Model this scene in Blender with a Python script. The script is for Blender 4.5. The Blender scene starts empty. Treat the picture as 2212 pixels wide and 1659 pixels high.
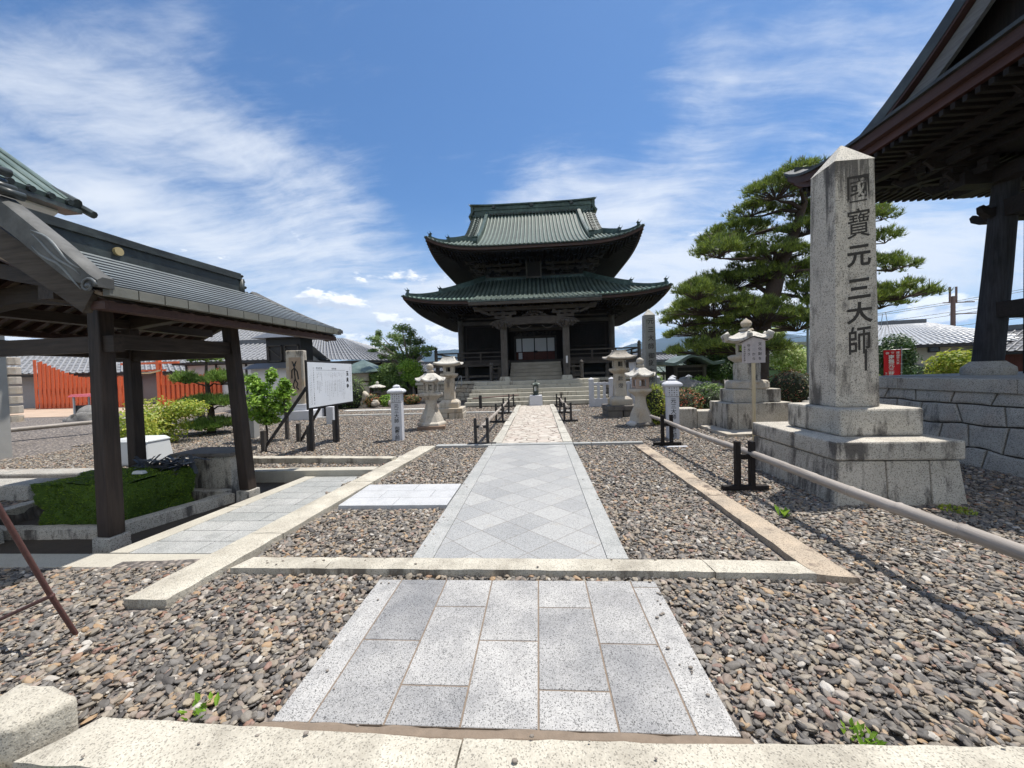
import bpy, bmesh, math, random
from mathutils import Vector, Matrix, noise
import numpy as np
R = math.radians
S = bpy.context.scene
COL = S.collection
rnd = random.Random(7)

# ------------------------------------------------------------------ camera
YAW, PIT, ROL = R(3.919), R(-1.624), R(-1.735)
_f = Vector((-math.sin(YAW), math.cos(YAW), 0)); _r = Vector((math.cos(YAW), math.sin(YAW), 0)); _u = Vector((0, 0, 1))
_f2 = _f*math.cos(PIT) + _u*math.sin(PIT); _u2 = -_f*math.sin(PIT) + _u*math.cos(PIT)
_r3 = _r*math.cos(ROL) + _u2*math.sin(ROL); _u3 = -_r*math.sin(ROL) + _u2*math.cos(ROL)
cam = bpy.data.objects.new('camera', bpy.data.cameras.new('camera')); COL.objects.link(cam)
cam.matrix_world = Matrix(((_r3.x, _u3.x, -_f2.x, 0), (_r3.y, _u3.y, -_f2.y, 0), (_r3.z, _u3.z, -_f2.z, 1.5), (0, 0, 0, 1)))
cam.data.sensor_width = 36; cam.data.lens = 36*831/2212
cam.data.clip_start = 0.05; cam.data.clip_end = 12000
S.camera = cam

# ------------------------------------------------------------------ light
SUN = Vector((0.27, 0.20, 1.0)).normalized()
EL = math.asin(SUN.z); AZ = math.atan2(SUN.x, SUN.y)
sun = bpy.data.objects.new('sun', bpy.data.lights.new('sun', 'SUN')); COL.objects.link(sun)
sun.data.energy = 4.8; sun.data.angle = R(0.53); sun.data.color = (1.0, 0.95, 0.88)
sun.rotation_euler = SUN.to_track_quat('Z', 'Y').to_euler(); sun.location = (0, 0, 50)
S.view_settings.view_transform = 'Standard'; S.view_settings.look = 'None'
S.view_settings.exposure = 0.45; S.view_settings.gamma = 1
S.cycles.use_denoising = True
S.cycles.max_bounces = 7; S.cycles.diffuse_bounces = 4; S.cycles.glossy_bounces = 2
S.cycles.transparent_max_bounces = 8; S.cycles.transmission_bounces = 2
S.cycles.adaptive_threshold = 0.02
W = bpy.data.worlds.new('World'); S.world = W; W.use_nodes = True

class NT:
    """small helper to write node trees"""
    def __init__(s, t): s.t = t; s.n = t.nodes; s.l = t.links
    def add(s, typ, ins=None, **kw):
        n = s.n.new(typ)
        for k, v in kw.items(): setattr(n, k, v)
        for k, v in (ins or {}).items():
            i = n.inputs[k]
            if isinstance(v, bpy.types.NodeSocket): s.l.new(v, i)
            else: i.default_value = v
        return n
    def m(s, op, a, b=0.0, c=0.0, clamp=False):
        n = s.n.new('ShaderNodeMath'); n.operation = op; n.use_clamp = clamp
        for i, v in enumerate((a, b, c)):
            if isinstance(v, bpy.types.NodeSocket): s.l.new(v, n.inputs[i])
            else: n.inputs[i].default_value = v
        return n.outputs[0]
    def vm(s, op, a, b=(0, 0, 0), sc=None):
        n = s.n.new('ShaderNodeVectorMath'); n.operation = op
        for i, v in enumerate((a, b)):
            if isinstance(v, bpy.types.NodeSocket): s.l.new(v, n.inputs[i])
            else: n.inputs[i].default_value = v
        if sc is not None: n.inputs['Scale'].default_value = sc
        return n.outputs['Value'] if op in ('DOT_PRODUCT', 'LENGTH', 'DISTANCE') else n.outputs[0]
    def noise(s, vec, scale, det=4, rough=0.55, dist=0.0, out=0):
        n = s.add('ShaderNodeTexNoise', {'Vector': vec, 'Scale': scale, 'Detail': det, 'Roughness': rough, 'Distortion': dist})
        return n.outputs[out]
    def ramp(s, fac, stops, interp='LINEAR'):
        n = s.n.new('ShaderNodeValToRGB'); s.l.new(fac, n.inputs[0]); cr = n.color_ramp; cr.interpolation = interp
        while len(cr.elements) < len(stops): cr.elements.new(0.5)
        for e, (p, c) in zip(cr.elements, stops):
            e.position = p; e.color = (c, c, c, 1) if not hasattr(c, '__len__') else (c[0], c[1], c[2], 1)
        return n.outputs[0]
    def mr(s, v, a, b, c=0.0, d=1.0, smooth=False):
        n = s.n.new('ShaderNodeMapRange'); n.interpolation_type = 'SMOOTHSTEP' if smooth else 'LINEAR'
        s.l.new(v, n.inputs[0])
        for i, x in zip((1, 2, 3, 4), (a, b, c, d)): n.inputs[i].default_value = x
        return n.outputs[0]
    def mix(s, f, a, b, blend='MIX'):
        n = s.n.new('ShaderNodeMix'); n.data_type = 'RGBA'; n.blend_type = blend
        for k, v in ((0, f), (6, a), (7, b)):
            if isinstance(v, bpy.types.NodeSocket): s.l.new(v, n.inputs[k])
            else: n.inputs[k].default_value = v if k == 0 else (v[0], v[1], v[2], 1)
        return n.outputs[2]
    def mapv(s, vec, scale=(1, 1, 1), rot=(0, 0, 0), loc=(0, 0, 0)):
        return s.add('ShaderNodeMapping', {'Vector': vec, 'Scale': scale, 'Rotation': rot, 'Location': loc}).outputs[0]

# sky with cirrus streaks, low cumulus and added fill cloud behind the camera
w = NT(W.node_tree); w.n.clear()
sky = w.add('ShaderNodeTexSky', sky_type='NISHITA'); sky.sun_disc = False; sky.sun_elevation = EL; sky.sun_rotation = AZ
sky.air_density = 1.0; sky.dust_density = 0.6; sky.ozone_density = 2.2
BLOBS = [(-50, 26, 15, 6.0, .30, -4), (-33, 25.5, 11, 5, .24, -14), (-42, 16, 17, 4.0, .34, -8), (-27, 18, 9, 3.4, .24, 0), (-32, 7, 28, 5.0, .34, 0), (-8, 9, 14, 6, .34, 0), (3, 25, 9, 5, .32, 0), (15, 21, 11, 5, .36, 12), (8, 14, 18, 4, .26, 0), (33, 15, 14, 5, .25, 5),
         (40, 27, 12, 10, .20, 40), (24, 33, 8, 8, .13, 40), (24, 8, 26, 5.5, .38, 0), (150, 35, 55, 32, .45, 0), (-150, 35, 55, 32, .45, 0), (100, 40, 30, 20, .3, 0), (-43, 36, 7, 2.5, .10, 40), (44, 9, 16, 5, .20, 0), (-65, 12, 12, 8, .20, 0)]  # wide patches outside the frame are unseen cloud, added to brighten shaded fronts
CUMS = [(-23.6, 13.4, 4.2, 1.7, .36, 0), (-15.7, 13.2, 3.4, 1.7, .34, 0), (-31.2, 10.0, 4.8, 1.6, .34, 0), (20, 9.2, 4, 1.8, .20, 0), (-12, 7, 8, 2, .10, 0), (-28, 6.5, 8, 1.8, .12, 0), (16, 5, 8, 3, .14, 0), (44, 7, 10, 4, .14, 0), (-22.4, 33.3, .5, .3, .0, 0)]
STR = 38
hs = w.mix(1.0, sky.outputs[0], (0.62, 0.87, 1.10), 'MULTIPLY')
d = w.add('ShaderNodeTexCoord').outputs['Generated']
sx = w.add('ShaderNodeSeparateXYZ', {0: d})
zc = w.m('MAXIMUM', sx.outputs[2], 0.0)
azim = w.m('ARCTAN2', sx.outputs[0], sx.outputs[1]); elev = w.m('ARCSINE', sx.outputs[2])
k = w.m('DIVIDE', 1.0, w.m('ADD', zc, 0.22))
p = w.add('ShaderNodeCombineXYZ', {0: w.m('MULTIPLY', sx.outputs[0], k), 1: w.m('MULTIPLY', sx.outputs[1], k), 2: 0.0}).outputs[0]
wob = w.vm('SCALE', w.vm('SUBTRACT', w.noise(p, 1.1, 3, 0.5, out=1), (0.5, 0.5, 0.5)), sc=0.45)
p2 = w.vm('ADD', p, wob)
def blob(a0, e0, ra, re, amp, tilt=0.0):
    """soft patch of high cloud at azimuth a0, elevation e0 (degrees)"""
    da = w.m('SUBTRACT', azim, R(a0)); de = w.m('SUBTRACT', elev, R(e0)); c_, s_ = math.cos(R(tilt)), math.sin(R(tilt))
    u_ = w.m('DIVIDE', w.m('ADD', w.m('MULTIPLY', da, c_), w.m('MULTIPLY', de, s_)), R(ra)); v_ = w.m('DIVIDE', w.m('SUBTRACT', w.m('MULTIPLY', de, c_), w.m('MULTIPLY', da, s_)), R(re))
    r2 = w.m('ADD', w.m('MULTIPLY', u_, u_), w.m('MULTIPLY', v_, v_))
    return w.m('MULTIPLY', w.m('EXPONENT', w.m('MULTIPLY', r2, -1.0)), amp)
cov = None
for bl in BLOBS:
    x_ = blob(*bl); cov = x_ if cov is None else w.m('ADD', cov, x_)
streak = w.noise(w.mapv(p2, scale=(0.8, 2.3, 1), rot=(0, 0, R(STR))), 1.7, 8, 0.62)
fine = w.noise(w.mapv(p2, scale=(1.3, 6.0, 1), rot=(0, 0, R(STR+12))), 2.6, 7, 0.66)
puff = w.noise(p2, 3.2, 8, 0.60)
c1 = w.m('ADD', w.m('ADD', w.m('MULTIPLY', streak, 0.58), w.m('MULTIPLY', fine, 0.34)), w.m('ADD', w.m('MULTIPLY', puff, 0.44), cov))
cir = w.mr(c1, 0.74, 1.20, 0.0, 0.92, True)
# cumulus near the horizon
q = w.add('ShaderNodeCombineXYZ', {0: azim, 1: w.m('MULTIPLY', sx.outputs[2], 2.3), 2: 0.3}).outputs[0]
cn = w.noise(q, 9.0, 10, 0.60)
band = w.ramp(sx.outputs[2], [(0.0, 1.0), (0.09, 0.80), (0.16, 0.35), (0.22, 0.0), (0.3, -0.0)])
cov2 = None
for bl in CUMS:
    x_ = blob(*bl); cov2 = x_ if cov2 is None else w.m('ADD', cov2, x_)
cum = w.mr(w.m('ADD', w.m('MULTIPLY', cn, 1.5), w.m('ADD', w.m('MULTIPLY', band, 0.20), cov2)), 0.985, 1.10, 0.0, 1.0, True)
cum = w.m('MULTIPLY', cum, w.mr(sx.outputs[2], 0.34, 0.28))
cshade = w.noise(w.vm('ADD', q, (0.01, 0.04, 0.0)), 9.0, 8, 0.55)
ccol = w.mix(w.mr(w.m('SUBTRACT', cshade, cn), -0.06, 0.06), (9.6, 9.7, 9.8), (5.6, 6.2, 7.2))
hz = w.mr(sx.outputs[2], 0.0, 0.42, 0.62, 0.0, True)
base = w.mix(hz, hs, (5.0, 6.2, 7.6))
c_ = w.mix(cir, base, w.mix(w.mr(w.m('ABSOLUTE', azim), R(75), R(115)), (7.2, 7.6, 8.2), (9.6, 9.5, 9.3)))  # unseen cloud towards the back is whiter, added as fill light
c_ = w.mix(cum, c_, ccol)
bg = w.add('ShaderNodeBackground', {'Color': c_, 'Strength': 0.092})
w.add('ShaderNodeOutputWorld', {'Surface': bg.outputs[0]})

# ------------------------------------------------------------------ materials
MATS = {}
def newmat(name):
    m = bpy.data.materials.new(name); m.use_nodes = True; t = NT(m.node_tree); t.n.clear()
    b = t.add('ShaderNodeBsdfPrincipled'); t.add('ShaderNodeOutputMaterial', {'Surface': b.outputs[0]})
    MATS[name] = m
    return m, t, b
def wpos(t): return t.add('ShaderNodeNewGeometry').outputs['Position']
def opos(t): return t.add('ShaderNodeTexCoord').outputs['Object']
def crystals(t, P, scale, dark=0.5, mid=0.82, bright=1.18):
    v = t.add('ShaderNodeTexVoronoi', {'Vector': P, 'Scale': scale, 'Randomness': 1.0})
    r = t.add('ShaderNodeTexWhiteNoise', {'Vector': v.outputs['Position']}, noise_dimensions='3D').outputs['Value']
    return t.ramp(r, [(0.0, dark), (0.13, mid), (0.30, 1.0), (0.85, bright)], 'CONSTANT')
def setbump(t, b, h, strength=0.4, dist=0.01):
    bp = t.add('ShaderNodeBump', {'Height': h, 'Strength': strength, 'Distance': dist}); t.l.new(bp.outputs[0], b.inputs['Normal'])
def plain(name, c, rough=0.7, metal=0.0, var=0.18, scale=6.0, bump=0.2):
    m, t, b = newmat(name); P = opos(t)
    n = t.noise(P, scale, 6, 0.6)
    col = t.mix(n, tuple(x*(1-var) for x in c), tuple(min(1, x*(1+var)) for x in c))
    t.l.new(col, b.inputs['Base Color']); b.inputs['Roughness'].default_value = rough; b.inputs['Metallic'].default_value = metal
    if bump: setbump(t, b, t.noise(P, scale*8, 4, 0.6), bump, 0.004)
    return m
def stone(name, c, c2=None, stain=0.0, speck=0.25, stain_col=(0.035, 0.033, 0.03), rough=0.82, bump=0.35, sscale=3.0, sp_scale=140, topstain=False, warm=None, topz=None):
    """granite: fine crystals, broad mottling and water stains that run downwards"""
    m, t, b = newmat(name); P = wpos(t); c2 = c2 or tuple(x*0.8 for x in c)
    mot = t.noise(P, 2.6, 6, 0.62)
    col = t.mix(t.mr(mot, 0.35, 0.68), c2, c)
    if warm: col = t.mix(t.mr(t.noise(t.vm('ADD', P, (7, 3, 1)), 1.7, 5, 0.6), 0.48, 0.72), col, warm)
    spc = crystals(t, P, sp_scale*1.5, max(.2, 1-speck*1.25), 1-speck*.35, 1+speck*.3)
    col = t.mix(1.0, col, spc, 'MULTIPLY')
    if stain:
        st = t.noise(t.mapv(P, scale=(1, 1, 0.22)), sscale*2, 7, 0.68)
        big = t.noise(t.vm('ADD', P, (5, 9, 2)), 1.4, 4, 0.55)
        f = t.mr(t.m('ADD', t.m('MULTIPLY', st, 0.6), t.m('MULTIPLY', big, 0.4)), 0.575-0.08*stain, 0.655-0.08*stain, 0, 0.85)
        nz = t.add('ShaderNodeSeparateXYZ', {0: t.add('ShaderNodeNewGeometry').outputs['True Normal']}).outputs[2]
        side = t.mr(nz, 0.4, 0.75, 1.0, 1.0 if topstain else 0.28)
        col = t.mix(t.m('MULTIPLY', f, side), col, stain_col)
        pit = t.noise(P, 23, 5, 0.75)
        col = t.mix(t.m('MULTIPLY', t.mr(pit, 0.60, 0.72), 0.55*min(1, stain+.3)), col, tuple(x*1.6 for x in stain_col))
    if topz:
        sp_ = t.add('ShaderNodeSeparateXYZ', {0: P}).outputs[2]
        sk = t.noise(t.mapv(P, scale=(7, 7, 0.35)), 1.3, 6, 0.65)
        f2 = t.mr(t.m('ADD', sk, t.mr(sp_, topz[0], topz[1], 0.0, 0.22)), 0.66, 0.74, 0, 0.85)
        col = t.mix(t.m('MULTIPLY', f2, side), col, stain_col)
    t.l.new(col, b.inputs['Base Color']); b.inputs['Roughness'].default_value = rough
    h = t.m('ADD', t.m('MULTIPLY', t.noise(P, 55, 4, 0.7), 0.6), t.m('MULTIPLY', t.noise(P, 9, 4, 0.6), 0.8))
    setbump(t, b, h, bump, 0.012)
    return m
def wood(name, c, c2, axis='z', rough=0.75, spec=0.3, grain=1.0):
    m, t, b = newmat(name); P = opos(t)
    sc = {'z': (14, 14, 1.0), 'x': (1.0, 14, 14), 'y': (14, 1.0, 14)}[axis]
    n = t.noise(t.mapv(P, scale=sc), 2.4*grain, 8, 0.65, 0.4)
    big = t.noise(P, 1.6, 4, 0.55)
    col = t.mix(t.mr(t.m('ADD', t.m('MULTIPLY', n, 0.6), t.m('MULTIPLY', big, 0.4)), 0.36, 0.64), c, c2)
    t.l.new(col, b.inputs['Base Color']); b.inputs['Roughness'].default_value = rough; b.inputs['Specular IOR Level'].default_value = spec
    setbump(t, b, n, 0.35, 0.006)
    return m
granite = stone('white_granite', (0.56, 0.55, 0.53), (0.47, 0.465, 0.46), speck=0.3, bump=0.12, sp_scale=190)
kerbm = stone('kerb_granite', (0.53, 0.495, 0.41), (0.36, 0.33, 0.27), stain=0.7, speck=0.36, sp_scale=125, bump=0.7, stain_col=(0.10, 0.085, 0.065))
kerbm2 = stone('stained_kerb_granite', (0.46, 0.37, 0.27), (0.31, 0.26, 0.20), stain=0.75, speck=0.4, sp_scale=110, bump=0.6, stain_col=(0.075, 0.05, 0.04), topstain=True)
cream = stone('cream_kerb', (0.45, 0.425, 0.355), (0.37, 0.345, 0.29), speck=0.2, bump=0.25)
stelem = stone('monument_granite', (0.54, 0.49, 0.41), (0.44, 0.40, 0.335), stain=0.75, speck=0.5, sp_scale=80, bump=0.6, stain_col=(0.060, 0.052, 0.045), sscale=2.0, topz=(2.6, 3.95))
basem = stone('monument_base_granite', (0.52, 0.48, 0.41), (0.40, 0.37, 0.31), stain=1.15, speck=0.45, sp_scale=85, bump=0.7, stain_col=(0.045, 0.038, 0.034))
lantm = stone('weathered_lantern_granite', (0.50, 0.46, 0.39), (0.40, 0.36, 0.30), stain=0.42, speck=0.3, stain_col=(0.10, 0.085, 0.07), bump=0.5, warm=(0.42, 0.33, 0.22))
lantd = stone('dark_pedestal_stone', (0.17, 0.155, 0.135), (0.11, 0.10, 0.09), stain=0.5, speck=0.3)
lantr = stone('lichen_roof_stone', (0.60, 0.57, 0.51), (0.46, 0.44, 0.39), stain=0.45, speck=0.3, stain_col=(0.09, 0.08, 0.07), bump=0.8, topstain=True)
wallm = stone('rampart_granite', (0.42, 0.40, 0.355), (0.31, 0.30, 0.27), stain=0.25, speck=0.45, sp_scale=90, bump=0.9, warm=(0.36, 0.31, 0.26))
ashl = stone('platform_ashlar', (0.47, 0.43, 0.35), (0.36, 0.33, 0.28), stain=0.4, speck=0.3, bump=0.8, warm=(0.42, 0.34, 0.24))
stepm = stone('step_granite', (0.47, 0.445, 0.37), (0.38, 0.36, 0.30), stain=0.4, speck=0.3, bump=0.5, stain_col=(0.13, 0.11, 0.085))
rockm = stone('garden_rock', (0.26, 0.25, 0.235), (0.15, 0.145, 0.135), stain=0.5, speck=0.3, bump=1.0, topstain=True)
joint = plain('dark_joint', (0.06, 0.053, 0.045), 0.95)
bluegr = stone('pale_marker_granite', (0.56, 0.57, 0.60), (0.50, 0.51, 0.54), speck=0.16, bump=0.08, sp_scale=220)
inkm = plain('black_lettering', (0.012, 0.012, 0.012), 0.8, var=0.1, bump=0)
carvem = plain('carved_lettering', (0.045, 0.040, 0.034), 0.95, var=0.35, scale=12, bump=0.4)  # flat dark glyphs, shade of the cut strokes put into the colour
carve2 = plain('shallow_carved_lettering', (0.12, 0.11, 0.10), 0.95, var=0.3, scale=12, bump=0.3)  # paler tone, again painting the shade of cut strokes
greyink = plain('grey_print', (0.06, 0.062, 0.07), 0.8, var=0.1, bump=0)
fadeink = plain('faded_lettering', (0.36, 0.34, 0.33), 0.8, var=0.1, bump=0)
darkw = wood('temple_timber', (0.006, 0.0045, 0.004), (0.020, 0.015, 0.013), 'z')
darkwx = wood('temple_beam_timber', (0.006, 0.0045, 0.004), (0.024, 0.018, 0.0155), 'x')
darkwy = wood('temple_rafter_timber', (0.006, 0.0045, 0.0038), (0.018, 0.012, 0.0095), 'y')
greyw = wood('silvered_timber', (0.032, 0.028, 0.0245), (0.105, 0.094, 0.083), 'z')
greywx = wood('silvered_boards', (0.024, 0.020, 0.0175), (0.082, 0.070, 0.060), 'x')
brownf = wood('brown_eave_board', (0.035, 0.018, 0.014), (0.070, 0.036, 0.027), 'x', rough=0.55)
pavw = wood('pavilion_timber', (0.011, 0.0075, 0.006), (0.050, 0.035, 0.027), 'z', rough=0.55)
pavwy = wood('pavilion_beam_timber', (0.014, 0.010, 0.0075), (0.055, 0.040, 0.031), 'y', rough=0.6)
palew = wood('pale_ceiling_boards', (0.16, 0.12, 0.085), (0.26, 0.20, 0.14), 'y')
newwood = wood('fresh_wood_post', (0.46, 0.37, 0.22), (0.62, 0.52, 0.35), 'z')
signwood = wood('sign_board_wood', (0.40, 0.36, 0.36), (0.52, 0.47, 0.46), 'z')
reddoor = wood('red_brown_door', (0.07, 0.024, 0.018), (0.12, 0.045, 0.032), 'z')
blackw = plain('black_painted_wood', (0.018, 0.016, 0.016), 0.55)
pipem = plain('rusty_maroon_pipe', (0.085, 0.035, 0.03), 0.6, var=0.45, scale=30, bump=0.6)
bamboo = wood('grey_bamboo', (0.20, 0.175, 0.15), (0.38, 0.34, 0.30), 'y', rough=0.5)
whitep = plain('white_plaster', (0.66, 0.655, 0.65), 0.9, var=0.05, bump=0.1)
creamp = plain('cream_plaster', (0.50, 0.45, 0.37), 0.9, var=0.08, bump=0.1)
whiteb = plain('white_board', (0.64, 0.67, 0.71), 0.4, var=0.02, bump=0)
papr = plain('shoji_paper', (0.52, 0.53, 0.54), 0.8, var=0.04, bump=0)
verm = plain('vermilion_paint', (0.62, 0.125, 0.04), 0.6, var=0.25, bump=0.05)
redcl = plain('red_banner_cloth', (0.60, 0.012, 0.02), 0.8, var=0.1, bump=0)
whitecl = plain('white_print', (0.8, 0.8, 0.8), 0.8, var=0.03, bump=0)
pinkr = plain('pink_sheet', (0.62, 0.13, 0.16), 0.4, var=0.1)
whplast = plain('white_plastic', (0.60, 0.62, 0.62), 0.35, var=0.05, bump=0)
greypl = plain('grey_concrete', (0.30, 0.295, 0.28), 0.9, var=0.22, scale=3)
glassd = plain('dark_window', (0.02, 0.024, 0.03), 0.12, var=0.1, bump=0)
metalg = plain('galvanised_pole', (0.30, 0.31, 0.32), 0.4, 0.6, bump=0)
brownp = plain('brown_pole', (0.16, 0.10, 0.08), 0.7)
bronze = plain('dark_bronze', (0.06, 0.075, 0.065), 0.5, 0.5, var=0.3)
clothd = plain('dark_plastic_sheet', (0.05, 0.055, 0.06), 0.5, var=0.4, scale=20)
wirem = plain('wire', (0.03, 0.03, 0.03), 0.6, bump=0)
greenb = plain('grey_green_siding', (0.25, 0.33, 0.31), 0.7)
carm = plain('black_car_paint', (0.012, 0.012, 0.016), 0.2, bump=0)
tyrem = plain('tyre_rubber', (0.02, 0.02, 0.02), 0.8)
tilem = plain('grey_roof_tile', (0.24, 0.245, 0.255), 0.42, var=0.4, scale=5, bump=0.3)
tiled = plain('dark_roof_tile', (0.10, 0.105, 0.115), 0.4, var=0.35, scale=5)
barkm = plain('pine_bark', (0.065, 0.045, 0.036), 0.95, var=0.5, scale=14, bump=1.0)
barkg = plain('grey_bark', (0.16, 0.14, 0.12), 0.95, var=0.4, scale=12, bump=0.8)
dirt = plain('sandy_soil', (0.40, 0.30, 0.22), 0.98, var=0.35, scale=1.5, bump=0.8)
mortar = plain('brown_mortar', (0.20, 0.155, 0.115), 0.95, var=0.35, scale=20, bump=0.8)

def copper(name, c1, c2, c3, axis, rough=0.42, course=0.0):
    m, t, b = newmat(name); P = opos(t)
    sc = {'y': (9, 0.7, 0.7), 'x': (0.7, 9, 0.7), 'n': (2, 2, 2)}[axis]
    n = t.noise(t.mapv(P, scale=sc), 2.0, 7, 0.62); n2 = t.noise(P, 0.8, 5, 0.6)
    f = t.m('ADD', t.m('MULTIPLY', n, 0.6), t.m('MULTIPLY', n2, 0.4))
    col = t.ramp(f, [(0.34, c1), (0.50, c2), (0.66, c3)])
    if course:
        s = t.add('ShaderNodeSeparateXYZ', {0: P}).outputs[2]
        fr = t.m('FRACT', t.m('MULTIPLY', s, course))
        col = t.mix(t.mr(fr, 0.9, 0.97, 0, 0.45), col, tuple(x*0.4 for x in c1))
    t.l.new(col, b.inputs['Base Color']); b.inputs['Roughness'].default_value = rough; b.inputs['Specular IOR Level'].default_value = 0.35
    setbump(t, b, t.noise(P, 22, 4, 0.6), 0.25, 0.01)
    return m
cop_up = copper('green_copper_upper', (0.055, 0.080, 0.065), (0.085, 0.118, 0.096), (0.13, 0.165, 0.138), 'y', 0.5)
pan_up = copper('green_copper_pans', (0.026, 0.036, 0.030), (0.045, 0.060, 0.050), (0.075, 0.095, 0.08), 'y', 0.55)  # pans darkened to paint the shade in gaps between cover tiles
pan_lo = copper('dark_copper_pans', (0.010, 0.016, 0.013), (0.020, 0.032, 0.027), (0.05, 0.08, 0.068), 'y', 0.4)  # lower roof pans, gap shade painted into the darker copper
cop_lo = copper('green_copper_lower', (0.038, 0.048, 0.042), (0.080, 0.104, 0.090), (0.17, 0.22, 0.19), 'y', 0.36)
cop_rg = copper('green_copper_ridge', (0.018, 0.030, 0.025), (0.040, 0.068, 0.057), (0.09, 0.14, 0.12), 'n', 0.4)
cop_dk = copper('dark_copper', (0.018, 0.020, 0.019), (0.034, 0.038, 0.036), (0.065, 0.078, 0.073), 'n', 0.4)
cop_pv = copper('blue_grey_copper', (0.11, 0.125, 0.13), (0.17, 0.19, 0.195), (0.26, 0.29, 0.29), 'y', 0.38)
cop_fa = copper('grey_copper_fascia', (0.10, 0.10, 0.085), (0.14, 0.14, 0.12), (0.19, 0.19, 0.165), 'y', 0.5)
cop_ht = copper('pale_green_copper', (0.07, 0.10, 0.09), (0.11, 0.15, 0.135), (0.17, 0.21, 0.19), 'n', 0.4)

def foliage(name, c1, c2, c3, rough=0.5, trans=0.25):
    m, t, b = newmat(name)
    g = t.add('ShaderNodeNewGeometry')
    n = t.noise(g.outputs['Position'], 2.2, 3, 0.6)
    f = t.m('ADD', t.m('MULTIPLY', n, 0.6), t.m('MULTIPLY', g.outputs['Random Per Island'], 0.4))
    col = t.ramp(f, [(0.30, c1), (0.50, c2), (0.72, c3)])
    t.l.new(col, b.inputs['Base Color']); b.inputs['Roughness'].default_value = rough
    if trans:
        tr = t.add('ShaderNodeBsdfTranslucent', {'Color': col})
        mx = t.add('ShaderNodeMixShader', {0: trans, 1: b.outputs[0], 2: tr.outputs[0]})
        out = [x for x in t.n if x.type == 'OUTPUT_MATERIAL'][0]; t.l.new(mx.outputs[0], out.inputs[0])
    return m
pinef = foliage('pine_needles', (0.06, 0.095, 0.024), (0.15, 0.21, 0.034), (0.34, 0.42, 0.07), trans=0.2)
pinef2 = foliage('young_pine_needles', (0.09, 0.17, 0.03), (0.18, 0.30, 0.05), (0.34, 0.45, 0.11), trans=0.25)
leafd = foliage('dark_leaves', (0.03, 0.065, 0.02), (0.06, 0.115, 0.03), (0.11, 0.17, 0.045))
leafg = foliage('tree_leaves', (0.065, 0.12, 0.03), (0.13, 0.22, 0.045), (0.25, 0.35, 0.085), trans=.35)
leafb = foliage('bright_leaves', (0.11, 0.22, 0.02), (0.21, 0.38, 0.035), (0.38, 0.55, 0.08), trans=0.35)
leafy = foliage('yellow_green_leaves', (0.20, 0.30, 0.03), (0.34, 0.42, 0.05), (0.50, 0.46, 0.08), trans=0.4)
leafr = foliage('red_tipped_leaves', (0.04, 0.08, 0.02), (0.10, 0.11, 0.03), (0.28, 0.06, 0.045), trans=0.2)
leafo = foliage('orange_azalea', (0.05, 0.10, 0.02), (0.12, 0.15, 0.03), (0.48, 0.10, 0.05), trans=0.2)
leafw = foliage('cream_flowering_leaves', (0.20, 0.32, 0.06), (0.42, 0.50, 0.16), (0.72, 0.72, 0.42), trans=0.35)
grassm = foliage('grass_blades', (0.12, 0.20, 0.03), (0.20, 0.30, 0.05), (0.32, 0.38, 0.08), trans=0.3)
mossm = foliage('moss_tufts', (0.05, 0.10, 0.006), (0.11, 0.19, 0.012), (0.22, 0.33, 0.03), rough=0.9, trans=0.15)

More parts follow.
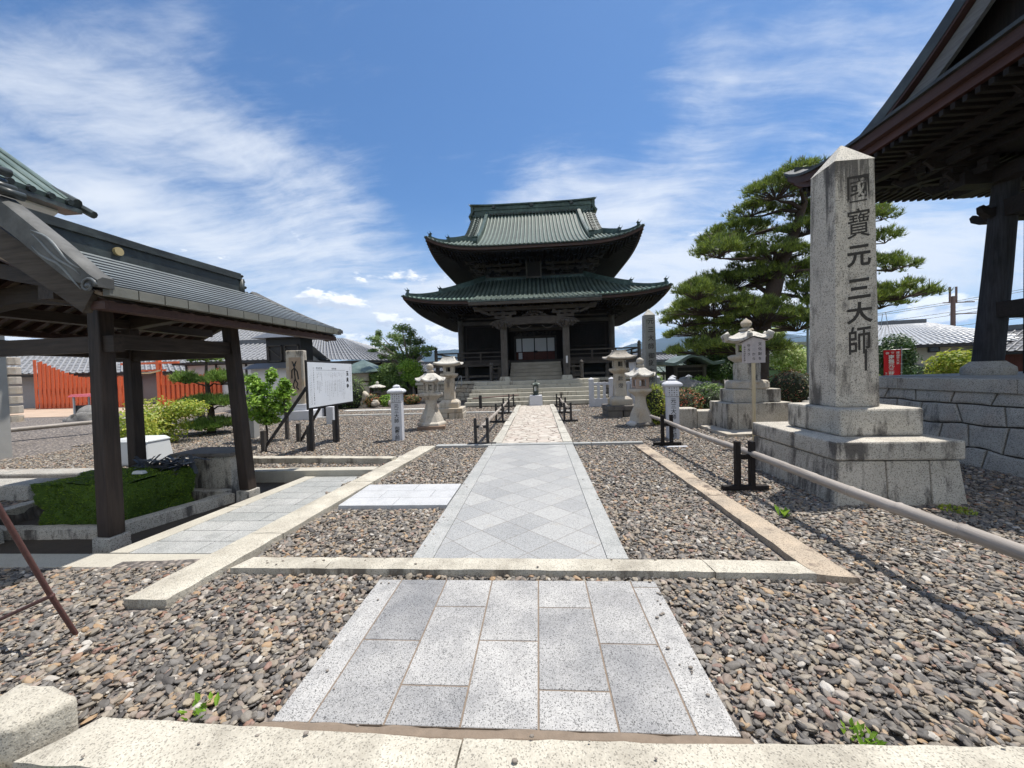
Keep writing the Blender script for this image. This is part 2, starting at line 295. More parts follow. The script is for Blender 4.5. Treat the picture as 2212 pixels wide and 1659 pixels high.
# ------------------------------------------------------------------ mesh builder
SPLIT = {'upper_purlin', 'gable_roof_edge', 'verge', 'verge_moulding', 'barge_board', 'tie_beam', 'cross_beam', 'porch_post', 'veranda_post', 'rope_swag', 'gable_wall', 'post', 'rail', 'insulator_post', 'lintel', 'side_post', 'column', 'upper_beam', 'leg', 'platform_top', 'coping', 'baluster', 'end_post', 'pedestal', 'plinth', 'base_slab', 'lower_base', 'corner_ridge', 'step_stringer', 'beam', 'crossarm', 'platform_wall_block', 'curled_roof_corner', 'main_ridge_piece'}
class MB:
    def __init__(s): s.v = []; s.f = []
    def quad(s, *ps):
        i = len(s.v); s.v += [tuple(p) for p in ps]; s.f.append(tuple(range(i, i+len(ps)))); return s
    def box(s, x0, x1, y0, y1, z0, z1):
        return s.frus(x0, x1, y0, y1, z0, x0, x1, y0, y1, z1)
    def cbox(s, cx, cy, z0, z1, hx, hy=None):
        hy = hx if hy is None else hy
        return s.box(cx-hx, cx+hx, cy-hy, cy+hy, z0, z1)
    def frus(s, x0, x1, y0, y1, z0, X0, X1, Y0, Y1, z1):
        i = len(s.v)
        s.v += [(x0, y0, z0), (x1, y0, z0), (x1, y1, z0), (x0, y1, z0), (X0, Y0, z1), (X1, Y0, z1), (X1, Y1, z1), (X0, Y1, z1)]
        s.f += [tuple(i+j for j in q) for q in ((3, 2, 1, 0), (4, 5, 6, 7), (0, 1, 5, 4), (1, 2, 6, 5), (2, 3, 7, 6), (3, 0, 4, 7))]
        return s
    def bar(s, a, b, w, h, up=(0, 0, 1)):
        """box beam from a to b, width w (sideways), height h"""
        a = Vector(a); b = Vector(b); d_ = (b-a).normalized(); u = Vector(up)
        sd = d_.cross(u)
        if sd.length < 1e-4: sd = d_.cross(Vector((1, 0, 0)))
        sd.normalize(); u = sd.cross(d_)
        i = len(s.v)
        for c in (a, b):
            for (m_, n_) in ((-1, -1), (1, -1), (1, 1), (-1, 1)): s.v.append(tuple(c+sd*m_*w/2+u*n_*h/2))
        s.f += [tuple(i+j for j in q) for q in ((3, 2, 1, 0), (4, 5, 6, 7), (0, 1, 5, 4), (1, 2, 6, 5), (2, 3, 7, 6), (3, 0, 4, 7))]
        return s
    def sweep(s, pts, w, h, up=(0, 0, 1), dz=0.0):
        """rectangular section swept along a path"""
        pts = [Vector(p) for p in pts]; i0 = len(s.v); n = len(pts)
        for j, p in enumerate(pts):
            t_ = (pts[min(j+1, n-1)]-pts[max(j-1, 0)]).normalized(); sd = t_.cross(Vector(up)).normalized(); u = sd.cross(t_)
            ww = w[j] if hasattr(w, '__len__') else w; hh = h[j] if hasattr(h, '__len__') else h
            for (m_, n_) in ((-1, -1), (1, -1), (1, 1), (-1, 1)): s.v.append(tuple(p+sd*m_*ww/2+u*(n_*hh/2+dz)))
        for j in range(n-1):
            a = i0+4*j
            for q_ in range(4): s.f.append((a+q_, a+(q_+1) % 4, a+4+(q_+1) % 4, a+4+q_))
        s.f += [(i0+3, i0+2, i0+1, i0), (i0+4*n-4, i0+4*n-3, i0+4*n-2, i0+4*n-1)]
        return s
    def tube(s, pts, r, n=8, cap=True):
        pts = [Vector(p) for p in pts]; i0 = len(s.v); m_ = len(pts)
        ref = Vector((0.13, 0.31, 0.94))
        for j, p in enumerate(pts):
            t_ = (pts[min(j+1, m_-1)]-pts[max(j-1, 0)]).normalized()
            a = t_.cross(ref)
            if a.length < 0.05: a = t_.cross(Vector((1, 0, 0)))
            a.normalize(); b = t_.cross(a); rr = r[j] if hasattr(r, '__len__') else r
            for q_ in range(n):
                an = 2*math.pi*q_/n; s.v.append(tuple(p+a*math.cos(an)*rr+b*math.sin(an)*rr))
        for j in range(m_-1):
            for q_ in range(n):
                a = i0+j*n+q_; b = i0+j*n+(q_+1) % n; s.f.append((a, b, b+n, a+n))
        if cap: s.f += [tuple(i0+q_ for q_ in range(n))[::-1], tuple(i0+(m_-1)*n+q_ for q_ in range(n))]
        return s
    def lathe(s, prof, n=16, c=(0, 0), rot=0.0, flat=None):
        """rings of (r, z); n-gon section. r is the apothem for few-sided sections"""
        i0 = len(s.v); kk = 1/math.cos(math.pi/n) if n <= 8 else 1
        for (r, z) in prof:
            for q_ in range(n):
                an = rot+2*math.pi*q_/n; s.v.append((c[0]+math.cos(an)*r*kk, c[1]+math.sin(an)*r*kk, z))
        for j in range(len(prof)-1):
            for q_ in range(n):
                a = i0+j*n+q_; b = i0+j*n+(q_+1) % n; s.f.append((a, b, b+n, a+n))
        s.f += [tuple(i0+q_ for q_ in range(n))[::-1], tuple(i0+(len(prof)-1)*n+q_ for q_ in range(n))]
        return s
    def proof(s, n, prof, c=(0, 0), rot=0.0, seg=6):
        """polygonal roof: prof = (apothem, z, corner lift); sides subdivided so that corners sweep up"""
        i0 = len(s.v); N = n*seg
        for (r, z, L) in prof:
            for q_ in range(N):
                k_, f = divmod(q_, seg); f /= seg
                a0 = rot+2*math.pi*k_/n; a1 = rot+2*math.pi*(k_+1)/n; rr = r/math.cos(math.pi/n)
                x = math.cos(a0)*(1-f)+math.cos(a1)*f; y = math.sin(a0)*(1-f)+math.sin(a1)*f
                ed = abs(2*f-1)**3
                s.v.append((c[0]+x*rr*(1+0.03*ed*(L > 0)), c[1]+y*rr*(1+0.03*ed*(L > 0)), z+L*ed))
        for j in range(len(prof)-1):
            for q_ in range(N):
                a = i0+j*N+q_; b = i0+j*N+(q_+1) % N; s.f.append((a, b, b+N, a+N))
        s.f += [tuple(i0+q_ for q_ in range(N))[::-1], tuple(i0+(len(prof)-1)*N+q_ for q_ in range(N))]
        return s
    def prism(s, poly, fn, t0, t1):
        """polygon (a, b) swept from t0 to t1 through fn(a, b, t) -> xyz"""
        i0 = len(s.v); n = len(poly)
        for t_ in (t0, t1): s.v += [tuple(fn(a, b, t_)) for a, b in poly]
        s.f += [tuple(i0+j for j in range(n))[::-1], tuple(i0+n+j for j in range(n))]
        for j in range(n): s.f.append((i0+j, i0+(j+1) % n, i0+n+(j+1) % n, i0+n+j))
        return s
    def grid(s, fn, nu, nv, keep=None):
        i0 = len(s.v)
        for a in range(nu+1):
            for b in range(nv+1): s.v.append(tuple(fn(a/nu, b/nv)))
        for a in range(nu):
            for b in range(nv):
                q_ = i0+a*(nv+1)+b; s.f.append((q_, q_+nv+1, q_+nv+2, q_+1))
        return s
    def ball(s, c, r, n=12, m_=8, sq=(1, 1, 1)):
        i0 = len(s.v)
        for a in range(m_+1):
            th = math.pi*a/m_
            for b in range(n):
                ph = 2*math.pi*b/n
                s.v.append((c[0]+r*sq[0]*math.sin(th)*math.cos(ph), c[1]+r*sq[1]*math.sin(th)*math.sin(ph), c[2]+r*sq[2]*math.cos(th)))
        for a in range(m_):
            for b in range(n):
                x = i0+a*n+b; y = i0+a*n+(b+1) % n; s.f.append((x, x+n, y+n, y))
        return s
    def rock(s, c, r, sq=(1, 1, 0.7), seed=0, n=18, m_=12, amp=0.28, cut=None):
        i0 = len(s.v); s.ball(c, r, n, m_, sq)
        for i in range(i0, len(s.v)):
            v = Vector(s.v[i]); d_ = v-Vector(c); nn = noise.fractal(d_/r*1.1+Vector((seed*3.1, seed*1.7, 0)), 1.0, 2.0, 3)
            f = 1+amp*nn; v = Vector(c)+d_*f
            s.v[i] = tuple(v)
        return s
    def xf(s, M_):
        s.v = [tuple(M_ @ Vector(v)) for v in s.v]; return s
    def pieces(s):
        par = list(range(len(s.v)))
        def find(a):
            while par[a] != a: par[a] = par[par[a]]; a = par[a]
            return a
        for f in s.f:
            r0 = find(f[0])
            for q_ in f[1:]: par[find(q_)] = r0
        gr = {}
        for f in s.f: gr.setdefault(find(f[0]), []).append(f)
        out = []
        for fs in gr.values():
            m_ = MB(); mp = {}
            for f in fs:
                for q_ in f:
                    if q_ not in mp: mp[q_] = len(m_.v); m_.v.append(s.v[q_])
                m_.f.append(tuple(mp[q_] for q_ in f))
            out.append(m_)
        return out
    def build(s, name, mat, parent=None, bevel=0, smooth=False, rough=0.0, seg=2, recalc=True):
        if parent is not None and name in SPLIT:
            ps = s.pieces()
            if 1 < len(ps) <= 30: return [p_.build('\u200b'+name, mat, parent, bevel, smooth, rough, seg, recalc) for p_ in ps][0]
        name = name.replace('\u200b', '')
        me = bpy.data.meshes.new(name); me.from_pydata(s.v, [], s.f); me.update()
        bm = bmesh.new(); bm.from_mesh(me)
        if recalc:
            bmesh.ops.remove_doubles(bm, verts=bm.verts, dist=0.00005)
            bmesh.ops.recalc_face_normals(bm, faces=bm.faces)
        bm.to_mesh(me); bm.free()
        mats = mat if isinstance(mat, (list, tuple)) else [mat]
        for m_ in mats: me.materials.append(m_)
        o = bpy.data.objects.new(name, me); COL.objects.link(o)
        if parent is not None: o.parent = parent
        if smooth:
            me.shade_smooth()
            if smooth != 'all': me.set_sharp_from_angle(angle=R(38))
        if bevel:
            md = o.modifiers.new('bevel', 'BEVEL'); md.width = bevel; md.segments = seg; md.limit_method = 'ANGLE'; md.angle_limit = R(35)
        return o
def tag(o, label=None, cat=None, group=None, kind=None):
    if label: o['label'] = label
    if cat: o['category'] = cat
    if group: o['group'] = group
    if kind: o['kind'] = kind
    return o
def thing(name, label, cat, loc=(0, 0, 0), rz=0.0, group=None):
    o = bpy.data.objects.new(name, None); COL.objects.link(o); o.location = loc; o.rotation_euler = (0, 0, rz)
    o.empty_display_size = 0.2
    return tag(o, label, cat, group)
def structure(o): o['kind'] = 'structure'; return o
def dup(root, loc, rz, label, group=None, scale=None):
    r = root.copy(); COL.objects.link(r); r.location = loc; r.rotation_euler = (0, 0, rz); r['label'] = label
    if group: r['group'] = group
    if scale: r.scale = scale
    for ch in list(root.children):
        c = ch.copy(); COL.objects.link(c); c.parent = r
        for g in list(ch.children):
            dd = g.copy(); COL.objects.link(dd); dd.parent = c
    return r

# ------------------------------------------------------------------ lettering
_tc = {}
def char_mesh(ch, off):
    key = (ch, off)
    if key not in _tc:
        c = bpy.data.curves.new('glyph', 'FONT'); c.body = ch; c.align_x = 'CENTER'; c.offset = off; c.size = 1; c.resolution_u = 3
        o = bpy.data.objects.new('glyph', c); COL.objects.link(o)
        me = bpy.data.meshes.new_from_object(o.evaluated_get(bpy.context.evaluated_depsgraph_get()))
        vs = [tuple(v.co) for v in me.vertices]; fs = [tuple(f.vertices) for f in me.polygons]
        bpy.data.objects.remove(o); bpy.data.curves.remove(c); bpy.data.meshes.remove(me)
        if vs:
            cx = (min(v[0] for v in vs)+max(v[0] for v in vs))/2; cy = (min(v[1] for v in vs)+max(v[1] for v in vs))/2
            full = ch >= '\u4e00'
            cyy = cy if full else 0.36
            vs = [(v[0]-cx, v[1]-cyy) for v in vs]
        _tc[key] = (vs, fs)
    return _tc[key]
def glyph(mb, ch, pos, sx_, sz_, right, up, off=0.0, taper=0.0):
    vs, fs = char_mesh(ch, off); i0 = len(mb.v); pos = Vector(pos); right = Vector(right); up = Vector(up)
    for v in vs: mb.v.append(tuple(pos+right*v[0]*sx_+up*(v[1]+v[0]*taper)*sz_))
    mb.f += [tuple(i0+j for j in f) for f in fs]
def column(mb, text, top, size, step, right=(1, 0, 0), up=(0, 0, 1), off=0.0, sx_=None):
    p_ = Vector(top)
    for ch in text:
        if ch != ' ': glyph(mb, ch, p_, sx_ or size, size, right, up, off)
        p_ = p_-Vector(up)*step*(0.5 if ch == ' ' else 1)
    return mb

# ================================================================== GROUND
GZ = -0.055
m, t, b = newmat('gravel_ground'); P = wpos(t)
vo = t.add('ShaderNodeTexVoronoi', {'Vector': t.mapv(P, scale=(1, 1, 0.3)), 'Scale': 22.0, 'Randomness': 1.0})
wn = t.add('ShaderNodeTexWhiteNoise', {'Vector': vo.outputs['Position']}, noise_dimensions='3D').outputs['Value']
gc = t.ramp(wn, [(0.0, (0.085, 0.077, 0.07)), (0.3, (0.17, 0.15, 0.135)), (0.6, (0.24, 0.21, 0.185)), (0.85, (0.31, 0.26, 0.215)), (1.0, (0.40, 0.355, 0.31))])
gc = t.mix(t.mr(vo.outputs['Distance'], 0.30, 0.65, 0, 0.8), gc, (0.035, 0.033, 0.032))
gc = t.mix(t.mr(t.noise(P, 0.35, 4), 0.35, 0.7, 0, 0.35), gc, (0.19, 0.16, 0.14))
t.l.new(gc, b.inputs['Base Color']); b.inputs['Roughness'].default_value = 0.85
setbump(t, b, t.m('SUBTRACT', 1.0, vo.outputs['Distance']), 0.9, 0.03)
gravelm = MATS['gravel_ground']
m, t, b = newmat('far_land'); P = wpos(t)
fc = t.ramp(t.noise(P, 0.02, 5), [(0.35, (0.10, 0.14, 0.05)), (0.5, (0.18, 0.20, 0.09)), (0.65, (0.30, 0.27, 0.20))])
t.l.new(fc, b.inputs['Base Color']); b.inputs['Roughness'].default_value = 0.95
farm = MATS['far_land']
g = MB()
n = 64
for i in range(n):
    a0, a1 = 2*math.pi*i/n, 2*math.pi*(i+1)/n
    g.quad((0, 0, -0.5), (5000*math.cos(a0), 5000*math.sin(a0), -0.5), (5000*math.cos(a1), 5000*math.sin(a1), -0.5))
structure(g.build('ground', farm))
g = MB()      # temple yard: gravel base, with the raised strip along the left side
def yard_z(x, y):
    z = GZ
    if -6.6 < x < -2.85 and 3.2 < y < 6.2: z = -0.21
    elif x < -2.8 and y < 3.2: z = -0.055-0.05*min(1, (-2.8-x)/1.0)
    if x < -12: z += min(0.30, (-12-x)*0.12)
    return z
xs = [-60, -45, -34, -24, -17, -14.5, -13, -12, -10, -8.2, -6.62, -6.58, -5, -4.2, -3.4, -2.87, -2.83, 0, 4, 8, 14, 24, 40, 60]
ys = [-6, -2, 1, 3.18, 3.22, 6.18, 6.22, 8, 12, 18, 26, 40, 60]
for i in range(len(xs)-1):
    for j in range(len(ys)-1):
        xm, ym = (xs[i]+xs[i+1])/2, (ys[j]+ys[j+1])/2
        c = [(xs[i], ys[j]), (xs[i+1], ys[j]), (xs[i+1], ys[j+1]), (xs[i], ys[j+1])]
        e = 0.011
        g.quad(*[(x, y, yard_z(x+(e if x < xm else -e), y+(e if y < ym else -e))) for x, y in c])
structure(g.build('gravel_yard', gravelm))

# loose pebbles, scattered over the gravel with geometry nodes
PAVED = [(-1.24, 0.80, 1.2, 2.76), (-2.55, 2.15, 2.84, 3.08), (-1.09, 0.70, 3.0, 18.0), (-2.42, -1.0, 4.3, 5.22), (-9, 9, 0.9, 1.56)]
def pave(x, y):
    for a, b_, c, d_ in PAVED:
        if a < x < b_ and c < y < d_: return True
    if -2.95+0.07*(y-2.4) < x < -2.60+0.07*(y-2.4) and 2.4 < y < 7.95: return True
    if -9 < x < -2.9 and 3.05 < y < 6.25 and x > -6.6: return True
    if x > 6.15 and 2 < y < 8.6: return True
    if 1.92-0.013*(y-2.8) < x < 2.17-0.018*(y-2.8) and 2.8 < y < 7.8: return True
    if x < -12.4: return True
    return False
st = 0.08
def scatter_mesh(y0, y1, x0f, x1f, st):
    mb = MB(); y = y0
    while y < y1:
        x = x0f(y)
        while x < x1f(y):
            if not pave(x+st/2, y+st/2):
                z = yard_z(x+st/2, y+st/2)+0.004
                mb.quad((x, y, z), (x+st, y, z), (x+st, y+st, z), (x, y+st, z))
            x += st
        y += st
    return mb
def pebble_tree(name, dens, smin, smax, seed):
    gt = bpy.data.node_groups.new(name, 'GeometryNodeTree')
    gt.interface.new_socket('Geometry', in_out='INPUT', socket_type='NodeSocketGeometry')
    gt.interface.new_socket('Geometry', in_out='OUTPUT', socket_type='NodeSocketGeometry')
    N = gt.nodes; L = gt.links
    gi = N.new('NodeGroupInput'); go = N.new('NodeGroupOutput')
    ds = N.new('GeometryNodeDistributePointsOnFaces'); ds.inputs['Density'].default_value = dens; ds.inputs['Seed'].default_value = seed
    L.new(gi.outputs[0], ds.inputs['Mesh'])
    gti = N.new('GeometryNodeGeometryToInstance')
    for v in range(6):
        ico = N.new('GeometryNodeMeshIcoSphere'); ico.inputs['Radius'].default_value = 0.5; ico.inputs['Subdivisions'].default_value = 3 if dens > 800 else 2
        sp = N.new('GeometryNodeSetPosition'); L.new(ico.outputs[0], sp.inputs['Geometry'])
        ns = N.new('ShaderNodeTexNoise'); ns.noise_dimensions = '4D'; ns.inputs['W'].default_value = v*3.7+1; ns.inputs['Scale'].default_value = 1.6; ns.inputs['Detail'].default_value = 1.5
        sub = N.new('ShaderNodeVectorMath'); sub.operation = 'SUBTRACT'; L.new(ns.outputs['Color'], sub.inputs[0]); sub.inputs[1].default_value = (0.5, 0.5, 0.5)
        sc = N.new('ShaderNodeVectorMath'); sc.operation = 'SCALE'; L.new(sub.outputs[0], sc.inputs[0]); sc.inputs['Scale'].default_value = 0.75
        L.new(sc.outputs[0], sp.inputs['Offset'])
        tr = N.new('GeometryNodeTransform'); L.new(sp.outputs[0], tr.inputs['Geometry'])
        tr.inputs['Scale'].default_value = ((1.0, 0.72, 0.40), (1.15, 0.62, 0.34), (0.85, 0.78, 0.50), (1.25, 0.70, 0.28), (0.95, 0.9, 0.42), (1.05, 0.55, 0.45))[v]
        ss = N.new('GeometryNodeSetShadeSmooth'); L.new(tr.outputs[0], ss.inputs['Geometry'])
        L.new(ss.outputs[0], gti.inputs[0])
    ip = N.new('GeometryNodeInstanceOnPoints'); L.new(ds.outputs['Points'], ip.inputs['Points']); L.new(gti.outputs[0], ip.inputs['Instance'])
    ip.inputs['Pick Instance'].default_value = True
    ri = N.new('FunctionNodeRandomValue'); ri.data_type = 'INT'; ri.inputs[4].default_value = 0; ri.inputs[5].default_value = 5; L.new(ri.outputs[2], ip.inputs['Instance Index'])
    rr = N.new('FunctionNodeRandomValue'); rr.data_type = 'FLOAT_VECTOR'; rr.inputs[0].default_value = (-0.5, -0.5, 0); rr.inputs[1].default_value = (0.5, 0.5, 6.283); rr.inputs['Seed'].default_value = 5
    L.new(rr.outputs[0], ip.inputs['Rotation'])
    rs = N.new('FunctionNodeRandomValue'); rs.data_type = 'FLOAT'; rs.inputs[2].default_value = 0.0; rs.inputs[3].default_value = 1.0; rs.inputs['Seed'].default_value = 9
    pw = N.new('ShaderNodeMath'); pw.operation = 'POWER'; L.new(rs.outputs[1], pw.inputs[0]); pw.inputs[1].default_value = 2.2
    mp = N.new('ShaderNodeMapRange'); L.new(pw.outputs[0], mp.inputs[0]); mp.inputs[3].default_value = smin; mp.inputs[4].default_value = smax
    L.new(mp.outputs[0], ip.inputs['Scale'])
    off = N.new('GeometryNodeTranslateInstances'); L.new(ip.outputs[0], off.inputs[0])
    ro = N.new('FunctionNodeRandomValue'); ro.data_type = 'FLOAT_VECTOR'; ro.inputs[0].default_value = (0, 0, 0.0); ro.inputs[1].default_value = (0, 0, 0.018); ro.inputs['Seed'].default_value = 13
    L.new(ro.outputs[0], off.inputs['Translation']); off.inputs['Local Space'].default_value = False
    sm = N.new('GeometryNodeSetMaterial'); sm.inputs['Material'].default_value = pebm; L.new(off.outputs[0], sm.inputs['Geometry'])
    L.new(sm.outputs[0], go.inputs[0])
    return gt
pebm, t, b = newmat('river_pebbles')
oi = t.add('ShaderNodeObjectInfo').outputs['Random']
pc = t.ramp(oi, [(0.0, (0.070, 0.063, 0.058)), (0.10, (0.105, 0.097, 0.089)), (0.25, (0.150, 0.135, 0.117)), (0.40, (0.175, 0.163, 0.150)), (0.55, (0.245, 0.207, 0.155)),
                 (0.70, (0.215, 0.170, 0.140)), (0.81, (0.305, 0.270, 0.215)), (0.89, (0.33, 0.225, 0.13)), (0.92, (0.22, 0.125, 0.095)), (0.965, (0.35, 0.32, 0.275)), (1.0, (0.46, 0.43, 0.385))])
pn = t.noise(opos(t), 60, 4, 0.7)
pc = t.mix(1.0, pc, t.ramp(pn, [(0.3, 0.75), (0.7, 1.22)]), 'MULTIPLY')
t.l.new(pc, b.inputs['Base Color']); b.inputs['Roughness'].default_value = 0.62; b.inputs['Specular IOR Level'].default_value = 0.35
setbump(t, b, pn, 0.25, 0.003)
for nm, y0, y1, x0f, x1f, s_, dens, a_, b2, seed in (
        ('pebbles', 0.95, 4.6, lambda y: max(-5.8, -2.4-1.75*y), lambda y: min(6.9, 2.0+1.6*y), 0.08, 1900, 0.018, 0.066, 1),
        ('pebbles', 4.6, 9.0, lambda y: max(-11.5, -2-1.75*y), lambda y: min(8.0, 2.0+1.2*y), 0.10, 1150, 0.024, 0.066, 2),
        ('pebbles', 9.0, 18.0, lambda y: -12.0, lambda y: 6.0, 0.20, 600, 0.030, 0.075, 3)):
    o = scatter_mesh(y0, y1, x0f, x1f, s_).build(nm, gravelm)
    md = o.modifiers.new('scatter', 'NODES'); md.node_group = pebble_tree(nm+str(seed), dens, a_, b2, seed)
    tag(o, kind='stuff')

def rough_kerb(mb, p0, p1, p2, p3, z0, z1, seg=14, amp=0.0045, seed=0):
    """kerb stone on the quad p0 p1 (near, left to right) p2 p3 (far), with hand-dressed top and edges"""
    P0, P1, P2, P3 = [Vector((p[0], p[1], 0)) for p in (p0, p1, p2, p3)]
    L_ = max((P1-P0).length, (P2-P1).length); wide = (P1-P0).length > (P2-P1).length
    nu, nv = (max(4, int(L_/0.07)), 4) if wide else (4, max(4, int(L_/0.07)))
    def fn(u, v):
        a = P0.lerp(P1, u); b_ = P3.lerp(P2, u); p_ = a.lerp(b_, v)
        e = min(u, 1-u, v, 1-v) < 0.001
        n_ = noise.noise(Vector((p_.x*7+seed, p_.y*7, seed)))
        z = z1+amp*n_-(0.010 if e else 0)
        if e: p_ = p_+Vector((noise.noise(Vector((p_.x*9, p_.y*9, 5+seed))), noise.noise(Vector((p_.x*9, p_.y*9, 9+seed))), 0))*amp*1.4
        return (p_.x, p_.y, z)
    i0 = len(mb.v); mb.grid(fn, nu, nv)
    ring = [(i, 0) for i in range(nu+1)]+[(nu, j) for j in range(1, nv+1)]+[(i, nv) for i in range(nu-1, -1, -1)]+[(0, j) for j in range(nv-1, 0, -1)]
    idx = [i0+i*(nv+1)+j for i, j in ring]
    k0 = len(mb.v)
    for i_ in idx:
        x, y, z = mb.v[i_]; mb.v.append((x, y, z0))
    n_ = len(idx)
    for a in range(n_): mb.f.append((idx[a], k0+a, k0+(a+1) % n_, idx[(a+1) % n_]))
# near slab walk ------------------------------------------------------------
def slabs(name, rects, top, thick, mat, bev=0.003, rzfn=None, vary=0.0, seed=1):
    """a set of slabs as one pavement; every slab keeps its own tone through a face attribute"""
    mb = MB(); rr = random.Random(seed); tones = []
    for r_ in rects:
        x0, x1, y0, y1 = r_[:4]; n0 = len(mb.f)
        dz = rr.uniform(-vary, vary)
        mb.box(x0, x1, y0, y1, top-thick, top+dz)
        tones += [r_[4] if len(r_) > 4 else rr.random()]*(len(mb.f)-n0)
    o = mb.build(name, mat, recalc=False, bevel=bev)
    at = o.data.attributes.new('tone', 'FLOAT', 'FACE'); at.data.foreach_set('value', tones)
    return structure(o)
def tonestone(name, dark, light, speck=0.6, sp_scale=115, bump=0.12, mid=None):
    m, t, b = newmat(name); P = wpos(t)
    at = t.add('ShaderNodeAttribute', attribute_name='tone').outputs['Fac']
    n = t.noise(P, 1.9, 5, 0.6)
    f = t.m('ADD', t.m('MULTIPLY', at, 0.55), t.mr(n, 0.36, 0.64, -0.05, 0.5))
    col = t.mix(f, dark, light)
    col = t.mix(1.0, col, crystals(t, P, sp_scale*2.0, max(.2, 1-speck*1.0), 1-speck*.32, 1+speck*.28), 'MULTIPLY')
    dirtn = t.noise(t.vm('ADD', P, (3, 3, 3)), 5, 6, 0.7)
    col = t.mix(t.mr(dirtn, 0.50, 0.72, 0, 0.5), col, tuple(x*0.62 for x in dark))
    t.l.new(col, b.inputs['Base Color']); b.inputs['Roughness'].default_value = 0.7
    setbump(t, b, t.noise(P, 70, 4, 0.7), bump, 0.006)
    return m
slabm = tonestone('polished_granite_slab', (0.19, 0.192, 0.196), (0.42, 0.41, 0.39), speck=.7)
slabm2 = tonestone('grey_granite_slab', (0.27, 0.28, 0.27), (0.38, 0.38, 0.365))
jj = 0.004
cols = [(-1.22, -1.045, []), (-1.045, -0.71, [2.10]), (-0.71, -0.375, [1.79, 2.42]), (-0.375, -0.04, [2.11]), (-0.04, 0.295, [1.78, 2.42]), (0.295, 0.61, [2.10]), (0.61, 0.785, [2.66])]
tn = {(1, 0): .25, (1, 1): 0.0, (2, 0): .15, (2, 1): .75, (2, 2): .85, (3, 0): .95, (3, 1): .75, (4, 0): .9, (4, 1): .35, (4, 2): .8, (5, 0): .3, (5, 1): .6, (0, 0): 1.0, (6, 0): .9, (6, 1): .55}
rects = []
for ci, (x0, x1, cuts) in enumerate(cols):
    yy = [1.572]+cuts+[2.74]
    for k_ in range(len(yy)-1): rects.append((x0+jj, x1-jj, yy[k_]+jj, yy[k_+1]-jj, tn.get((ci, k_), 0.6)))
slabs('path', rects, 0.0, 0.06, slabm)
mb = MB().box(-1.215, 0.78, 1.575, 2.735, -0.06, -0.0035); structure(mb.build('path_joints', mortar))
mb = MB(); rough_kerb(mb, (-1.42, 1.500), (0.85, 1.515), (0.80, 1.571), (-1.235, 1.571), -0.06, 0.008, amp=0.010, seed=4.4)
structure(mb.build('path_mortar', mortar))

# middle walk: bordered lozenge paving ---------------------------------------
m, t, b = newmat('lozenge_paving'); P = wpos(t)
rp = t.mapv(P, rot=(0, 0, R(45)), scale=(3.1, 3.1, 1), loc=(0.2, 0.35, 0))
s_ = t.add('ShaderNodeSeparateXYZ', {0: rp})
fx, fy = t.m('FRACT', s_.outputs[0]), t.m('FRACT', s_.outputs[1])
cell = t.add('ShaderNodeCombineXYZ', {0: t.m('FLOOR', s_.outputs[0]), 1: t.m('FLOOR', s_.outputs[1]), 2: 0.0}).outputs[0]
wn = t.add('ShaderNodeTexWhiteNoise', {'Vector': cell}, noise_dimensions='3D').outputs['Value']
edge = t.m('MINIMUM', t.m('MINIMUM', fx, t.m('SUBTRACT', 1.0, fx)), t.m('MINIMUM', fy, t.m('SUBTRACT', 1.0, fy)))
cc = t.ramp(wn, [(0.0, (0.255, 0.26, 0.26)), (0.3, (0.29, 0.295, 0.293)), (0.65, (0.325, 0.327, 0.32)), (1.0, (0.375, 0.375, 0.362))])
cc = t.mix(t.mr(t.noise(P, 1.6, 5), 0.35, 0.7, 0, 0.55), cc, (0.36, 0.36, 0.35))
cc = t.mix(t.mr(t.noise(t.vm('ADD', P, (4, 1, 0)), 3.5, 7, 0.72), 0.60, 0.74, 0, 0.5), cc, (0.34, 0.29, 0.22))
cc = t.mix(1.0, cc, crystals(t, P, 210, .5, .82, 1.15), 'MULTIPLY')
cc = t.mix(t.mr(edge, 0.006, 0.014, 0.75, 0.0), cc, (0.14, 0.12, 0.10))
t.l.new(cc, b.inputs['Base Color']); b.inputs['Roughness'].default_value = 0.65
setbump(t, b, t.m('ADD', t.mr(edge, 0.0, 0.012), t.m('MULTIPLY', t.noise(P, 60, 3, 0.7), 0.1)), 0.35, 0.006)
structure(MB().box(-0.90, 0.505, 3.06, 7.93, -0.06, 0.0).build('path', MATS['lozenge_paving']))
rects = [(-1.075, -0.904, 3.06, 4.7, .9), (-1.075, -0.904, 4.704, 6.3, .75), (-1.07, -0.904, 6.304, 7.93, .8), (0.509, 0.675, 3.06, 4.9, .9), (0.509, 0.675, 4.904, 6.6, .95), (0.509, 0.675, 6.604, 7.93, .85)]
slabs('path_border', rects, 0.004, 0.06, slabm2)
# far walk: flagstones between pale borders
m, t, b = newmat('flagstones'); P = wpos(t)
P_ = t.mapv(P, scale=(3.6, 5.2, 1))
P_ = t.vm('ADD', P_, t.vm('SCALE', t.noise(P, 2, 3, out=1), sc=0.25))
v1 = t.add('ShaderNodeTexVoronoi', {'Vector': P_, 'Scale': 1.1}, feature='DISTANCE_TO_EDGE').outputs['Distance']
v2 = t.add('ShaderNodeTexVoronoi', {'Vector': P_, 'Scale': 1.1})
wn = t.add('ShaderNodeTexWhiteNoise', {'Vector': v2.outputs['Position']}, noise_dimensions='3D').outputs['Value']
cc = t.ramp(wn, [(0.0, (0.38, 0.345, 0.295)), (0.4, (0.46, 0.425, 0.37)), (0.7, (0.42, 0.365, 0.315)), (1.0, (0.52, 0.485, 0.43))])
cc = t.mix(t.mr(t.noise(P, 4, 6, 0.7), 0.5, 0.7, 0, 0.5), cc, (0.34, 0.25, 0.20))
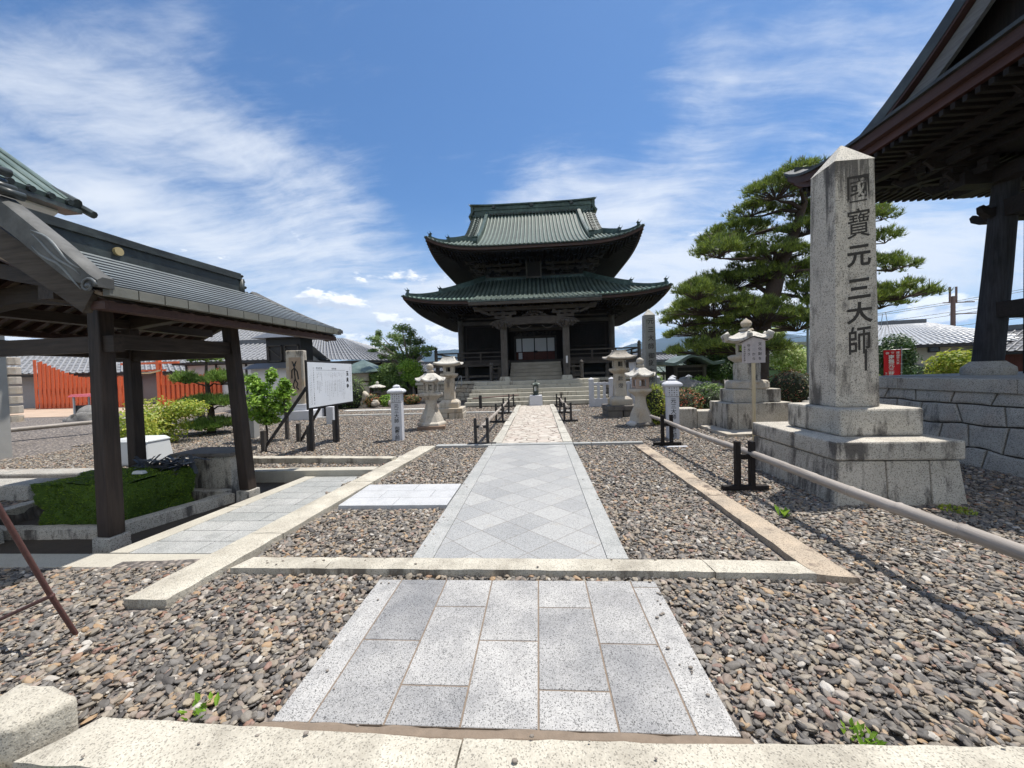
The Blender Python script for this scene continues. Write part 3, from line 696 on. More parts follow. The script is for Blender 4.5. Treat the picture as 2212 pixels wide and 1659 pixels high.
cc = t.mix(t.mr(v1, 0.02, 0.055, 0.85, 0.0), cc, (0.13, 0.095, 0.075))
t.l.new(cc, b.inputs['Base Color']); b.inputs['Roughness'].default_value = 0.8
setbump(t, b, t.mr(v1, 0.0, 0.06), 0.8, 0.02)
structure(MB().box(-0.82, 0.485, 8.16, 17.75, -0.06, 0.0).build('path', MATS['flagstones']))
rects = []
for x0, x1 in ((-1.02, -0.825), (0.49, 0.685)):
    y = 8.16; i = 0
    while y < 17.6:
        l = rnd.uniform(0.75, 1.5); rects.append((x0+rnd.uniform(-.01, .01), x1+rnd.uniform(-.01, .01), y, min(17.75, y+l-0.01))); y += l
slabs('path_border', rects, 0.025, 0.08, tonestone('pale_border_stone', (0.38, 0.36, 0.31), (0.50, 0.48, 0.42), bump=0.4), 0.008, vary=0.008, seed=4)
slabs('stone_cross_strip', [(-2.2, -1.03, 7.94, 8.13), (-1.02, 0.68, 7.94, 8.13), (0.69, 1.05, 7.95, 8.10), (1.06, 2.1, 7.96, 8.08)], 0.015, 0.07, slabm2, 0.006)
# pad towards the wash basin
rects = [(-2.395, -1.75, 4.34, 4.62, .9), (-1.745, -1.095, 4.34, 4.62, .8), (-2.395, -2.02, 4.625, 4.905, .95), (-2.015, -1.38, 4.625, 4.905, .85), (-1.375, -1.095, 4.625, 4.905, .9), (-2.395, -1.68, 4.91, 5.19, .9), (-1.675, -1.095, 4.91, 5.19, .95)]
slabs('path', rects, 0.002, 0.06, tonestone('light_slab', (0.39, 0.40, 0.41), (0.45, 0.455, 0.46), speck=0.3), 0.003)

mb = MB(); rr = random.Random(21)
for i in range(80):
    k_ = rr.random()
    if k_ < .35: x, y = rr.choice([-1, 1]), rr.uniform(1.6, 2.8); x = -.21+x*(1.0-abs(rr.gauss(0, .10)))
    elif k_ < .55: x, y = rr.uniform(-2.4, 2.0), 2.96+rr.gauss(0, .05)
    elif k_ < .8: x, y = rr.uniform(-2.0, 2.6), rr.uniform(1.30, 1.54)
    else: x, y = rr.choice([-1, 1]), rr.uniform(3.1, 7.8); x = -.2+x*(.87-abs(rr.gauss(0, .08)))
    z = .034 if y < 1.56 else (.024 if 2.87 < y < 3.05 else .004)
    r = rr.uniform(.0035, .011); mb.rock((x, y, z+r*.3), r, (1.2, .9, .6), seed=i, n=7, m_=5, amp=.3)
tag(mb.build('stray_pebbles', plain('stray_grit', (.22, .19, .16), .8, var=.5, scale=9), smooth='all'), kind='stuff')
# kerbs ------------------------------------------------------------------------
def kerbset(name, quads, z0, z1, mat, amp=0.0045):
    mb = MB()
    for i, q_ in enumerate(quads): rough_kerb(mb, *q_, z0, z1, seed=i*3.3+z1, amp=amp)
    return structure(mb.build(name, mat, smooth=True, recalc=True))
kerbset('stone_kerb', [((-2.12, 1.34), (-0.36, 1.30), (-0.35, 1.50), (-1.98, 1.545)), ((-0.352, 1.28), (2.02, 1.26), (2.0, 1.555), (-0.342, 1.50)), ((2.03, 1.24), (4.2, 1.2), (4.2, 1.60), (2.01, 1.555))], -0.09, 0.030, kerbm, 0.0065)
kerbset('stone_kerb', [((-2.50, 2.87), (-1.72, 2.87), (-1.72, 3.05), (-2.44, 3.05)), ((-1.715, 2.87), (1.24, 2.85), (1.22, 3.03), (-1.715, 3.05)), ((1.245, 2.84), (1.93, 2.83), (1.91, 3.01), (1.225, 3.03))], -0.07, 0.022, kerbm)
def dk(y): return -2.925+0.068*(y-2.44), -2.600+0.072*(y-2.44)
qs = []
for a, b_ in ((2.44, 3.54), (3.55, 5.33), (5.34, 6.75), (6.76, 7.97)):
    l0, r0 = dk(a); l1, r1 = dk(b_); qs.append(((l0, a), (r0, a), (r1, b_), (l1, b_)))
kerbset('stone_kerb', qs, -0.16, 0.020, kerbm)
kerbset('stone_kerb', [((1.935, 2.84), (2.19, 2.80), (2.14, 4.6), (1.92, 4.6)), ((1.919, 4.61), (2.139, 4.61), (2.115, 6.2), (1.89, 6.2)), ((1.889, 6.21), (2.114, 6.21), (2.09, 7.78), (1.86, 7.78))], -0.07, 0.012, kerbm2, 0.005)
# sunken walk beside the wash-basin pavilion
def sx_(y): return -4.12+0.095*(y-3.4), -2.955+0.070*(y-2.44)
rects = MB(); tones = []; rr = random.Random(5); y = 3.35; row = 0
while y < 6.0:
    l0, r0 = sx_(y); l0 += 0.19; h = 0.265; f = [0.0, 0.34+0.3*(row % 2), 1.0] if row % 3 else [0, 0.62, 1.0]
    for k_ in range(len(f)-1):
        a = l0+(r0-l0)*f[k_]; c = l0+(r0-l0)*f[k_+1]; n0 = len(rects.f)
        rects.box(a+.004, c-.004, y+.004, min(6.03, y+h)-.004, -0.16, -0.10); tones += [rr.random()]*6
    y += h; row += 1
o = rects.build('path', slabm2, recalc=False, bevel=0.003); at = o.data.attributes.new('tone', 'FLOAT', 'FACE'); at.data.foreach_set('value', tones); structure(o)
structure(MB().frus(-4.0, -2.93, 3.34, 6.02, -0.17, -3.92, -2.93, 3.34, 6.02, -0.108).build('path_joints', joint))
mb = MB()
for a, b_ in ((3.35, 4.6), (4.61, 6.03)):
    l0, _ = sx_(a); l1, _ = sx_(b_); mb.frus(0, 1, 0, 1, -.17, 0, 1, 0, 1, -.095)
    i = len(mb.v)-8
    for k_, (x, y) in enumerate(((l0, a), (l0+.185, a), (l1+.185, b_), (l1, b_))): mb.v[i+k_] = (x, y, -.22); mb.v[i+4+k_] = (x, y, -.093)
mb.box(-4.30, -2.97, 3.08, 3.335, -.2, -.095); mb.box(-6.4, -4.31, 3.08, 3.335, -.2, -.097)
structure(mb.build('stone_kerb', cream, bevel=0.006))
mb = MB(); mb.box(-4.25, -2.72, 6.05, 6.26, -.22, 0.0); mb.box(-6.6, -4.26, 6.08, 6.28, -.22, -0.01)
structure(mb.build('stone_kerb', cream, bevel=0.008))
kerbset('stone_kerb', [((-6.9, 6.86), (-4.0, 6.70), (-3.98, 6.90), (-6.9, 7.07)), ((-3.99, 6.70), (-2.62, 6.58), (-2.60, 6.76), (-3.97, 6.90))], -0.06, 0.07, kerbm, 0.010)
structure(MB().box(-6.6, -4.0, 3.34, 6.07, -.215, -.20).build('dark_earth', plain('dark_earth', (0.055, 0.042, 0.03), 0.95, var=0.4, scale=8, bump=1.0)))  # dark soil over the pavilion floor
# white edging lines and cross walks further back
mb = MB(); mb.box(-9.3, -1.05, 14.95, 15.07, -.06, .02); mb.box(0.7, 1.6, 14.95, 15.07, -.06, .0)
mb.bar((-9.6, 13.9, -.01), (-8.2, 14.5, -.01), .12, .06); mb.bar((-10.2, 20.6, -.01), (-8.0, 22.4, -.01), .5, .06); mb.box(-9, -3.6, 17.1, 17.5, -.06, .0)
mb.bar((-14.5, 10.0, .02), (-12.4, 10.9, -.0), .14, .10); mb.bar((-13.0, 12.2, 0), (-11.0, 15.0, 0), .14, .10)
structure(mb.build('stone_edging', tonestone('edging_stone', (0.55, 0.54, 0.5), (0.6, 0.6, 0.57)), bevel=0.01))
# rocks at the lower left corner
mb = MB(); rough_kerb(mb, (-2.50, 1.36), (-2.19, 1.375), (-2.10, 1.565), (-2.50, 1.63), -.12, .115, amp=.020, seed=2.2)
tag(mb.build('edge_rock', kerbm, smooth='all', bevel=.02), 'squared rough pale granite block at the left end of the near kerb', 'rock')
tag(MB().rock((-2.28, 1.30, -0.06), 0.11, (1.1, 0.8, 0.6), seed=5, n=22, m_=14, amp=0.35).build('edge_rock', kerbm, smooth='all'), 'small rock in the bottom left corner of the photo, in front of the larger boulder', 'rock')

def weeds(name, label, c, n_, r_, h, mat=leafb, seed=1):
    rr = random.Random(seed); mb = MB()
    for i in range(n_):
        a = rr.uniform(0, 6.28); q_ = r_*math.sqrt(rr.random()); x, y = c[0]+q_*math.cos(a), c[1]+q_*math.sin(a); b_ = rr.uniform(0, 6.28)
        hh = h*rr.uniform(.4, 1); dx, dy = math.cos(b_)*.5*hh, math.sin(b_)*.5*hh; w_ = hh*.22
        px, py = -math.sin(b_)*w_, math.cos(b_)*w_
        mb.quad((x, y, c[2]), (x+dx*.6+px, y+dy*.6+py, c[2]+hh*.7), (x+dx*1.3, y+dy*1.3, c[2]+hh), (x+dx*.6-px, y+dy*.6-py, c[2]+hh*.7))
    return tag(mb.build(name, mat, recalc=False), label, 'weed')
weeds('weed', 'small green weed in the gravel left of the near paving slabs', (-1.62, 1.66, -.05), 26, .06, .06, seed=3)
weeds('weed', 'tuft of green grass in the gravel near the bottom right kerb', (1.28, 1.62, -.05), 50, .06, .05, seed=4)
weeds('weed', 'yellow green moss and grass at the right foot of the monument base', (4.22, 4.17, -.05), 160, .14, .05, leafy, seed=5)
weeds('weed', 'single tall weed in the gravel by the bamboo rail stand', (2.45, 4.05, -.05), 14, .04, .12, seed=6)
weeds('weed', 'little green sprout beside the left end of the near kerb', (-1.93, 1.27, -.05), 20, .05, .08, seed=7)

# ================================================================== ROOF TOOLS
class Roof:
    """curved Japanese roof in local coordinates: centre (cx, cy), half sizes to the tile edge"""
    def __init__(s, cx, cy, hx, hy, z0, a, b, lift, gx=None, p=5):
        s.cx, s.cy, s.hx, s.hy, s.z0, s.a, s.b, s.L, s.gx, s.p = cx, cy, hx, hy, z0, a, b, lift, gx, p
    def cl(s, x, y): return s.L*(min(1.1, abs(x-s.cx)/s.hx)*min(1.1, abs(y-s.cy)/s.hy))**s.p
    def z(s, x, y, d): return s.z0+s.a*d+s.b*d*d+s.cl(x, y)
    def front(s, x, d, sgn=-1): y = s.cy+sgn*(s.hy-d); return (x, y, s.z(x, y, d))
    def side(s, y, d, sgn=-1): x = s.cx+sgn*(s.hx-d); return (x, y, s.z(x, y, d))
def roof_skin(mb, R_, dtop, nu=30, nv=10, dside=None):
    """four slopes up to distance dtop; with gx set the front and back slopes run on between the gables"""
    dg = R_.hx-R_.gx if R_.gx else dtop
    for sg in (-1, 1):
        def ff(u, v):
            d = v*dtop
            hw = R_.hx-min(d, dg)
            return R_.front(R_.cx+(2*u-1)*hw, d, sg)
        mb.grid(ff, nu, nv)
        ds = dside or (min(dtop, dg))
        def fs(u, v):
            d = v*ds; hw = R_.hy-d
            return R_.side(R_.cy+(2*u-1)*hw, d, sg)
        mb.grid(fs, nu, nv)
def ribs(mb, R_, dtop, sp, r, sides=('f', 'l', 'r'), dside=None, n=6, lift=0.0, cut=None):
    """rows of round cover tiles running down the slopes"""
    dg = R_.hx-R_.gx if R_.gx else dtop
    def half(path):
        # half-round roll with a round end tile
        i0 = len(mb.v); N = n
        for j, p_ in enumerate(path):
            p_ = Vector(p_); t_ = (Vector(path[min(j+1, len(path)-1)])-Vector(path[max(j-1, 0)])).normalized()
            sd = t_.cross(Vector((0, 0, 1))).normalized(); u = sd.cross(t_)
            for k_ in range(N+1):
                an = math.pi*k_/N; mb.v.append(tuple(p_+sd*math.cos(an)*r+u*(math.sin(an)*r-0.01+lift)))
        for j in range(len(path)-1):
            for k_ in range(N):
                a = i0+j*(N+1)+k_; mb.f.append((a, a+1, a+N+2, a+N+1))
        mb.f.append(tuple(i0+k_ for k_ in range(N+1)))
    if 'f' in sides or 'b' in sides:
        for sg, key in ((-1, 'f'), (1, 'b')):
            if key not in sides: continue
            m_ = int(2*R_.hx/sp)
            for i in range(m_+1):
                x = R_.cx-R_.hx+sp*0.5+i*(2*R_.hx-sp)/m_
                if cut and cut(x, None): continue
                e = R_.hx-abs(x-R_.cx); dm = dtop if (R_.gx and abs(x-R_.cx) < R_.gx) else min(e, dtop)
                k_ = max(2, int(dm/0.45)); half([R_.front(x, -0.05+(dm+0.05)*j/k_, sg) for j in range(k_+1)])
    for sg, key in ((-1, 'l'), (1, 'r')):
        if key not in sides: continue
        ds = dside or min(dtop, dg); m_ = int(2*R_.hy/sp)
        for i in range(m_+1):
            y = R_.cy-R_.hy+sp*0.5+i*(2*R_.hy-sp)/m_
            dm = min(R_.hy-abs(y-R_.cy), ds); k_ = max(2, int(dm/0.45)); half([R_.side(y, -0.05+(dm+0.05)*j/k_, sg) for j in range(k_+1)])
def eave_band(mb, R_, z_off0, z_off1, inset, depth, seg=40):
    """board following the four eaves: from z_off0 down to z_off1, set in by inset"""
    for sg in (-1, 1):
        pts_f = []; pts_s = []
        for i in range(seg+1):
            u = 2*i/seg-1
            x = R_.cx+u*(R_.hx-inset); y = R_.cy+sg*(R_.hy-inset); pts_f.append((x, y, R_.z0+R_.cl(R_.cx+u*R_.hx, R_.cy+sg*R_.hy)))
            y2 = R_.cy+u*(R_.hy-inset); x2 = R_.cx+sg*(R_.hx-inset); pts_s.append((x2, y2, R_.z0+R_.cl(R_.cx+sg*R_.hx, R_.cy+u*R_.hy)))
        for pts, dx, dy in ((pts_f, 0, -sg*depth), (pts_s, -sg*depth, 0)):
            i0 = len(mb.v)
            for (x, y, z) in pts:
                fx_ = 1-depth/R_.hx if dx == 0 else 1; fy_ = 1-depth/R_.hy if dy == 0 else 1
                xi = R_.cx+(x-R_.cx)*(fx_ if dx == 0 else 1)+dx; yi = R_.cy+(y-R_.cy)*(fy_ if dy == 0 else 1)+dy
                mb.v += [(x, y, z+z_off0), (x, y, z+z_off1), (xi, yi, z+z_off1), (xi, yi, z+z_off0)]
            for j in range(len(pts)-1):
                a = i0+4*j
                for q_ in range(4): mb.f.append((a+q_, a+(q_+1) % 4, a+4+(q_+1) % 4, a+4+q_))
            mb.f += [(i0, i0+1, i0+2, i0+3), tuple(i0+4*len(pts)-4+q_ for q_ in range(4))]
def soffit(mb, R_, zo, d0, d1, rise, nu=24, nv=6):
    for sg in (-1, 1):
        mb.grid(lambda u, v: (lambda d: (R_.cx+(2*u-1)*(R_.hx-d), R_.cy+sg*(R_.hy-d), R_.z0+zo+rise*(d-d0)+R_.cl(R_.cx+(2*u-1)*(R_.hx), R_.cy+sg*R_.hy)*max(0, 1-(d-d0)/(d1-d0))**1.5))(d0+v*(d1-d0)), nu, nv)
        mb.grid(lambda u, v: (lambda d: (R_.cx+sg*(R_.hx-d), R_.cy+(2*u-1)*(R_.hy-d), R_.z0+zo+rise*(d-d0)+R_.cl(R_.cx+sg*R_.hx, R_.cy+(2*u-1)*R_.hy)*max(0, 1-(d-d0)/(d1-d0))**1.5))(d0+v*(d1-d0)), nu, nv)
def rafters(mb, R_, zo, d0, d1, rise, sp, w_, h_, sides=('f', 'l', 'r')):
    def zz(x, y, d): return R_.z0+zo+rise*(d-d0)+R_.cl(x, y)*max(0, 1-(d-d0)/(d1-d0))**1.5
    for sg, key in ((-1, 'f'), (1, 'b')):
        if key not in sides: continue
        m_ = int(2*R_.hx/sp)
        for i in range(m_):
            x = R_.cx-R_.hx+sp*(i+.75); e = R_.hx-abs(x-R_.cx); dm = min(d1, e)
            if dm-d0 < 0.15: continue
            pts = [(x, R_.cy+sg*(R_.hy-d), zz(R_.cx+(x-R_.cx)*R_.hx/max(.1, R_.hx-d), R_.cy+sg*R_.hy, d)) for d in (d0, d0+(dm-d0)*.33, d0+(dm-d0)*.66, dm)]
            mb.sweep(pts, w_, h_)
    for sg, key in ((-1, 'l'), (1, 'r')):
        if key not in sides: continue
        m_ = int(2*R_.hy/sp)
        for i in range(m_):
            y = R_.cy-R_.hy+sp*(i+.75); e = R_.hy-abs(y-R_.cy); dm = min(d1, e)
            if dm-d0 < 0.15: continue
            pts = [(R_.cx+sg*(R_.hx-d), y, zz(R_.cx+sg*R_.hx, R_.cy+(y-R_.cy)*R_.hy/max(.1, R_.hy-d), d)) for d in (d0, d0+(dm-d0)*.33, d0+(dm-d0)*.66, dm)]
            mb.sweep(pts, w_, h_)
def bracket(T__, x, y, z, nx, ny, tiers=3, s=1.0):
    """stepped bracket cluster leaning outwards along (nx, ny)"""
    mb = MB()
    tx, ty = -ny, nx
    for k_ in range(tiers):
        zz = z+k_*0.30*s; o_ = 0.42*s*(k_+1); w_ = (0.42+0.10*k_)*s
        mb.bar((x-nx*.1, y-ny*.1, zz), (x+nx*o_, y+ny*o_, zz+.02), .15*s, .17*s)
        mb.bar((x+nx*o_-tx*w_, y+ny*o_-ty*w_, zz+.05*s), (x+nx*o_+tx*w_, y+ny*o_+ty*w_, zz+.05*s), .13*s, .14*s)
        for e in (-w_*.9, 0, w_*.9):
            mb.cbox(x+nx*o_+tx*e, y+ny*o_+ty*e, zz+.11*s, zz+.22*s, .10*s)
        # carved nose
        a = Vector((x+nx*o_, y+ny*o_, zz+.02)); mb.bar(a, a+Vector((nx*.30*s, ny*.30*s, -.05*s)), .10*s, .13*s)
        mb.bar(a+Vector((nx*.28*s, ny*.28*s, -.04*s)), a+Vector((nx*.44*s, ny*.44*s, .10*s)), .07*s, .08*s)
    return mb.build('bracket', greywx if tiers > 2 and z > 6 else darkwx, T__)
def stone_wall(mb, org, ux, L_, rows, seed=0, batter=0.0, zb=0.0, wmin=.4, wmax=.75, jit=0.10, gap=0.012, bulge=0.03):
    """irregular masonry: org = lower left corner, ux = unit direction along the wall, rows = list of heights; outward normal is ux x z"""
    rr = random.Random(seed); ux = Vector(ux).normalized(); nz = Vector((ux.y, -ux.x, 0)); org = Vector(org)
    H = sum(rows); levels = [0]
    for h in rows: levels.append(levels[-1]+h)
    def ydev(k_, s): 
        if k_ == 0 or k_ == len(rows): return 0
        return jit*min(rows[k_-1], rows[k_])*noise.noise(Vector((s*2.3, k_*7.7+seed, 0)))*1.8
    for k_, h in enumerate(rows):
        cuts = [0.0]
        while cuts[-1] < L_-wmin*.6: cuts.append(cuts[-1]+rr.uniform(wmin, wmax))
        cuts[-1] = L_
        for i in range(len(cuts)-1):
            s0, s1 = cuts[i], cuts[i+1]; ja, jb = rr.uniform(-.05, .05), rr.uniform(-.05, .05)
            def lean(i_): return 0 if i_ in (0, len(cuts)-1) else noise.noise(Vector((i_*3.1, k_*5.3, seed)))*.26*min(1, h*4)
            pts = []
            n_ = 3
            for q_ in range(n_+1):
                s = s0+(s1-s0)*q_/n_; pts.append((s+lean(i if q_ == 0 else (i+1 if q_ == n_ else i))*(-.5) if q_ in (0, n_) else s, levels[k_]+ydev(k_, s)))
            for q_ in range(n_, -1, -1):
                s = s0+(s1-s0)*q_/n_; pts.append((s+lean(i if q_ == 0 else (i+1 if q_ == n_ else i))*.5 if q_ in (0, n_) else s, levels[k_+1]+ydev(k_+1, s)))
            c = (sum(p_[0] for p_ in pts)/len(pts), sum(p_[1] for p_ in pts)/len(pts)); out = rr.uniform(.4, 1)*bulge
            def P3(s, z, o_): return tuple(org+ux*s+nz*(o_-batter*z)+Vector((0, 0, z)))
            rings = []
            for inset, o_ in ((gap, -.03), (gap, out*.1), (gap+.022, out*.8), (gap+.08, out)):
                ring = []
                for (s, z) in pts:
                    dx, dz = s-c[0], z-c[1]; hx_, hz_ = (s1-s0)/2, h/2
                    s_, z_ = s-(1 if dx > 0 else -1)*min(inset, abs(dx)*.5), z-(1 if dz > 0 else -1)*min(inset, abs(dz)*.6)
                    ring.append(P3(s_, z_, o_))
                rings.append(ring)
            i0 = len(mb.v); n2 = len(pts)
            for ring in rings: mb.v += ring
            for a in range(len(rings)-1):
                for q_ in range(n2): mb.f.append((i0+a*n2+q_, i0+a*n2+(q_+1) % n2, i0+(a+1)*n2+(q_+1) % n2, i0+(a+1)*n2+q_))
            mb.f.append(tuple(i0+(len(rings)-1)*n2+q_ for q_ in range(n2)))

# ================================================================== TEMPLE HALL
TX, TY = -0.10, 25.0
T = thing('temple_hall', 'large two-roofed dark timber temple with green copper tiles at the end of the path', 'temple', (TX, TY, 0))
PZ = 1.10
# stone platform
mb = MB(); mb.box(-7.1, 7.1, -2.45, 12.5, -.5, PZ-.16); mb.box(-3.15, 3.15, -5.35, -2.45, -.5, PZ-.16); mb.build('platform_core', joint, T)
mb = MB()
stone_wall(mb, (-7.12, -2.47, -.05), (1, 0, 0), 4.1, [.24, .26, .22, .27], seed=3, wmin=.3, wmax=.62, jit=.16)
stone_wall(mb, (3.05, -2.47, -.05), (1, 0, 0), 4.1, [.25, .24, .25, .25], seed=8, wmin=.3, wmax=.62, jit=.16)
stone_wall(mb, (7.12, -2.47, -.05), (0, 1, 0), 14, [.5, .5], seed=5, wmin=.6, wmax=1.1)
mb.build('platform_wall', ashl, T)
mb = MB(); mb.box(-7.2, -3.2, -2.58, -2.2, PZ-.16, PZ); mb.box(3.2, 7.2, -2.58, -2.2, PZ-.16, PZ); mb.box(-7.18, 7.18, -2.2, 12.5, PZ-.16, PZ-.004); mb.box(-3.2, 3.2, -5.32, -2.2, PZ-.16, PZ-.004)
mb.build('platform_top', stepm, T, bevel=.01)
# broad stone steps
mb = MB(); rr = random.Random(2)
for i in range(6):
    y0 = -7.35+0.335*i; z1 = 0.183*(i+1); hw = 3.36-0.055*i; x = -hw
    while x < hw-.01:
        l = rr.uniform(1.2, 2.4); x2 = min(hw, x+l)
        if hw-x2 < .5: x2 = hw
        mb.box(x+.006, x2-.006, y0+rr.uniform(-.008, .008), y0+.42 if i < 5 else -5.2, z1-.183+.004, z1+rr.uniform(-.004, .004)); x = x2
mb.build('stone_steps', stepm, T, bevel=.014)
mb = MB()
for i in range(6): hw = 3.32-0.055*i; mb.box(-hw, hw, -7.30+.335*i, -5.1, 0.183*i-.3, 0.183*(i+1)-.02)
mb.build('steps_core', joint, T)
hr = MB(); hr.tube([(-3.98, -6.5, .05), (-3.98, -6.5, .72), (-3.98, -5.2, 1.43), (-3.98, -4.75, 1.43), (-3.98, -4.75, 0.9)], .022, 8); hr.build('handrail', metalg, T, smooth=True)
# lower body
mb = MB(); mb.box(-4.75, -1.9, 0.1, 9.9, 1.9, 5.6); mb.box(1.9, 4.75, 0.1, 9.9, 1.9, 5.6); mb.box(-1.9, 1.9, 0.62, 9.9, 1.9, 5.6); mb.box(-1.9, 1.9, .1, .62, 4.45, 5.6)
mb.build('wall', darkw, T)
for x0, x1 in ((-4.55, -2.0), (2.0, 4.55)):      # lattice panels left and right of the doors
    mb = MB()
    for z0, z1 in ((3.18, 4.55), (2.5, 3.05)):
        k_ = 26
        for i in range(k_+1): x = x0+.12+(x1-x0-.24)*i/k_; mb.box(x-.016, x+.016, .03, .06, z0, z1)
        m_ = int((z1-z0)/.105)
        for i in range(m_+1): z = z0+(z1-z0)*i/m_; mb.box(x0+.1, x1-.1, .045, .075, z-.014, z+.014)
    for z0, z1 in ((3.05, 3.18), (4.55, 4.66), (2.40, 2.50)): mb.box(x0, x1, -.03, .1, z0, z1)
    mb.box(x0, x0+.1, -.02, .1, 2.5, 4.55); mb.box(x1-.1, x1, -.02, .1, 2.5, 4.55)
    mb.build('lattice_panel', darkwx, T)
for x in (-4.85, -1.92, 1.92, 4.85):
    MB().lathe([(.20, 1.15), (.20, 5.55)], 18, (x, 0)).build('column', greyw if abs(x) > 3 else darkw, T, smooth=True)
    MB().lathe([(.26, 1.08), (.28, 1.12), (.24, 1.18)], 16, (x, 0)).build('column_base', stepm, T, smooth=True)
mb = MB()
for z0, z1, y_ in ((4.66, 4.88, -.13), (2.12, 2.32, -.14), (5.38, 5.6, -.13), (5.05, 5.15, -.06)):
    mb.box(-5.05, 5.05, y_, .12, z0, z1)
for sg in (-1, 1):
    for z0, z1 in ((4.66, 4.88), (2.12, 2.32), (5.38, 5.6)): mb.box(sg*4.85-.1, sg*4.85+.1, .13, 9.8, z0, z1)
mb.build('tie_beam', greywx, T)
mb = MB()
for x in (-4.85, -1.92, 1.92, 4.85): bracket(T, x, -.1, 5.0, 0, -1, 2, .75)
for x in (-3.4, 0, 3.4): bracket(T, x, -.1, 5.2, 0, -1, 1, .7)
for y in (0.2, 3.3, 6.6):
    for sg in (-1, 1): bracket(T, sg*4.9, y, 5.0, sg, 0, 2, .75)
# doors
mb = MB(); mb.box(-1.75, 1.75, .50, .6, 2.05, 4.5); mb.build('door_recess', darkw, T)
for x0, x1 in ((-1.30, -.92), (-.89, -.10), (-.07, .72), (.75, 1.24)):
    dd = MB().box(x0, x1, .44, .49, 2.15, 2.86).build('door_panel', reddoor, T)
    MB().box(x0+.02, x1-.02, .405, .43, 2.88, 3.74).build('paper_screen', papr, dd)
MB().box(-.14, .10, .39, .40, 2.80, 2.93).build('door_latch_plate', darkw, T)
MB().box(-1.14, -.90, .40, .437, 2.40, 2.82).build('notice_paper', papr, T)
mb = MB(); mb.box(-1.42, 1.36, .34, .5, 3.78, 3.90); mb.box(-1.42, -1.32, .34, .5, 2.1, 3.78); mb.box(1.26, 1.36, .34, .5, 2.1, 3.78); mb.box(-1.9, 1.9, .2, .5, 4.22, 4.45)
for i in range(60):      # carved transom
    x = rnd.uniform(-1.35, 1.3); z = rnd.uniform(3.92, 4.18); mb.tube([(x+.05*math.cos(a*1.1+i), .36, z+.04*math.sin(a*1.1+i)) for a in range(6)], .012, 5)
mb.build('door_frame', greywx, T)
# porch (kohai) posts, beam, roof
for x in (-1.66, 1.62):
    MB().cbox(x, -4.5, 1.32, 4.25, .17).build('porch_post', greyw, T, bevel=.03)
    MB().frus(x-.3, x+.3, -4.8, -4.2, PZ-.02, x-.24, x+.24, -4.74, -4.26, 1.32).build('post_base', stepm, T, bevel=.02)
MB().box(1.58, 1.67, -4.688, -4.68, 1.95, 2.32).build('notice_paper', papr, T)
mb = MB()
mb.sweep([(-2.1, -4.5, 4.12), (-1.66, -4.5, 4.18), (-.8, -4.5, 4.26), (0, -4.5, 4.29), (.8, -4.5, 4.26), (1.62, -4.5, 4.18), (2.06, -4.5, 4.12)], .22, .40)
mb.box(-3.2, 3.2, -4.62, -4.4, 4.82, 5.02)
for x in (-1.66, 1.62):
    for k_ in range(2):
        z = 4.40+k_*.2; w_ = .45+.25*k_
        mb.box(x-w_, x+w_, -4.6, -4.4, z, z+.13)
        for e in (-w_*.85, 0, w_*.85): mb.cbox(x+e, -4.5, z+.13, z+.20, .09)
    mb.sweep([(x, -4.4, 4.5), (x, -3.2, 4.9), (x, -1.6, 5.05), (x, -.1, 4.8)], .18, .28)
    for sg in (-1, 1): mb.sweep([(x+sg*.1, -4.5, 4.15), (x+sg*.35, -4.55, 4.05), (x+sg*.55, -4.6, 4.18), (x+sg*.72, -4.62, 4.1)], [.2, .16, .12, .05], [.26, .26, .2, .08])
    mb.sweep([(x, -4.5, 4.1), (x, -4.85, 4.0), (x, -5.05, 4.15)], [.2, .16, .06], [.28, .24, .1])
    rr = random.Random(int(x*10))
    for i in range(26): c = Vector((x+rr.uniform(-.55, .55), -4.72+rr.uniform(-.12, .1), 3.98+rr.uniform(-.14, .2))); mb.ball(c, rr.uniform(.035, .07), 6, 4)
for sg in (-1, 1): mb.sweep([(sg*2.35, -4.6, 4.62), (sg*2.75, -4.6, 4.78), (sg*2.95, -4.6, 4.95), (sg*3.25, -4.6, 5.02)], .12, [.1, .14, .16, .1])
mb.build('porch_beam', greywx, T)
mb = MB(); rr = random.Random(5)
for i in range(70):      # carved frog-leg strut
    a = rr.uniform(-1, 1); z = 4.50+.26*(1-a*a)*rr.random(); mb.ball((a*.62, -4.6+rr.uniform(-.06, .06), z), rr.uniform(.03, .06), 6, 4)
mb.tube([(-.7, -4.5, 4.48), (-.35, -4.5, 4.62), (-.1, -4.5, 4.80), (.1, -4.5, 4.80), (.35, -4.5, 4.62), (.7, -4.5, 4.48)], .05, 6)
mb.build('carved_strut', greywx, T)
mb = MB()
for x0, x1 in ((-.95, -.2), (.38, 1.0)):
    n = 10; mb.tube([(x0+(x1-x0)*i/n, -4.62, 3.98-.16*math.sin(math.pi*i/n)) for i in range(n+1)], .02, 6)
mb.build('rope_swag', greyw, T, smooth=True)
mb = MB(); kz = lambda y: 5.34+(-2.9-y < 0)*0+(y+5.2)*.245
def kf(u, v): x = -3.38+6.76*u; y = -5.2+2.75*v; return (x, y, 5.30+.21*2.75*v+.02*(2.75*v)**2+.03*abs(2*u-1)**3)
mb.grid(kf, 24, 6)
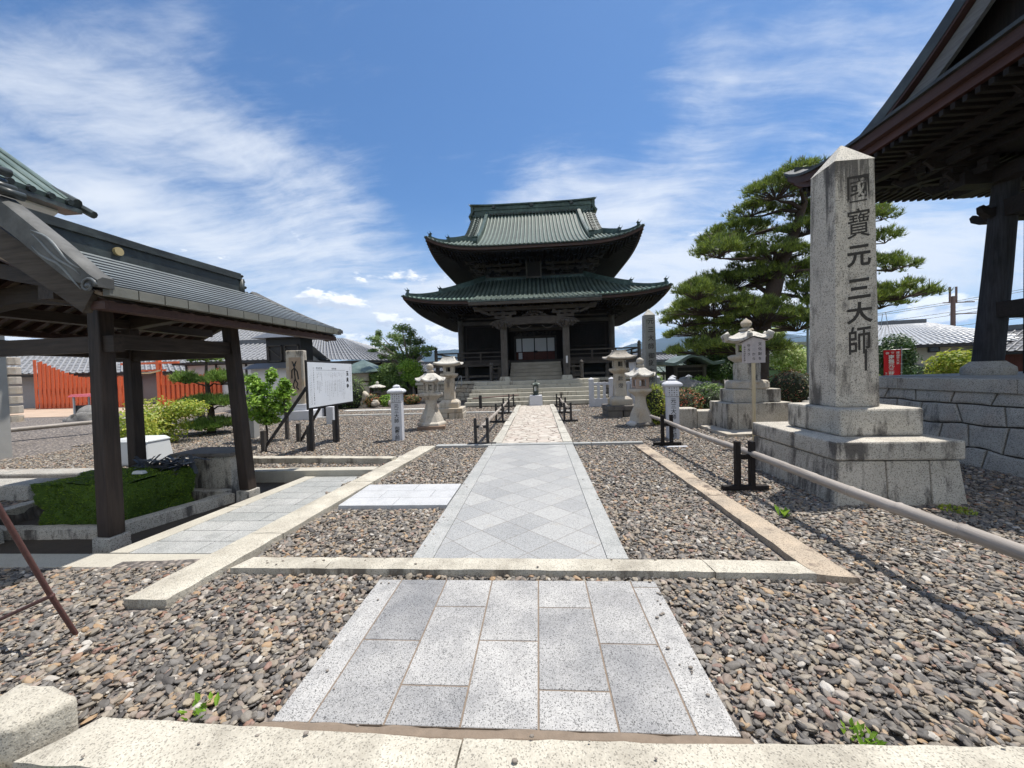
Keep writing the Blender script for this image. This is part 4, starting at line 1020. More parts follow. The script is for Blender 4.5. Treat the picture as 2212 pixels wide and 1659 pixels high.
for i in range(25):
    x = -3.3+6.6*i/24; path = [kf((x+3.38)/6.76, v) for v in (-.02, .2, .4, .6, .8, 1.0)]; i0 = len(mb.v)
    for p_ in path:
        for k_ in range(7): an = math.pi*k_/6; mb.v.append((p_[0]+.062*math.cos(an), p_[1], p_[2]+.062*math.sin(an)))
    for j in range(5):
        for k_ in range(6): a = i0+7*j+k_; mb.f.append((a, a+1, a+8, a+7))
    mb.f.append(tuple(i0+k_ for k_ in range(7)))
mb.box(-3.42, 3.42, -5.22, -5.12, 5.23, 5.31)
mb.build('porch_roof', cop_lo, T, smooth=True)
mb = MB(); mb.box(-3.38, 3.40, -5.34, -5.19, 5.03, 5.16); mb.box(-3.34, 3.34, -5.18, -5.05, 5.10, 5.24); mb.build('porch_gutter', greywx, T, bevel=.01)
mb = MB()
mb.quad((-3.3, -5.05, 5.17), (3.3, -5.05, 5.17), (3.3, -2.4, 5.62), (-3.3, -2.4, 5.62))
for i in range(38): x = -3.2+6.4*i/37; mb.sweep([(x, -5.1, 5.10), (x, -2.5, 5.54)], .07, .09)
mb.build('porch_rafters', darkwy, T)
# lower roof
RL = Roof(0, 5, 7.72, 7.88, 5.78, .36, .030, .43)
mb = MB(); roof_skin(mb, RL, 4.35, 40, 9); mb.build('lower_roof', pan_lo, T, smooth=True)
mb = MB(); ribs(mb, RL, 4.35, .262, .078, ('f', 'l', 'r')); mb.build('lower_cover_tiles', cop_lo, T, smooth=True)
mb = MB(); ribs(mb, RL, .55, .262, .086, ('f', 'l', 'r')); mb.build('lower_eave_tiles', copper('light_green_copper', (0.06, 0.09, 0.075), (0.12, 0.18, 0.15), (0.24, 0.33, 0.29), 'y', 0.4), T, smooth=True)  # paler copper paints the highlights along the eave rolls
mb = MB(); eave_band(mb, RL, .02, -.05, .0, .25); mb.build('eave_tile_edge', cop_dk, T)
mb = MB(); eave_band(mb, RL, -.055, -.20, .06, .2); mb.build('eave_board', brownf, T)
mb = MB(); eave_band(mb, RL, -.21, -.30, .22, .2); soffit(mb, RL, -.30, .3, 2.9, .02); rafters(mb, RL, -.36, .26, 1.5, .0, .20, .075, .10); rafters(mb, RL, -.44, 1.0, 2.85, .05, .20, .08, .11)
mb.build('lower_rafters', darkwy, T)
def corner_ridge(mb, R_, sx_, sy_, d0, d1, w_=.22, h_=.26, lift=.10):
    pts = []
    for i in range(9):
        d = d0+(d1-d0)*i/8; x = R_.cx+sx_*(R_.hx-d); y = R_.cy+sy_*(R_.hy-d); pts.append((x, y, R_.z(x, y, d)+lift))
    mb.sweep(pts, w_, h_); mb.sweep([(p_[0], p_[1], p_[2]+h_*.55) for p_ in pts], w_*.6, h_*.25)
    return pts
def oni(mb, p_, dx, dy, s=1.0):
    """ridge-end tile: shield, round boss and backward horns"""
    p_ = Vector(p_); d_ = Vector((dx, dy, 0)).normalized(); t_ = Vector((-d_.y, d_.x, 0))
    mb.bar(p_+Vector((0, 0, .02*s)), p_+d_*.10*s+Vector((0, 0, .02*s)), .40*s, .46*s)
    mb.bar(p_-d_*.05*s+Vector((0, 0, .30*s)), p_+d_*.14*s+Vector((0, 0, .36*s)), .46*s, .07*s)
    a = p_+d_*.12*s; mb.tube([a, a+d_*.05*s], [.13*s, .10*s], 12)
    for sg in (-1, 1): mb.tube([p_+t_*.18*s*sg+Vector((0, 0, .34*s)), p_+t_*.22*s*sg+d_*.14*s+Vector((0, 0, .42*s)), p_+t_*.22*s*sg+d_*.26*s+Vector((0, 0, .56*s))], [.035*s, .03*s, .012*s], 6)
mb = MB()
for sx_, sy_ in ((-1, -1), (1, -1), (-1, 1), (1, 1)):
    corner_ridge(mb, RL, sx_, sy_, 1.85, 4.35, .24, .30, .14); corner_ridge(mb, RL, sx_, sy_, 0.2, 1.9, .2, .18, .10)
    for d in (1.85, .30):
        x = RL.cx+sx_*(RL.hx-d); y = RL.cy+sy_*(RL.hy-d); oni(mb, (x, y, RL.z(x, y, d)+.16), sx_, sy_, .62)
for sy_ in (-1, 1): mb.box(-3.5, 3.5, 5+sy_*3.52-.16, 5+sy_*3.52+.16, 7.78, 8.02)
for sx_ in (-1, 1): mb.box(sx_*3.38-.16, sx_*3.38+.16, 1.6, 8.4, 7.78, 8.018)
mb.build('lower_ridge', cop_rg, T)
# upper body
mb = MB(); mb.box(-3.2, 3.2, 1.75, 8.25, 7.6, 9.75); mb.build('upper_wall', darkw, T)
mb = MB()
for x in (-3.2, -1.3, 1.3, 3.2): mb.lathe([(.14, 7.8), (.14, 9.1)], 12, (x, 1.65))
for z0, z1, y_ in ((8.0, 8.14, 1.5), (8.62, 8.74, 1.55), (8.98, 9.1, 1.5)): mb.box(-3.45, 3.45, y_, 1.76, z0, z1); mb.box(-3.4, -3.2, y_, 8.3, z0, z1-.002); mb.box(3.2, 3.4, y_, 8.3, z0, z1-.002)
mb.build('upper_beam', greywx, T)
mb = MB()
for x in (-3.3, -2.25, -1.3, 1.3, 2.25, 3.3): bracket(T, x, 1.55, 8.35, 0, -1, 3, .95)
for y in (1.7, 3.3, 5, 6.6, 8.2):
    for sg in (-1, 1): bracket(T, sg*3.3, y, 8.35, sg, 0, 3, .95)
for sg in (-1, 1): bracket(T, sg*3.35, 1.6, 8.35, sg*.75, -.75, 4, .95)
for e in (.55, 1.0, 1.4):
    z = 8.80+.16*e; mb.box(-3.3-e, 3.3+e, 1.55-e-.06, 1.55-e+.06, z, z+.12)
    for sg in (-1, 1): mb.box(sg*(3.3+e)-.06, sg*(3.3+e)+.06, 1.6-e, 8.4+e, z, z+.118)
mb.build('purlin', darkwx, T)
gk = MB(); gk.xf(Matrix.Identity(4)); gk.box(-.42, .42, 0, .06, -.55, .55); gk.xf(Matrix.Translation((0, .62, 8.42)) @ Matrix.Rotation(R(14), 4, 'X')); gk.build('name_tablet', darkw, T)
gk = MB(); gk.box(-.52, -.42, -.06, .08, -.66, .66); gk.box(.42, .52, -.06, .08, -.66, .66); gk.box(-.419, .419, -.06, .08, .55, .66); gk.box(-.419, .419, -.06, .08, -.66, -.55)
gk.xf(Matrix.Translation((0, .62, 8.42)) @ Matrix.Rotation(R(14), 4, 'X')); gk.build('tablet_frame', greyw, T)
mb = MB()
for x in (-2.2, 2.2):
    for i in range(30): a = rnd.uniform(-1, 1); mb.ball((x+a*.5, 1.42+rnd.uniform(-.05, .05), 8.18+.2*(1-a*a)*rnd.random()), .045, 6, 4)
mb.build('carved_strut', greywx, T)
# upper roof (hip and gable)
RU = Roof(0, 5, 6.55, 6.78, 9.20, .44, .034, .78, gx=4.55)
DG = RU.hx-RU.gx
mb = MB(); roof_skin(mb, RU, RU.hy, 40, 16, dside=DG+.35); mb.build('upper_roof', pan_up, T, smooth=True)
mb = MB(); ribs(mb, RU, RU.hy-.1, .262, .078, ('f', 'l', 'r'), dside=DG+.3); mb.build('upper_cover_tiles', cop_up, T, smooth=True)
mb = MB(); eave_band(mb, RU, .02, -.05, .0, .25); mb.build('eave_tile_edge', cop_dk, T)
mb = MB(); eave_band(mb, RU, -.055, -.22, .06, .2); mb.build('eave_board', brownf, T)
mb = MB(); eave_band(mb, RU, -.23, -.32, .22, .2); soffit(mb, RU, -.30, .3, 3.2, .06); rafters(mb, RU, -.36, .26, 1.6, .0, .20, .075, .10); rafters(mb, RU, -.45, 1.1, 3.1, .06, .20, .08, .11)
mb.build('upper_rafters', darkwy, T)
mb = MB()      # gable triangles
for sg in (-1, 1):
    pts = [(sg*(RU.gx-.35), 5+(RU.hy-d)*q_, RU.z0+RU.a*d+RU.b*d*d-.03) for q_ in (-1, 1) for d in ([DG+.2, DG+1.5, DG+3, RU.hy] if q_ < 0 else [DG+3, DG+1.5, DG+.2])]
    mb.quad(*pts)
mb.build('gable_wall', darkw, T)
mb = MB()
for sg in (-1, 1):
    for sy_ in (-1, 1):
        pts = [(sg*(RU.gx-.12), 5+sy_*(RU.hy-d), RU.z0+RU.a*d+RU.b*d*d-.26) for d in [DG+.55+(RU.hy-DG-.55)*i/8 for i in range(9)]]
        mb.sweep(pts, .12, .30)
mb.build('barge_board', brownf, T)
mb = MB()
zr = RU.z0+RU.a*RU.hy+RU.b*RU.hy**2
mb.box(-4.45, 4.45, 4.78, 5.22, zr-.12, zr+.30); mb.box(-4.55, 4.55, 4.72, 5.28, zr+.30, zr+.36); mb.box(-4.5, 4.5, 4.80, 5.20, zr+.36, zr+.60)
for sg in (-1, 1): pass
n = 14
top = [(-4.75+9.5*i/n, 5, zr+.66+.10*abs(2*i/n-1)**4) for i in range(n+1)]; mb.sweep(top, .62, .10)
mb.build('main_ridge', cop_rg, T)
mb = MB()
for i in range(32): x = -3.4+6.8*i/31; mb.tube([(x, 4.76, zr-.05), (x, 4.60, zr-.09)], .075, 8)
mb.build('ridge_tile_row', cop_dk, T)
for x in (-2.95, -.05, 2.95):
    MB().tube([(x, 4.80, zr+.52), (x, 4.66, zr+.52)], [.15, .12], 14).build('ridge_crest', cop_dk, T)
mb = MB(); vr = MB()
for sg in (-1, 1):
    for k_ in range(5): mb.box(sg*(4.55+.05*k_)-.08, sg*(4.55+.05*k_)+.08, 4.70-.10*k_, 5.30+.10*k_, zr+.38-.14*(k_+1), zr+.38-.14*k_-.02)
    mb.tube([(sg*4.6, 5, zr+.7), (sg*4.8, 5, zr+.82), (sg*4.9, 5, zr+.95)], [.06, .05, .02], 6); mb.cbox(sg*4.62, 5, zr-.2, zr+.6, .10, .32)
    # verge rolls
    for sy_ in (-1, 1):
        for j in range(14):
            d = DG+.25+(RU.hy-DG-.7)*j/13; y = 5+sy_*(RU.hy-d); z = RU.z0+RU.a*d+RU.b*d*d
            vr.tube([(sg*(RU.gx-.55), y, z+.08), (sg*(RU.gx+.12), y, z+.0)], .065, 8)
mb.build('ridge_end_tiles', cop_rg, T); vr.build('verge_tiles', pan_up, T, smooth=True)
mb = MB()
for sg in (-1, 1):
    for sy_ in (-1, 1):
        pts = [(sg*(3.62-.02*d), 5+sy_*(RU.hy-d), RU.z0+RU.a*d+RU.b*d*d+.13) for d in [.95+(RU.hy-1.1)*i/10 for i in range(11)]]
        mb.sweep(pts, .24, .30); mb.sweep([(p_[0], p_[1], p_[2]+.17) for p_ in pts], .14, .07); oni(mb, (pts[0][0], pts[0][1], pts[0][2]+.05), 0, sy_, .75)
        corner_ridge(mb, RU, sg, sy_, 1.2, DG+.1, .24, .30, .14); corner_ridge(mb, RU, sg, sy_, .2, 1.25, .2, .18, .1)
        mb.sweep([(sg*3.7, 5+sy_*(RU.hy-1.75), RU.z0+.44*1.75+.25), (sg*(RU.gx+.1), 5+sy_*(RU.hy-DG-.05), RU.z(RU.gx, 5+sy_*(RU.hy-DG), DG)+.16)], .22, .28)
        for d in (1.2, .30):
            x = RU.cx+sg*(RU.hx-d); y = RU.cy+sy_*(RU.hy-d); oni(mb, (x, y, RU.z(x, y, d)+.16), sg, sy_, .6)
mb.build('descending_ridge', cop_rg, T)
# veranda
mb = MB(); mb.box(-6.15, 6.15, -2.0, .1, 2.0, 2.12); mb.box(-6.15, -4.7, .1, 11.5, 2.0, 2.118); mb.box(4.7, 6.15, .1, 11.5, 2.0, 2.118); mb.box(-6.22, 6.22, -2.1, -2.0, 1.95, 2.14)
mb.build('veranda_floor', greywx, T)
mb = MB()
for x in (-6.0, -4.2, -2.2, 2.2, 4.2, 6.0):
    mb.cbox(x, -1.85, 1.18, 1.96, .10); mb.frus(x-.2, x+.2, -2.05, -1.65, 1.08, x-.14, x+.14, -1.99, -1.71, 1.19)
mb.box(-6.1, -2.1, -1.9, -1.8, 1.30, 1.42); mb.box(2.1, 6.1, -1.9, -1.8, 1.30, 1.42)
for sg in (-1, 1):
    for y in (1, 4, 7, 10): mb.cbox(sg*6.0, y, 1.1, 1.98, .1)
mb.build('veranda_post', greyw, T)
MB().box(-5.6, 5.6, .3, .4, 1.05, 2.0).build('underfloor_void_shade', blackw, T)  # black sheet painting the shade of the open space under the floor
mb = MB()
def rail(mb, a, b_, n_, post=.05):
    a, b_ = Vector(a), Vector(b_)
    for z, th in ((.16, .07), (.40, .06), (.66, .08)): mb.bar(a+Vector((0, 0, z)), b_+Vector((0, 0, z)), th, th)
    for i in range(n_+1): p_ = a.lerp(b_, i/n_); mb.cbox(p_.x, p_.y, p_.z, p_.z+.64, post)
rail(mb, (-6.05, -1.95, 2.12), (-1.95, -1.95, 2.12), 3); rail(mb, (1.95, -1.95, 2.12), (6.05, -1.95, 2.12), 3)
rail(mb, (-6.05, -1.95, 2.12), (-6.05, 11, 2.12), 7); rail(mb, (6.05, -1.95, 2.12), (6.05, 11, 2.12), 7)
mb.build('veranda_railing', greywx, T)
for x, y, z in ((-6.05, -1.95, 2.12), (6.05, -1.95, 2.12), (-1.9, -1.95, 2.12), (1.9, -1.95, 2.12), (-2.45, -4.0, PZ), (2.45, -4.0, PZ)):
    s_ = .8 if z > 2 else .75
    MB().lathe([(.10, z), (.10, z+1.0*s_), (.115, z+1.02*s_), (.115, z+1.06*s_), (.07, z+1.1*s_), (.11, z+1.18*s_), (.09, z+1.26*s_), (.02, z+1.36*s_)], 12, (x, y)).build('newel_post', greyw, T, smooth=True)
mb = MB()
for i in range(5): y0 = -4.25+.42*i; z1 = PZ+.20*(i+1); mb.box(-1.45, 1.42, y0, y0+.46 if i < 4 else -2.12, z1-.19, z1)
mb.build('wooden_steps', wood('worn_step_planks', (0.20, 0.18, 0.145), (0.33, 0.31, 0.26), 'x'), T, bevel=.012)
mb = MB()
for sg in (-1, 1):
    mb.bar((sg*1.6, -4.3, 1.25), (sg*1.6, -2.1, 2.15), .1, .30); rail(mb, (sg*2.4, -4.0, 1.12), (sg*1.75, -4.0, 1.12), 1, .04); mb.bar((sg*1.85, -4.3, 1.75), (sg*1.95, -2.0, 2.75), .07, .08)
mb.build('step_stringer', greyw, T)

# ================================================================== STONE THINGS
def window_box(mb, n, r, z0, z1, c=(0, 0), t_=.035, rot=0.0, wr=.55):
    """hollow fire box: corner posts, sill and head, open windows"""
    k_ = 1/math.cos(math.pi/n)
    P_ = [(c[0]+math.cos(rot+2*math.pi*i/n)*r*k_, c[1]+math.sin(rot+2*math.pi*i/n)*r*k_) for i in range(n)]
    sill = z0+(z1-z0)*.22; head = z1-(z1-z0)*.18
    mb.lathe([(r, z0), (r, sill)], n, c, rot); mb.lathe([(r, head), (r, z1)], n, c, rot)
    for i in range(n):
        a = Vector((*P_[i], 0)); b_ = Vector((*P_[(i+1) % n], 0)); e = (b_-a).normalized(); L_ = (b_-a).length; m_ = (1-wr)/2*L_
        nin = Vector((-e.y, e.x, 0))
        for s0, s1 in ((0, m_), (L_-m_, L_)):
            q0 = a+e*s0; q1 = a+e*s1; i0 = len(mb.v)
            for z in (sill-.002, head+.002): mb.v += [(q0.x, q0.y, z), (q1.x, q1.y, z), (q1.x+nin.x*t_, q1.y+nin.y*t_, z), (q0.x+nin.x*t_, q0.y+nin.y*t_, z)]
            mb.f += [tuple(i0+j for j in q_) for q_ in ((3, 2, 1, 0), (4, 5, 6, 7), (0, 1, 5, 4), (1, 2, 6, 5), (2, 3, 7, 6), (3, 0, 4, 7))]
def small_lantern(name, label, loc, rz, variant):
    T_ = thing(name, label, 'stone lantern', loc, rz, 'stone lanterns along the path')
    if variant == 0:
        MB().lathe([(.40, -.06), (.39, .07)], 4, rot=R(45)).build('plinth', stone('rusty_plinth', (0.28, 0.19, 0.13), (0.16, 0.11, 0.08), stain=.5), T_, bevel=.02)
        MB().lathe([(.37, .07), (.36, .13), (.31, .17), (.29, .23)], 6).build('base', lantm, T_, bevel=.012)
    else:
        MB().rock((0, 0, .0), .36, (1.1, 1.0, .32), seed=4, amp=.3).build('base', lantd, T_, smooth='all')
        b_ = MB().rock((-.30, -.14, .05), .13, (1.1, 1, .7), seed=9); b_.build('base_stone', granite, T_, smooth='all')
    MB().lathe([(.30, .20 if variant == 0 else .08), (.25, .34), (.19, .48), (.155, .60), (.14, .70), (.145, .80)], 6).build('shaft', lantm, T_, bevel=.012)
    MB().lathe([(.15, .79), (.22, .86), (.28, .91), (.30, .925), (.30, .985), (.27, 1.0)], 6).build('platform', lantm, T_, bevel=.01)
    mb = MB(); window_box(mb, 4 if variant else 6, .175 if variant else .185, 1.0, 1.30, rot=R(45) if variant else 0); fb = mb.build('fire_box', lantm if variant == 0 else stone('pinkish_fire_box', (0.44, 0.33, 0.27), (0.33, 0.24, 0.19), stain=.3), T_, bevel=.006)
    MB().proof(6, [(.15, 1.29, 0), (.34, 1.325, .05), (.375, 1.33, .075), (.37, 1.365, .075), (.27, 1.42, .035), (.19, 1.50, .01), (.13, 1.565, 0), (.06, 1.58, 0)], seg=8).build('roof', lantr, T_, smooth=True)
    MB().lathe([(.08, 1.57), (.11, 1.60), (.11, 1.64), (.06, 1.665), (.095, 1.70), (.105, 1.75), (.09, 1.80), (.04, 1.835), (.01, 1.85)], 16).build('finial', lantm, T_, smooth=True)
    return T_
small_lantern('stone_lantern', 'pale hexagonal stone lantern with ball top left of the path, before the taller square lantern', (-3.13, 11.0, 0), R(12), 0)
small_lantern('stone_lantern', 'hexagonal stone lantern with pinkish fire box and a white boulder at its foot', (2.80, 10.8, -.03), R(8), 1)
def big_lantern(label, loc, rz, variant):
    T_ = thing('stone_lantern', label, 'stone lantern', loc, rz, 'tall square stone lanterns before the steps')
    pm = lantm if variant == 0 else lantd
    mb = MB(); mb.cbox(-.26, 0, -.06, .165, .235, .5); mb.cbox(.26, 0, -.06, .165, .255, .5)
    mb.build('plinth', lantm if variant == 0 else lantd, T_, bevel=.02)
    MB().cbox(0, 0, .17, .33, .52 if variant else .50).build('pedestal', pm, T_, bevel=.02)
    MB().proof(4, [(.33, .33, 0), (.345, .47, 0), (.335, .53, 0), (.26, .60, 0), (.22, .62, 0)], rot=R(45), seg=4).build('base', lantm, T_, bevel=.01)
    MB().frus(-.19, .19, -.19, .19, .62, -.165, .165, -.165, .165, 1.38).build('shaft', lantm, T_, bevel=.015)
    MB().lathe([(.17, 1.37), (.20, 1.40), (.27, 1.46), (.29, 1.50), (.28, 1.55), (.2, 1.56)], 4, rot=R(45)).build('platform', lantm, T_, bevel=.012)
    mb = MB(); window_box(mb, 4, .185, 1.56, 1.83, rot=R(45), wr=.40); mb.build('fire_box', lantm, T_, bevel=.006)
    rm = lantr if variant == 0 else stone('grey_lantern_roof', (0.42, 0.38, 0.32), (0.30, 0.27, 0.23), stain=.6, topstain=True, bump=.8)
    MB().proof(4, [(.2, 1.82, 0), (.42, 1.86, .04), (.46, 1.87, .06), (.45, 1.905, .06), (.34, 1.95, .02), (.25, 2.03, 0), (.20, 2.12, 0), (.19, 2.15, .03), (.12, 2.15, 0)], rot=R(45), seg=10).build('roof', rm, T_, smooth=True)
    if variant:
        mb = MB(); column(mb, '献燈', (0, -.182, 1.22), .17, .24, off=.01); mb.build('inscription', carve2, T_)
    return T_
big_lantern('tall pale stone lantern with white-topped square roof, left of the broad steps', (-3.20, 13.7, 0), R(4), 0)
big_lantern('tall stone lantern with darker roof on a dark pedestal, right of the broad steps', (2.72, 13.15, 0), R(2), 1)
# white marker posts
def grille(mb, z, s_=.075):
    k_ = 0
    for i in range(4):
        for j in range(4):
            if (i+j) % 2 == 0 or True:
                x = -s_+2*s_*i/3; zz = z-s_+2*s_*j/3; r = .016 if (i+j) % 2 else .011
                mb.v += [(x-r, 0, zz), (x, 0, zz-r), (x+r, 0, zz), (x, 0, zz+r)]; a = len(mb.v)-4; mb.f.append((a, a+1, a+2, a+3))
def marker(label, loc, rz):
    T_ = thing('marker_post', label, 'stone post', loc, rz, 'white granite marker posts')
    MB().cbox(0, 0, -.08, .875, .122).build('shaft', bluegr, T_, bevel=.006)
    MB().cbox(0, 0, .875, .885, .112).build('groove', joint, T_)
    MB().cbox(0, 0, .885, 1.10, .125).build('head', bluegr, T_, bevel=.005)
    MB().lathe([(.125, 1.10), (.185, 1.11), (.19, 1.155), (.15, 1.195), (.07, 1.225)], 4, rot=R(45)).build('cap', bluegr, T_, bevel=.01)
    MB().lathe([(.07, 1.222), (.072, 1.26), (.075, 1.265), (.04, 1.295), (.005, 1.305)], 4, rot=R(45)).build('finial', bluegr, T_, bevel=.004)
    mb = MB(); grille(mb, 0); mb.v = [(v[0], v[1]-.1275, v[2]+.995) for v in mb.v]; mb.build('pierced_grille', joint, T_, recalc=False)
    mb = MB(); column(mb, '元三大師', (0.005, -.1240, .79), .115, .115, off=.012); column(mb, '御寳前', (0.005, -.1240, .275), .115, .115, off=.012); mb.build('lettering', inkm, T_)
    return T_
marker('white granite marker post with black characters standing left of the path beside the notice board', (-3.42, 9.08, 0), R(7))
marker('white granite marker post with black characters standing right of the path behind the bamboo rail', (2.93, 8.68, 0), R(-9))

# the great monument
T_ = thing('stone_monument', 'tall granite pillar carved with six characters on a stepped weathered base, right foreground', 'monument', (3.95, 5.0, 0), R(-1.5))
mb = MB()
for (x0, x1, X0, X1) in ((-.74, -.22, -.69, -.22), (-.21, .21, -.21, .21), (.22, .56, .22, .505)):
    mb.frus(x0, x1, -.66, .5, -.1, X0, X1, -.62, .5, .43)
mb.frus(-.755, -.60, -.645, 1.1, -.1, -.705, -.60, -.605, 1.1, .427); mb.frus(-.6, .565, .51, 1.15, -.1, -.6, .52, .51, 1.1, .43)
mb.build('lower_base', basem, T_, bevel=.015)
mb = MB(); mb.box(-.735, .545, -.645, .15, .44, .645); mb.box(-.73, .54, .16, 1.1, .44, .64); mb.build('base_slab', basem, T_, bevel=.022)
MB().box(-.46, .43, -.32, .68, .646, .965).build('upper_base', basem, T_, bevel=.03)
PM = Matrix.Translation((-.10, .16, 0))
mb = MB(); mb.frus(-.245, .25, -.245, .25, .965, -.22, .22, -.22, .22, 3.93); mb.xf(PM); mb.build('pillar', stelem, T_, bevel=.012)
MB().frus(-.222, .222, -.222, .222, 3.925, -.01, .01, -.01, .01, 4.21).xf(PM).build('pillar_top', stone('pale_pillar_top', (0.58, 0.54, 0.46), (0.47, 0.44, 0.38), stain=.25, speck=.45, sp_scale=80, bump=.6), T_)
mb = MB()
for ch, z, s_, h in (('國', 3.58, .26, .33), ('寶', 3.17, .26, .35), ('元', 2.78, .25, .27), ('三', 2.39, .25, .28), ('大', 2.10, .27, .25), ('師', 1.77, .25, .34)):
    y = -.2450+.00843*(z-.965)-.003
    glyph(mb, ch, (.030, y, z), s_*1.10, h*1.06, (1, 0, 0), (0, .0084, 1), {'國': .007, '寶': .004, '師': .012}.get(ch, .026), .10)
mb.box(.082, .108, -.2450, -.237, 1.40, 1.66)
mb.xf(PM); mb.build('inscription', carvem, T_)

# far obelisk
T_ = thing('stone_monument', 'slender grey stone pillar with seven carved characters standing right of the temple', 'monument', (4.55, 16.1, 0), R(2))
MB().frus(-.24, .24, -.24, .24, -.05, -.20, .20, -.20, .20, 3.68).build('pillar', stone('grey_obelisk_granite', (0.30, 0.30, 0.275), (0.24, 0.24, 0.225), stain=.15, speck=.2), T_, bevel=.01)
MB().frus(-.2, .2, -.2, .2, 3.68, -.01, .01, -.01, .01, 3.93).build('pillar_top', lantr, T_)
MB().cbox(0, 0, -.05, .12, .48).build('base', lantm, T_, bevel=.02)
mb = MB(); column(mb, '元三大師御誕生所', (0.02, -.212, 3.42), .25, .335, up=(0, .008, 1), off=.012); mb.v = [(v[0], -.2-.044*(1-(v[2])/3.68)-.003, v[2]) for v in mb.v]; mb.build('inscription', carvem, T_)

# lantern on tiered pedestal (right)
T_ = thing('stone_lantern', 'huge lotus-based stone lantern on a three-tier stained pedestal behind the wooden notice', 'stone lantern', (5.06, 9.72, 0))
mb = MB(); mb.box(-1.0, 1.15, -1.12, .8, -.06, .035); mb.build('ground_slab', lantm, T_, bevel=.01)
mb = MB(); mb.box(-.70, -.47, -.505, .45, .03, .64); mb.box(-.465, .74, -.51, .45, .03, .642); mb.build('pedestal', basem, T_, bevel=.018)
MB().cbox(.02, -.05, .643, .955, .53, .36).build('pedestal', basem, T_, bevel=.02)
MB().lathe([(.42, .956), (.44, .98), (.43, 1.10), (.36, 1.16)], 8, rot=R(22.5)).build('lotus_base', lantm, T_, bevel=.02)
mb = MB()
for i in range(16): a = 2*math.pi*i/16; mb.ball((.37*math.cos(a), .37*math.sin(a), 1.11), .085, 8, 6, (1, 1, .55))
mb.build('lotus_petals', lantm, T_, smooth='all')
MB().lathe([(.27, 1.15), (.275, 1.55), (.24, 1.6)], 8, rot=R(22.5)).build('shaft', basem, T_, bevel=.02)
MB().lathe([(.24, 1.59), (.36, 1.68), (.38, 1.74), (.3, 1.78)], 8, rot=R(22.5)).build('platform', lantm, T_, bevel=.015)
mb = MB(); window_box(mb, 6, .22, 1.77, 2.06); mb.build('fire_box', lantm, T_, bevel=.01)
MB().proof(6, [(.2, 2.05, 0), (.40, 2.09, .05), (.46, 2.10, .09), (.45, 2.15, .09), (.3, 2.22, .02), (.16, 2.32, 0), (.1, 2.34, 0)], seg=8, rot=R(10)).build('roof', lantr, T_, smooth=True)
mb = MB()
for i in range(6):
    a = R(10)+math.pi/3*i; mb.tube([(.44*math.cos(a), .44*math.sin(a), 2.14), (.52*math.cos(a), .52*math.sin(a), 2.17), (.55*math.cos(a), .55*math.sin(a), 2.25), (.49*math.cos(a), .49*math.sin(a), 2.29), (.45*math.cos(a), .45*math.sin(a), 2.25)], [.05, .06, .06, .05, .03], 8)
mb.build('curled_roof_corner', lantr, T_, smooth='all')
MB().lathe([(.10, 2.33), (.16, 2.36), (.14, 2.40), (.06, 2.42), (.11, 2.47), (.125, 2.53), (.10, 2.58), (.03, 2.63), (.005, 2.66)], 16).build('finial', lantm, T_, smooth=True)

# bronze lantern on granite block in front of the steps
T_ = thing('bronze_lantern', 'small dark bronze lantern on a pale granite block before the broad temple steps', 'lantern', (-.13, 17.72, 0), R(45))
MB().lathe([(.30, -.05), (.28, .45)], 4, rot=R(0)).build('pedestal', bluegr, T_, bevel=.01)
MB().lathe([(.13, .45), (.14, .48), (.10, .52), (.10, .56), (.13, .58)], 6).build('base', bronze, T_)
mb = MB(); window_box(mb, 6, .115, .57, .92, t_=.02, wr=.72); mb.build('fire_box', bronze, T_)
MB().lathe([(.05, .58), (.055, .86), (.04, .9)], 10).build('lamp_glass', whplast, T_)
MB().proof(6, [(.12, .915, 0), (.185, .93, .02), (.18, .95, .02), (.09, 1.02, 0), (.04, 1.06, 0), (.02, 1.075, 0)], seg=4).build('roof', bronze, T_)
MB().lathe([(.02, 1.07), (.035, 1.10), (.03, 1.13), (.004, 1.18)], 10).build('finial', bronze, T_, smooth=True)

# ================================================================== BAMBOO RAILS
def rail_stand(label, loc, rz=0.0, group='rail stands', h=.58, w_=.17, foot=.54, mat=None):
    T_ = thing('rail_stand', label, 'rail stand', loc, rz, group); mat = mat or darkw
    for sg in (-1, 1): MB().cbox(sg*w_/2, 0, .03, h, .03, .035).build('post', mat, T_, bevel=.006)
    MB().box(-foot/2, foot/2, -.035, .035, -.02, .035).build('foot', mat, T_, bevel=.006)
    MB().box(-w_/2+.03, w_/2-.03, -.025, .025, h*.62, h*.72).build('crossbar', mat, T_)
    return T_
def bamboo_pole(name, label, p0, p1, r0, r1, group=None, nodes=.42, mat=None):
    p0, p1 = Vector(p0), Vector(p1); L_ = (p1-p0).length; pts = []; rr_ = []
    k_ = 0; s = 0
    while s < L_:
        f = s/L_; r = r0+(r1-r0)*f
        sag = -0.012*math.sin(math.pi*f)+.006*math.sin(s*2.1)
        for ds, m_ in ((0, 1.0), (nodes-.035, 1.0), (nodes-.018, 1.10), (nodes-.008, .98)):
            if s+ds < L_: q_ = p0.lerp(p1, (s+ds)/L_); pts.append(q_+Vector((sag*.6, 0, sag))); rr_.append(r*m_)
        s += nodes
    return tag(MB().tube(pts, rr_, 14).build(name, mat or bamboo, smooth=True), label, 'bamboo rail', group)
bamboo_pole('bamboo_pole', 'long thick grey bamboo pole running along the right side of the path in the foreground', (2.66, 0.9, .425), (2.52, 9.15, .435), .047, .034)
rail_stand('dark wooden H-shaped rail stand in the right foreground, before the big monument', (2.50, 4.88, 0), R(0), 'stands of the long right bamboo rail')
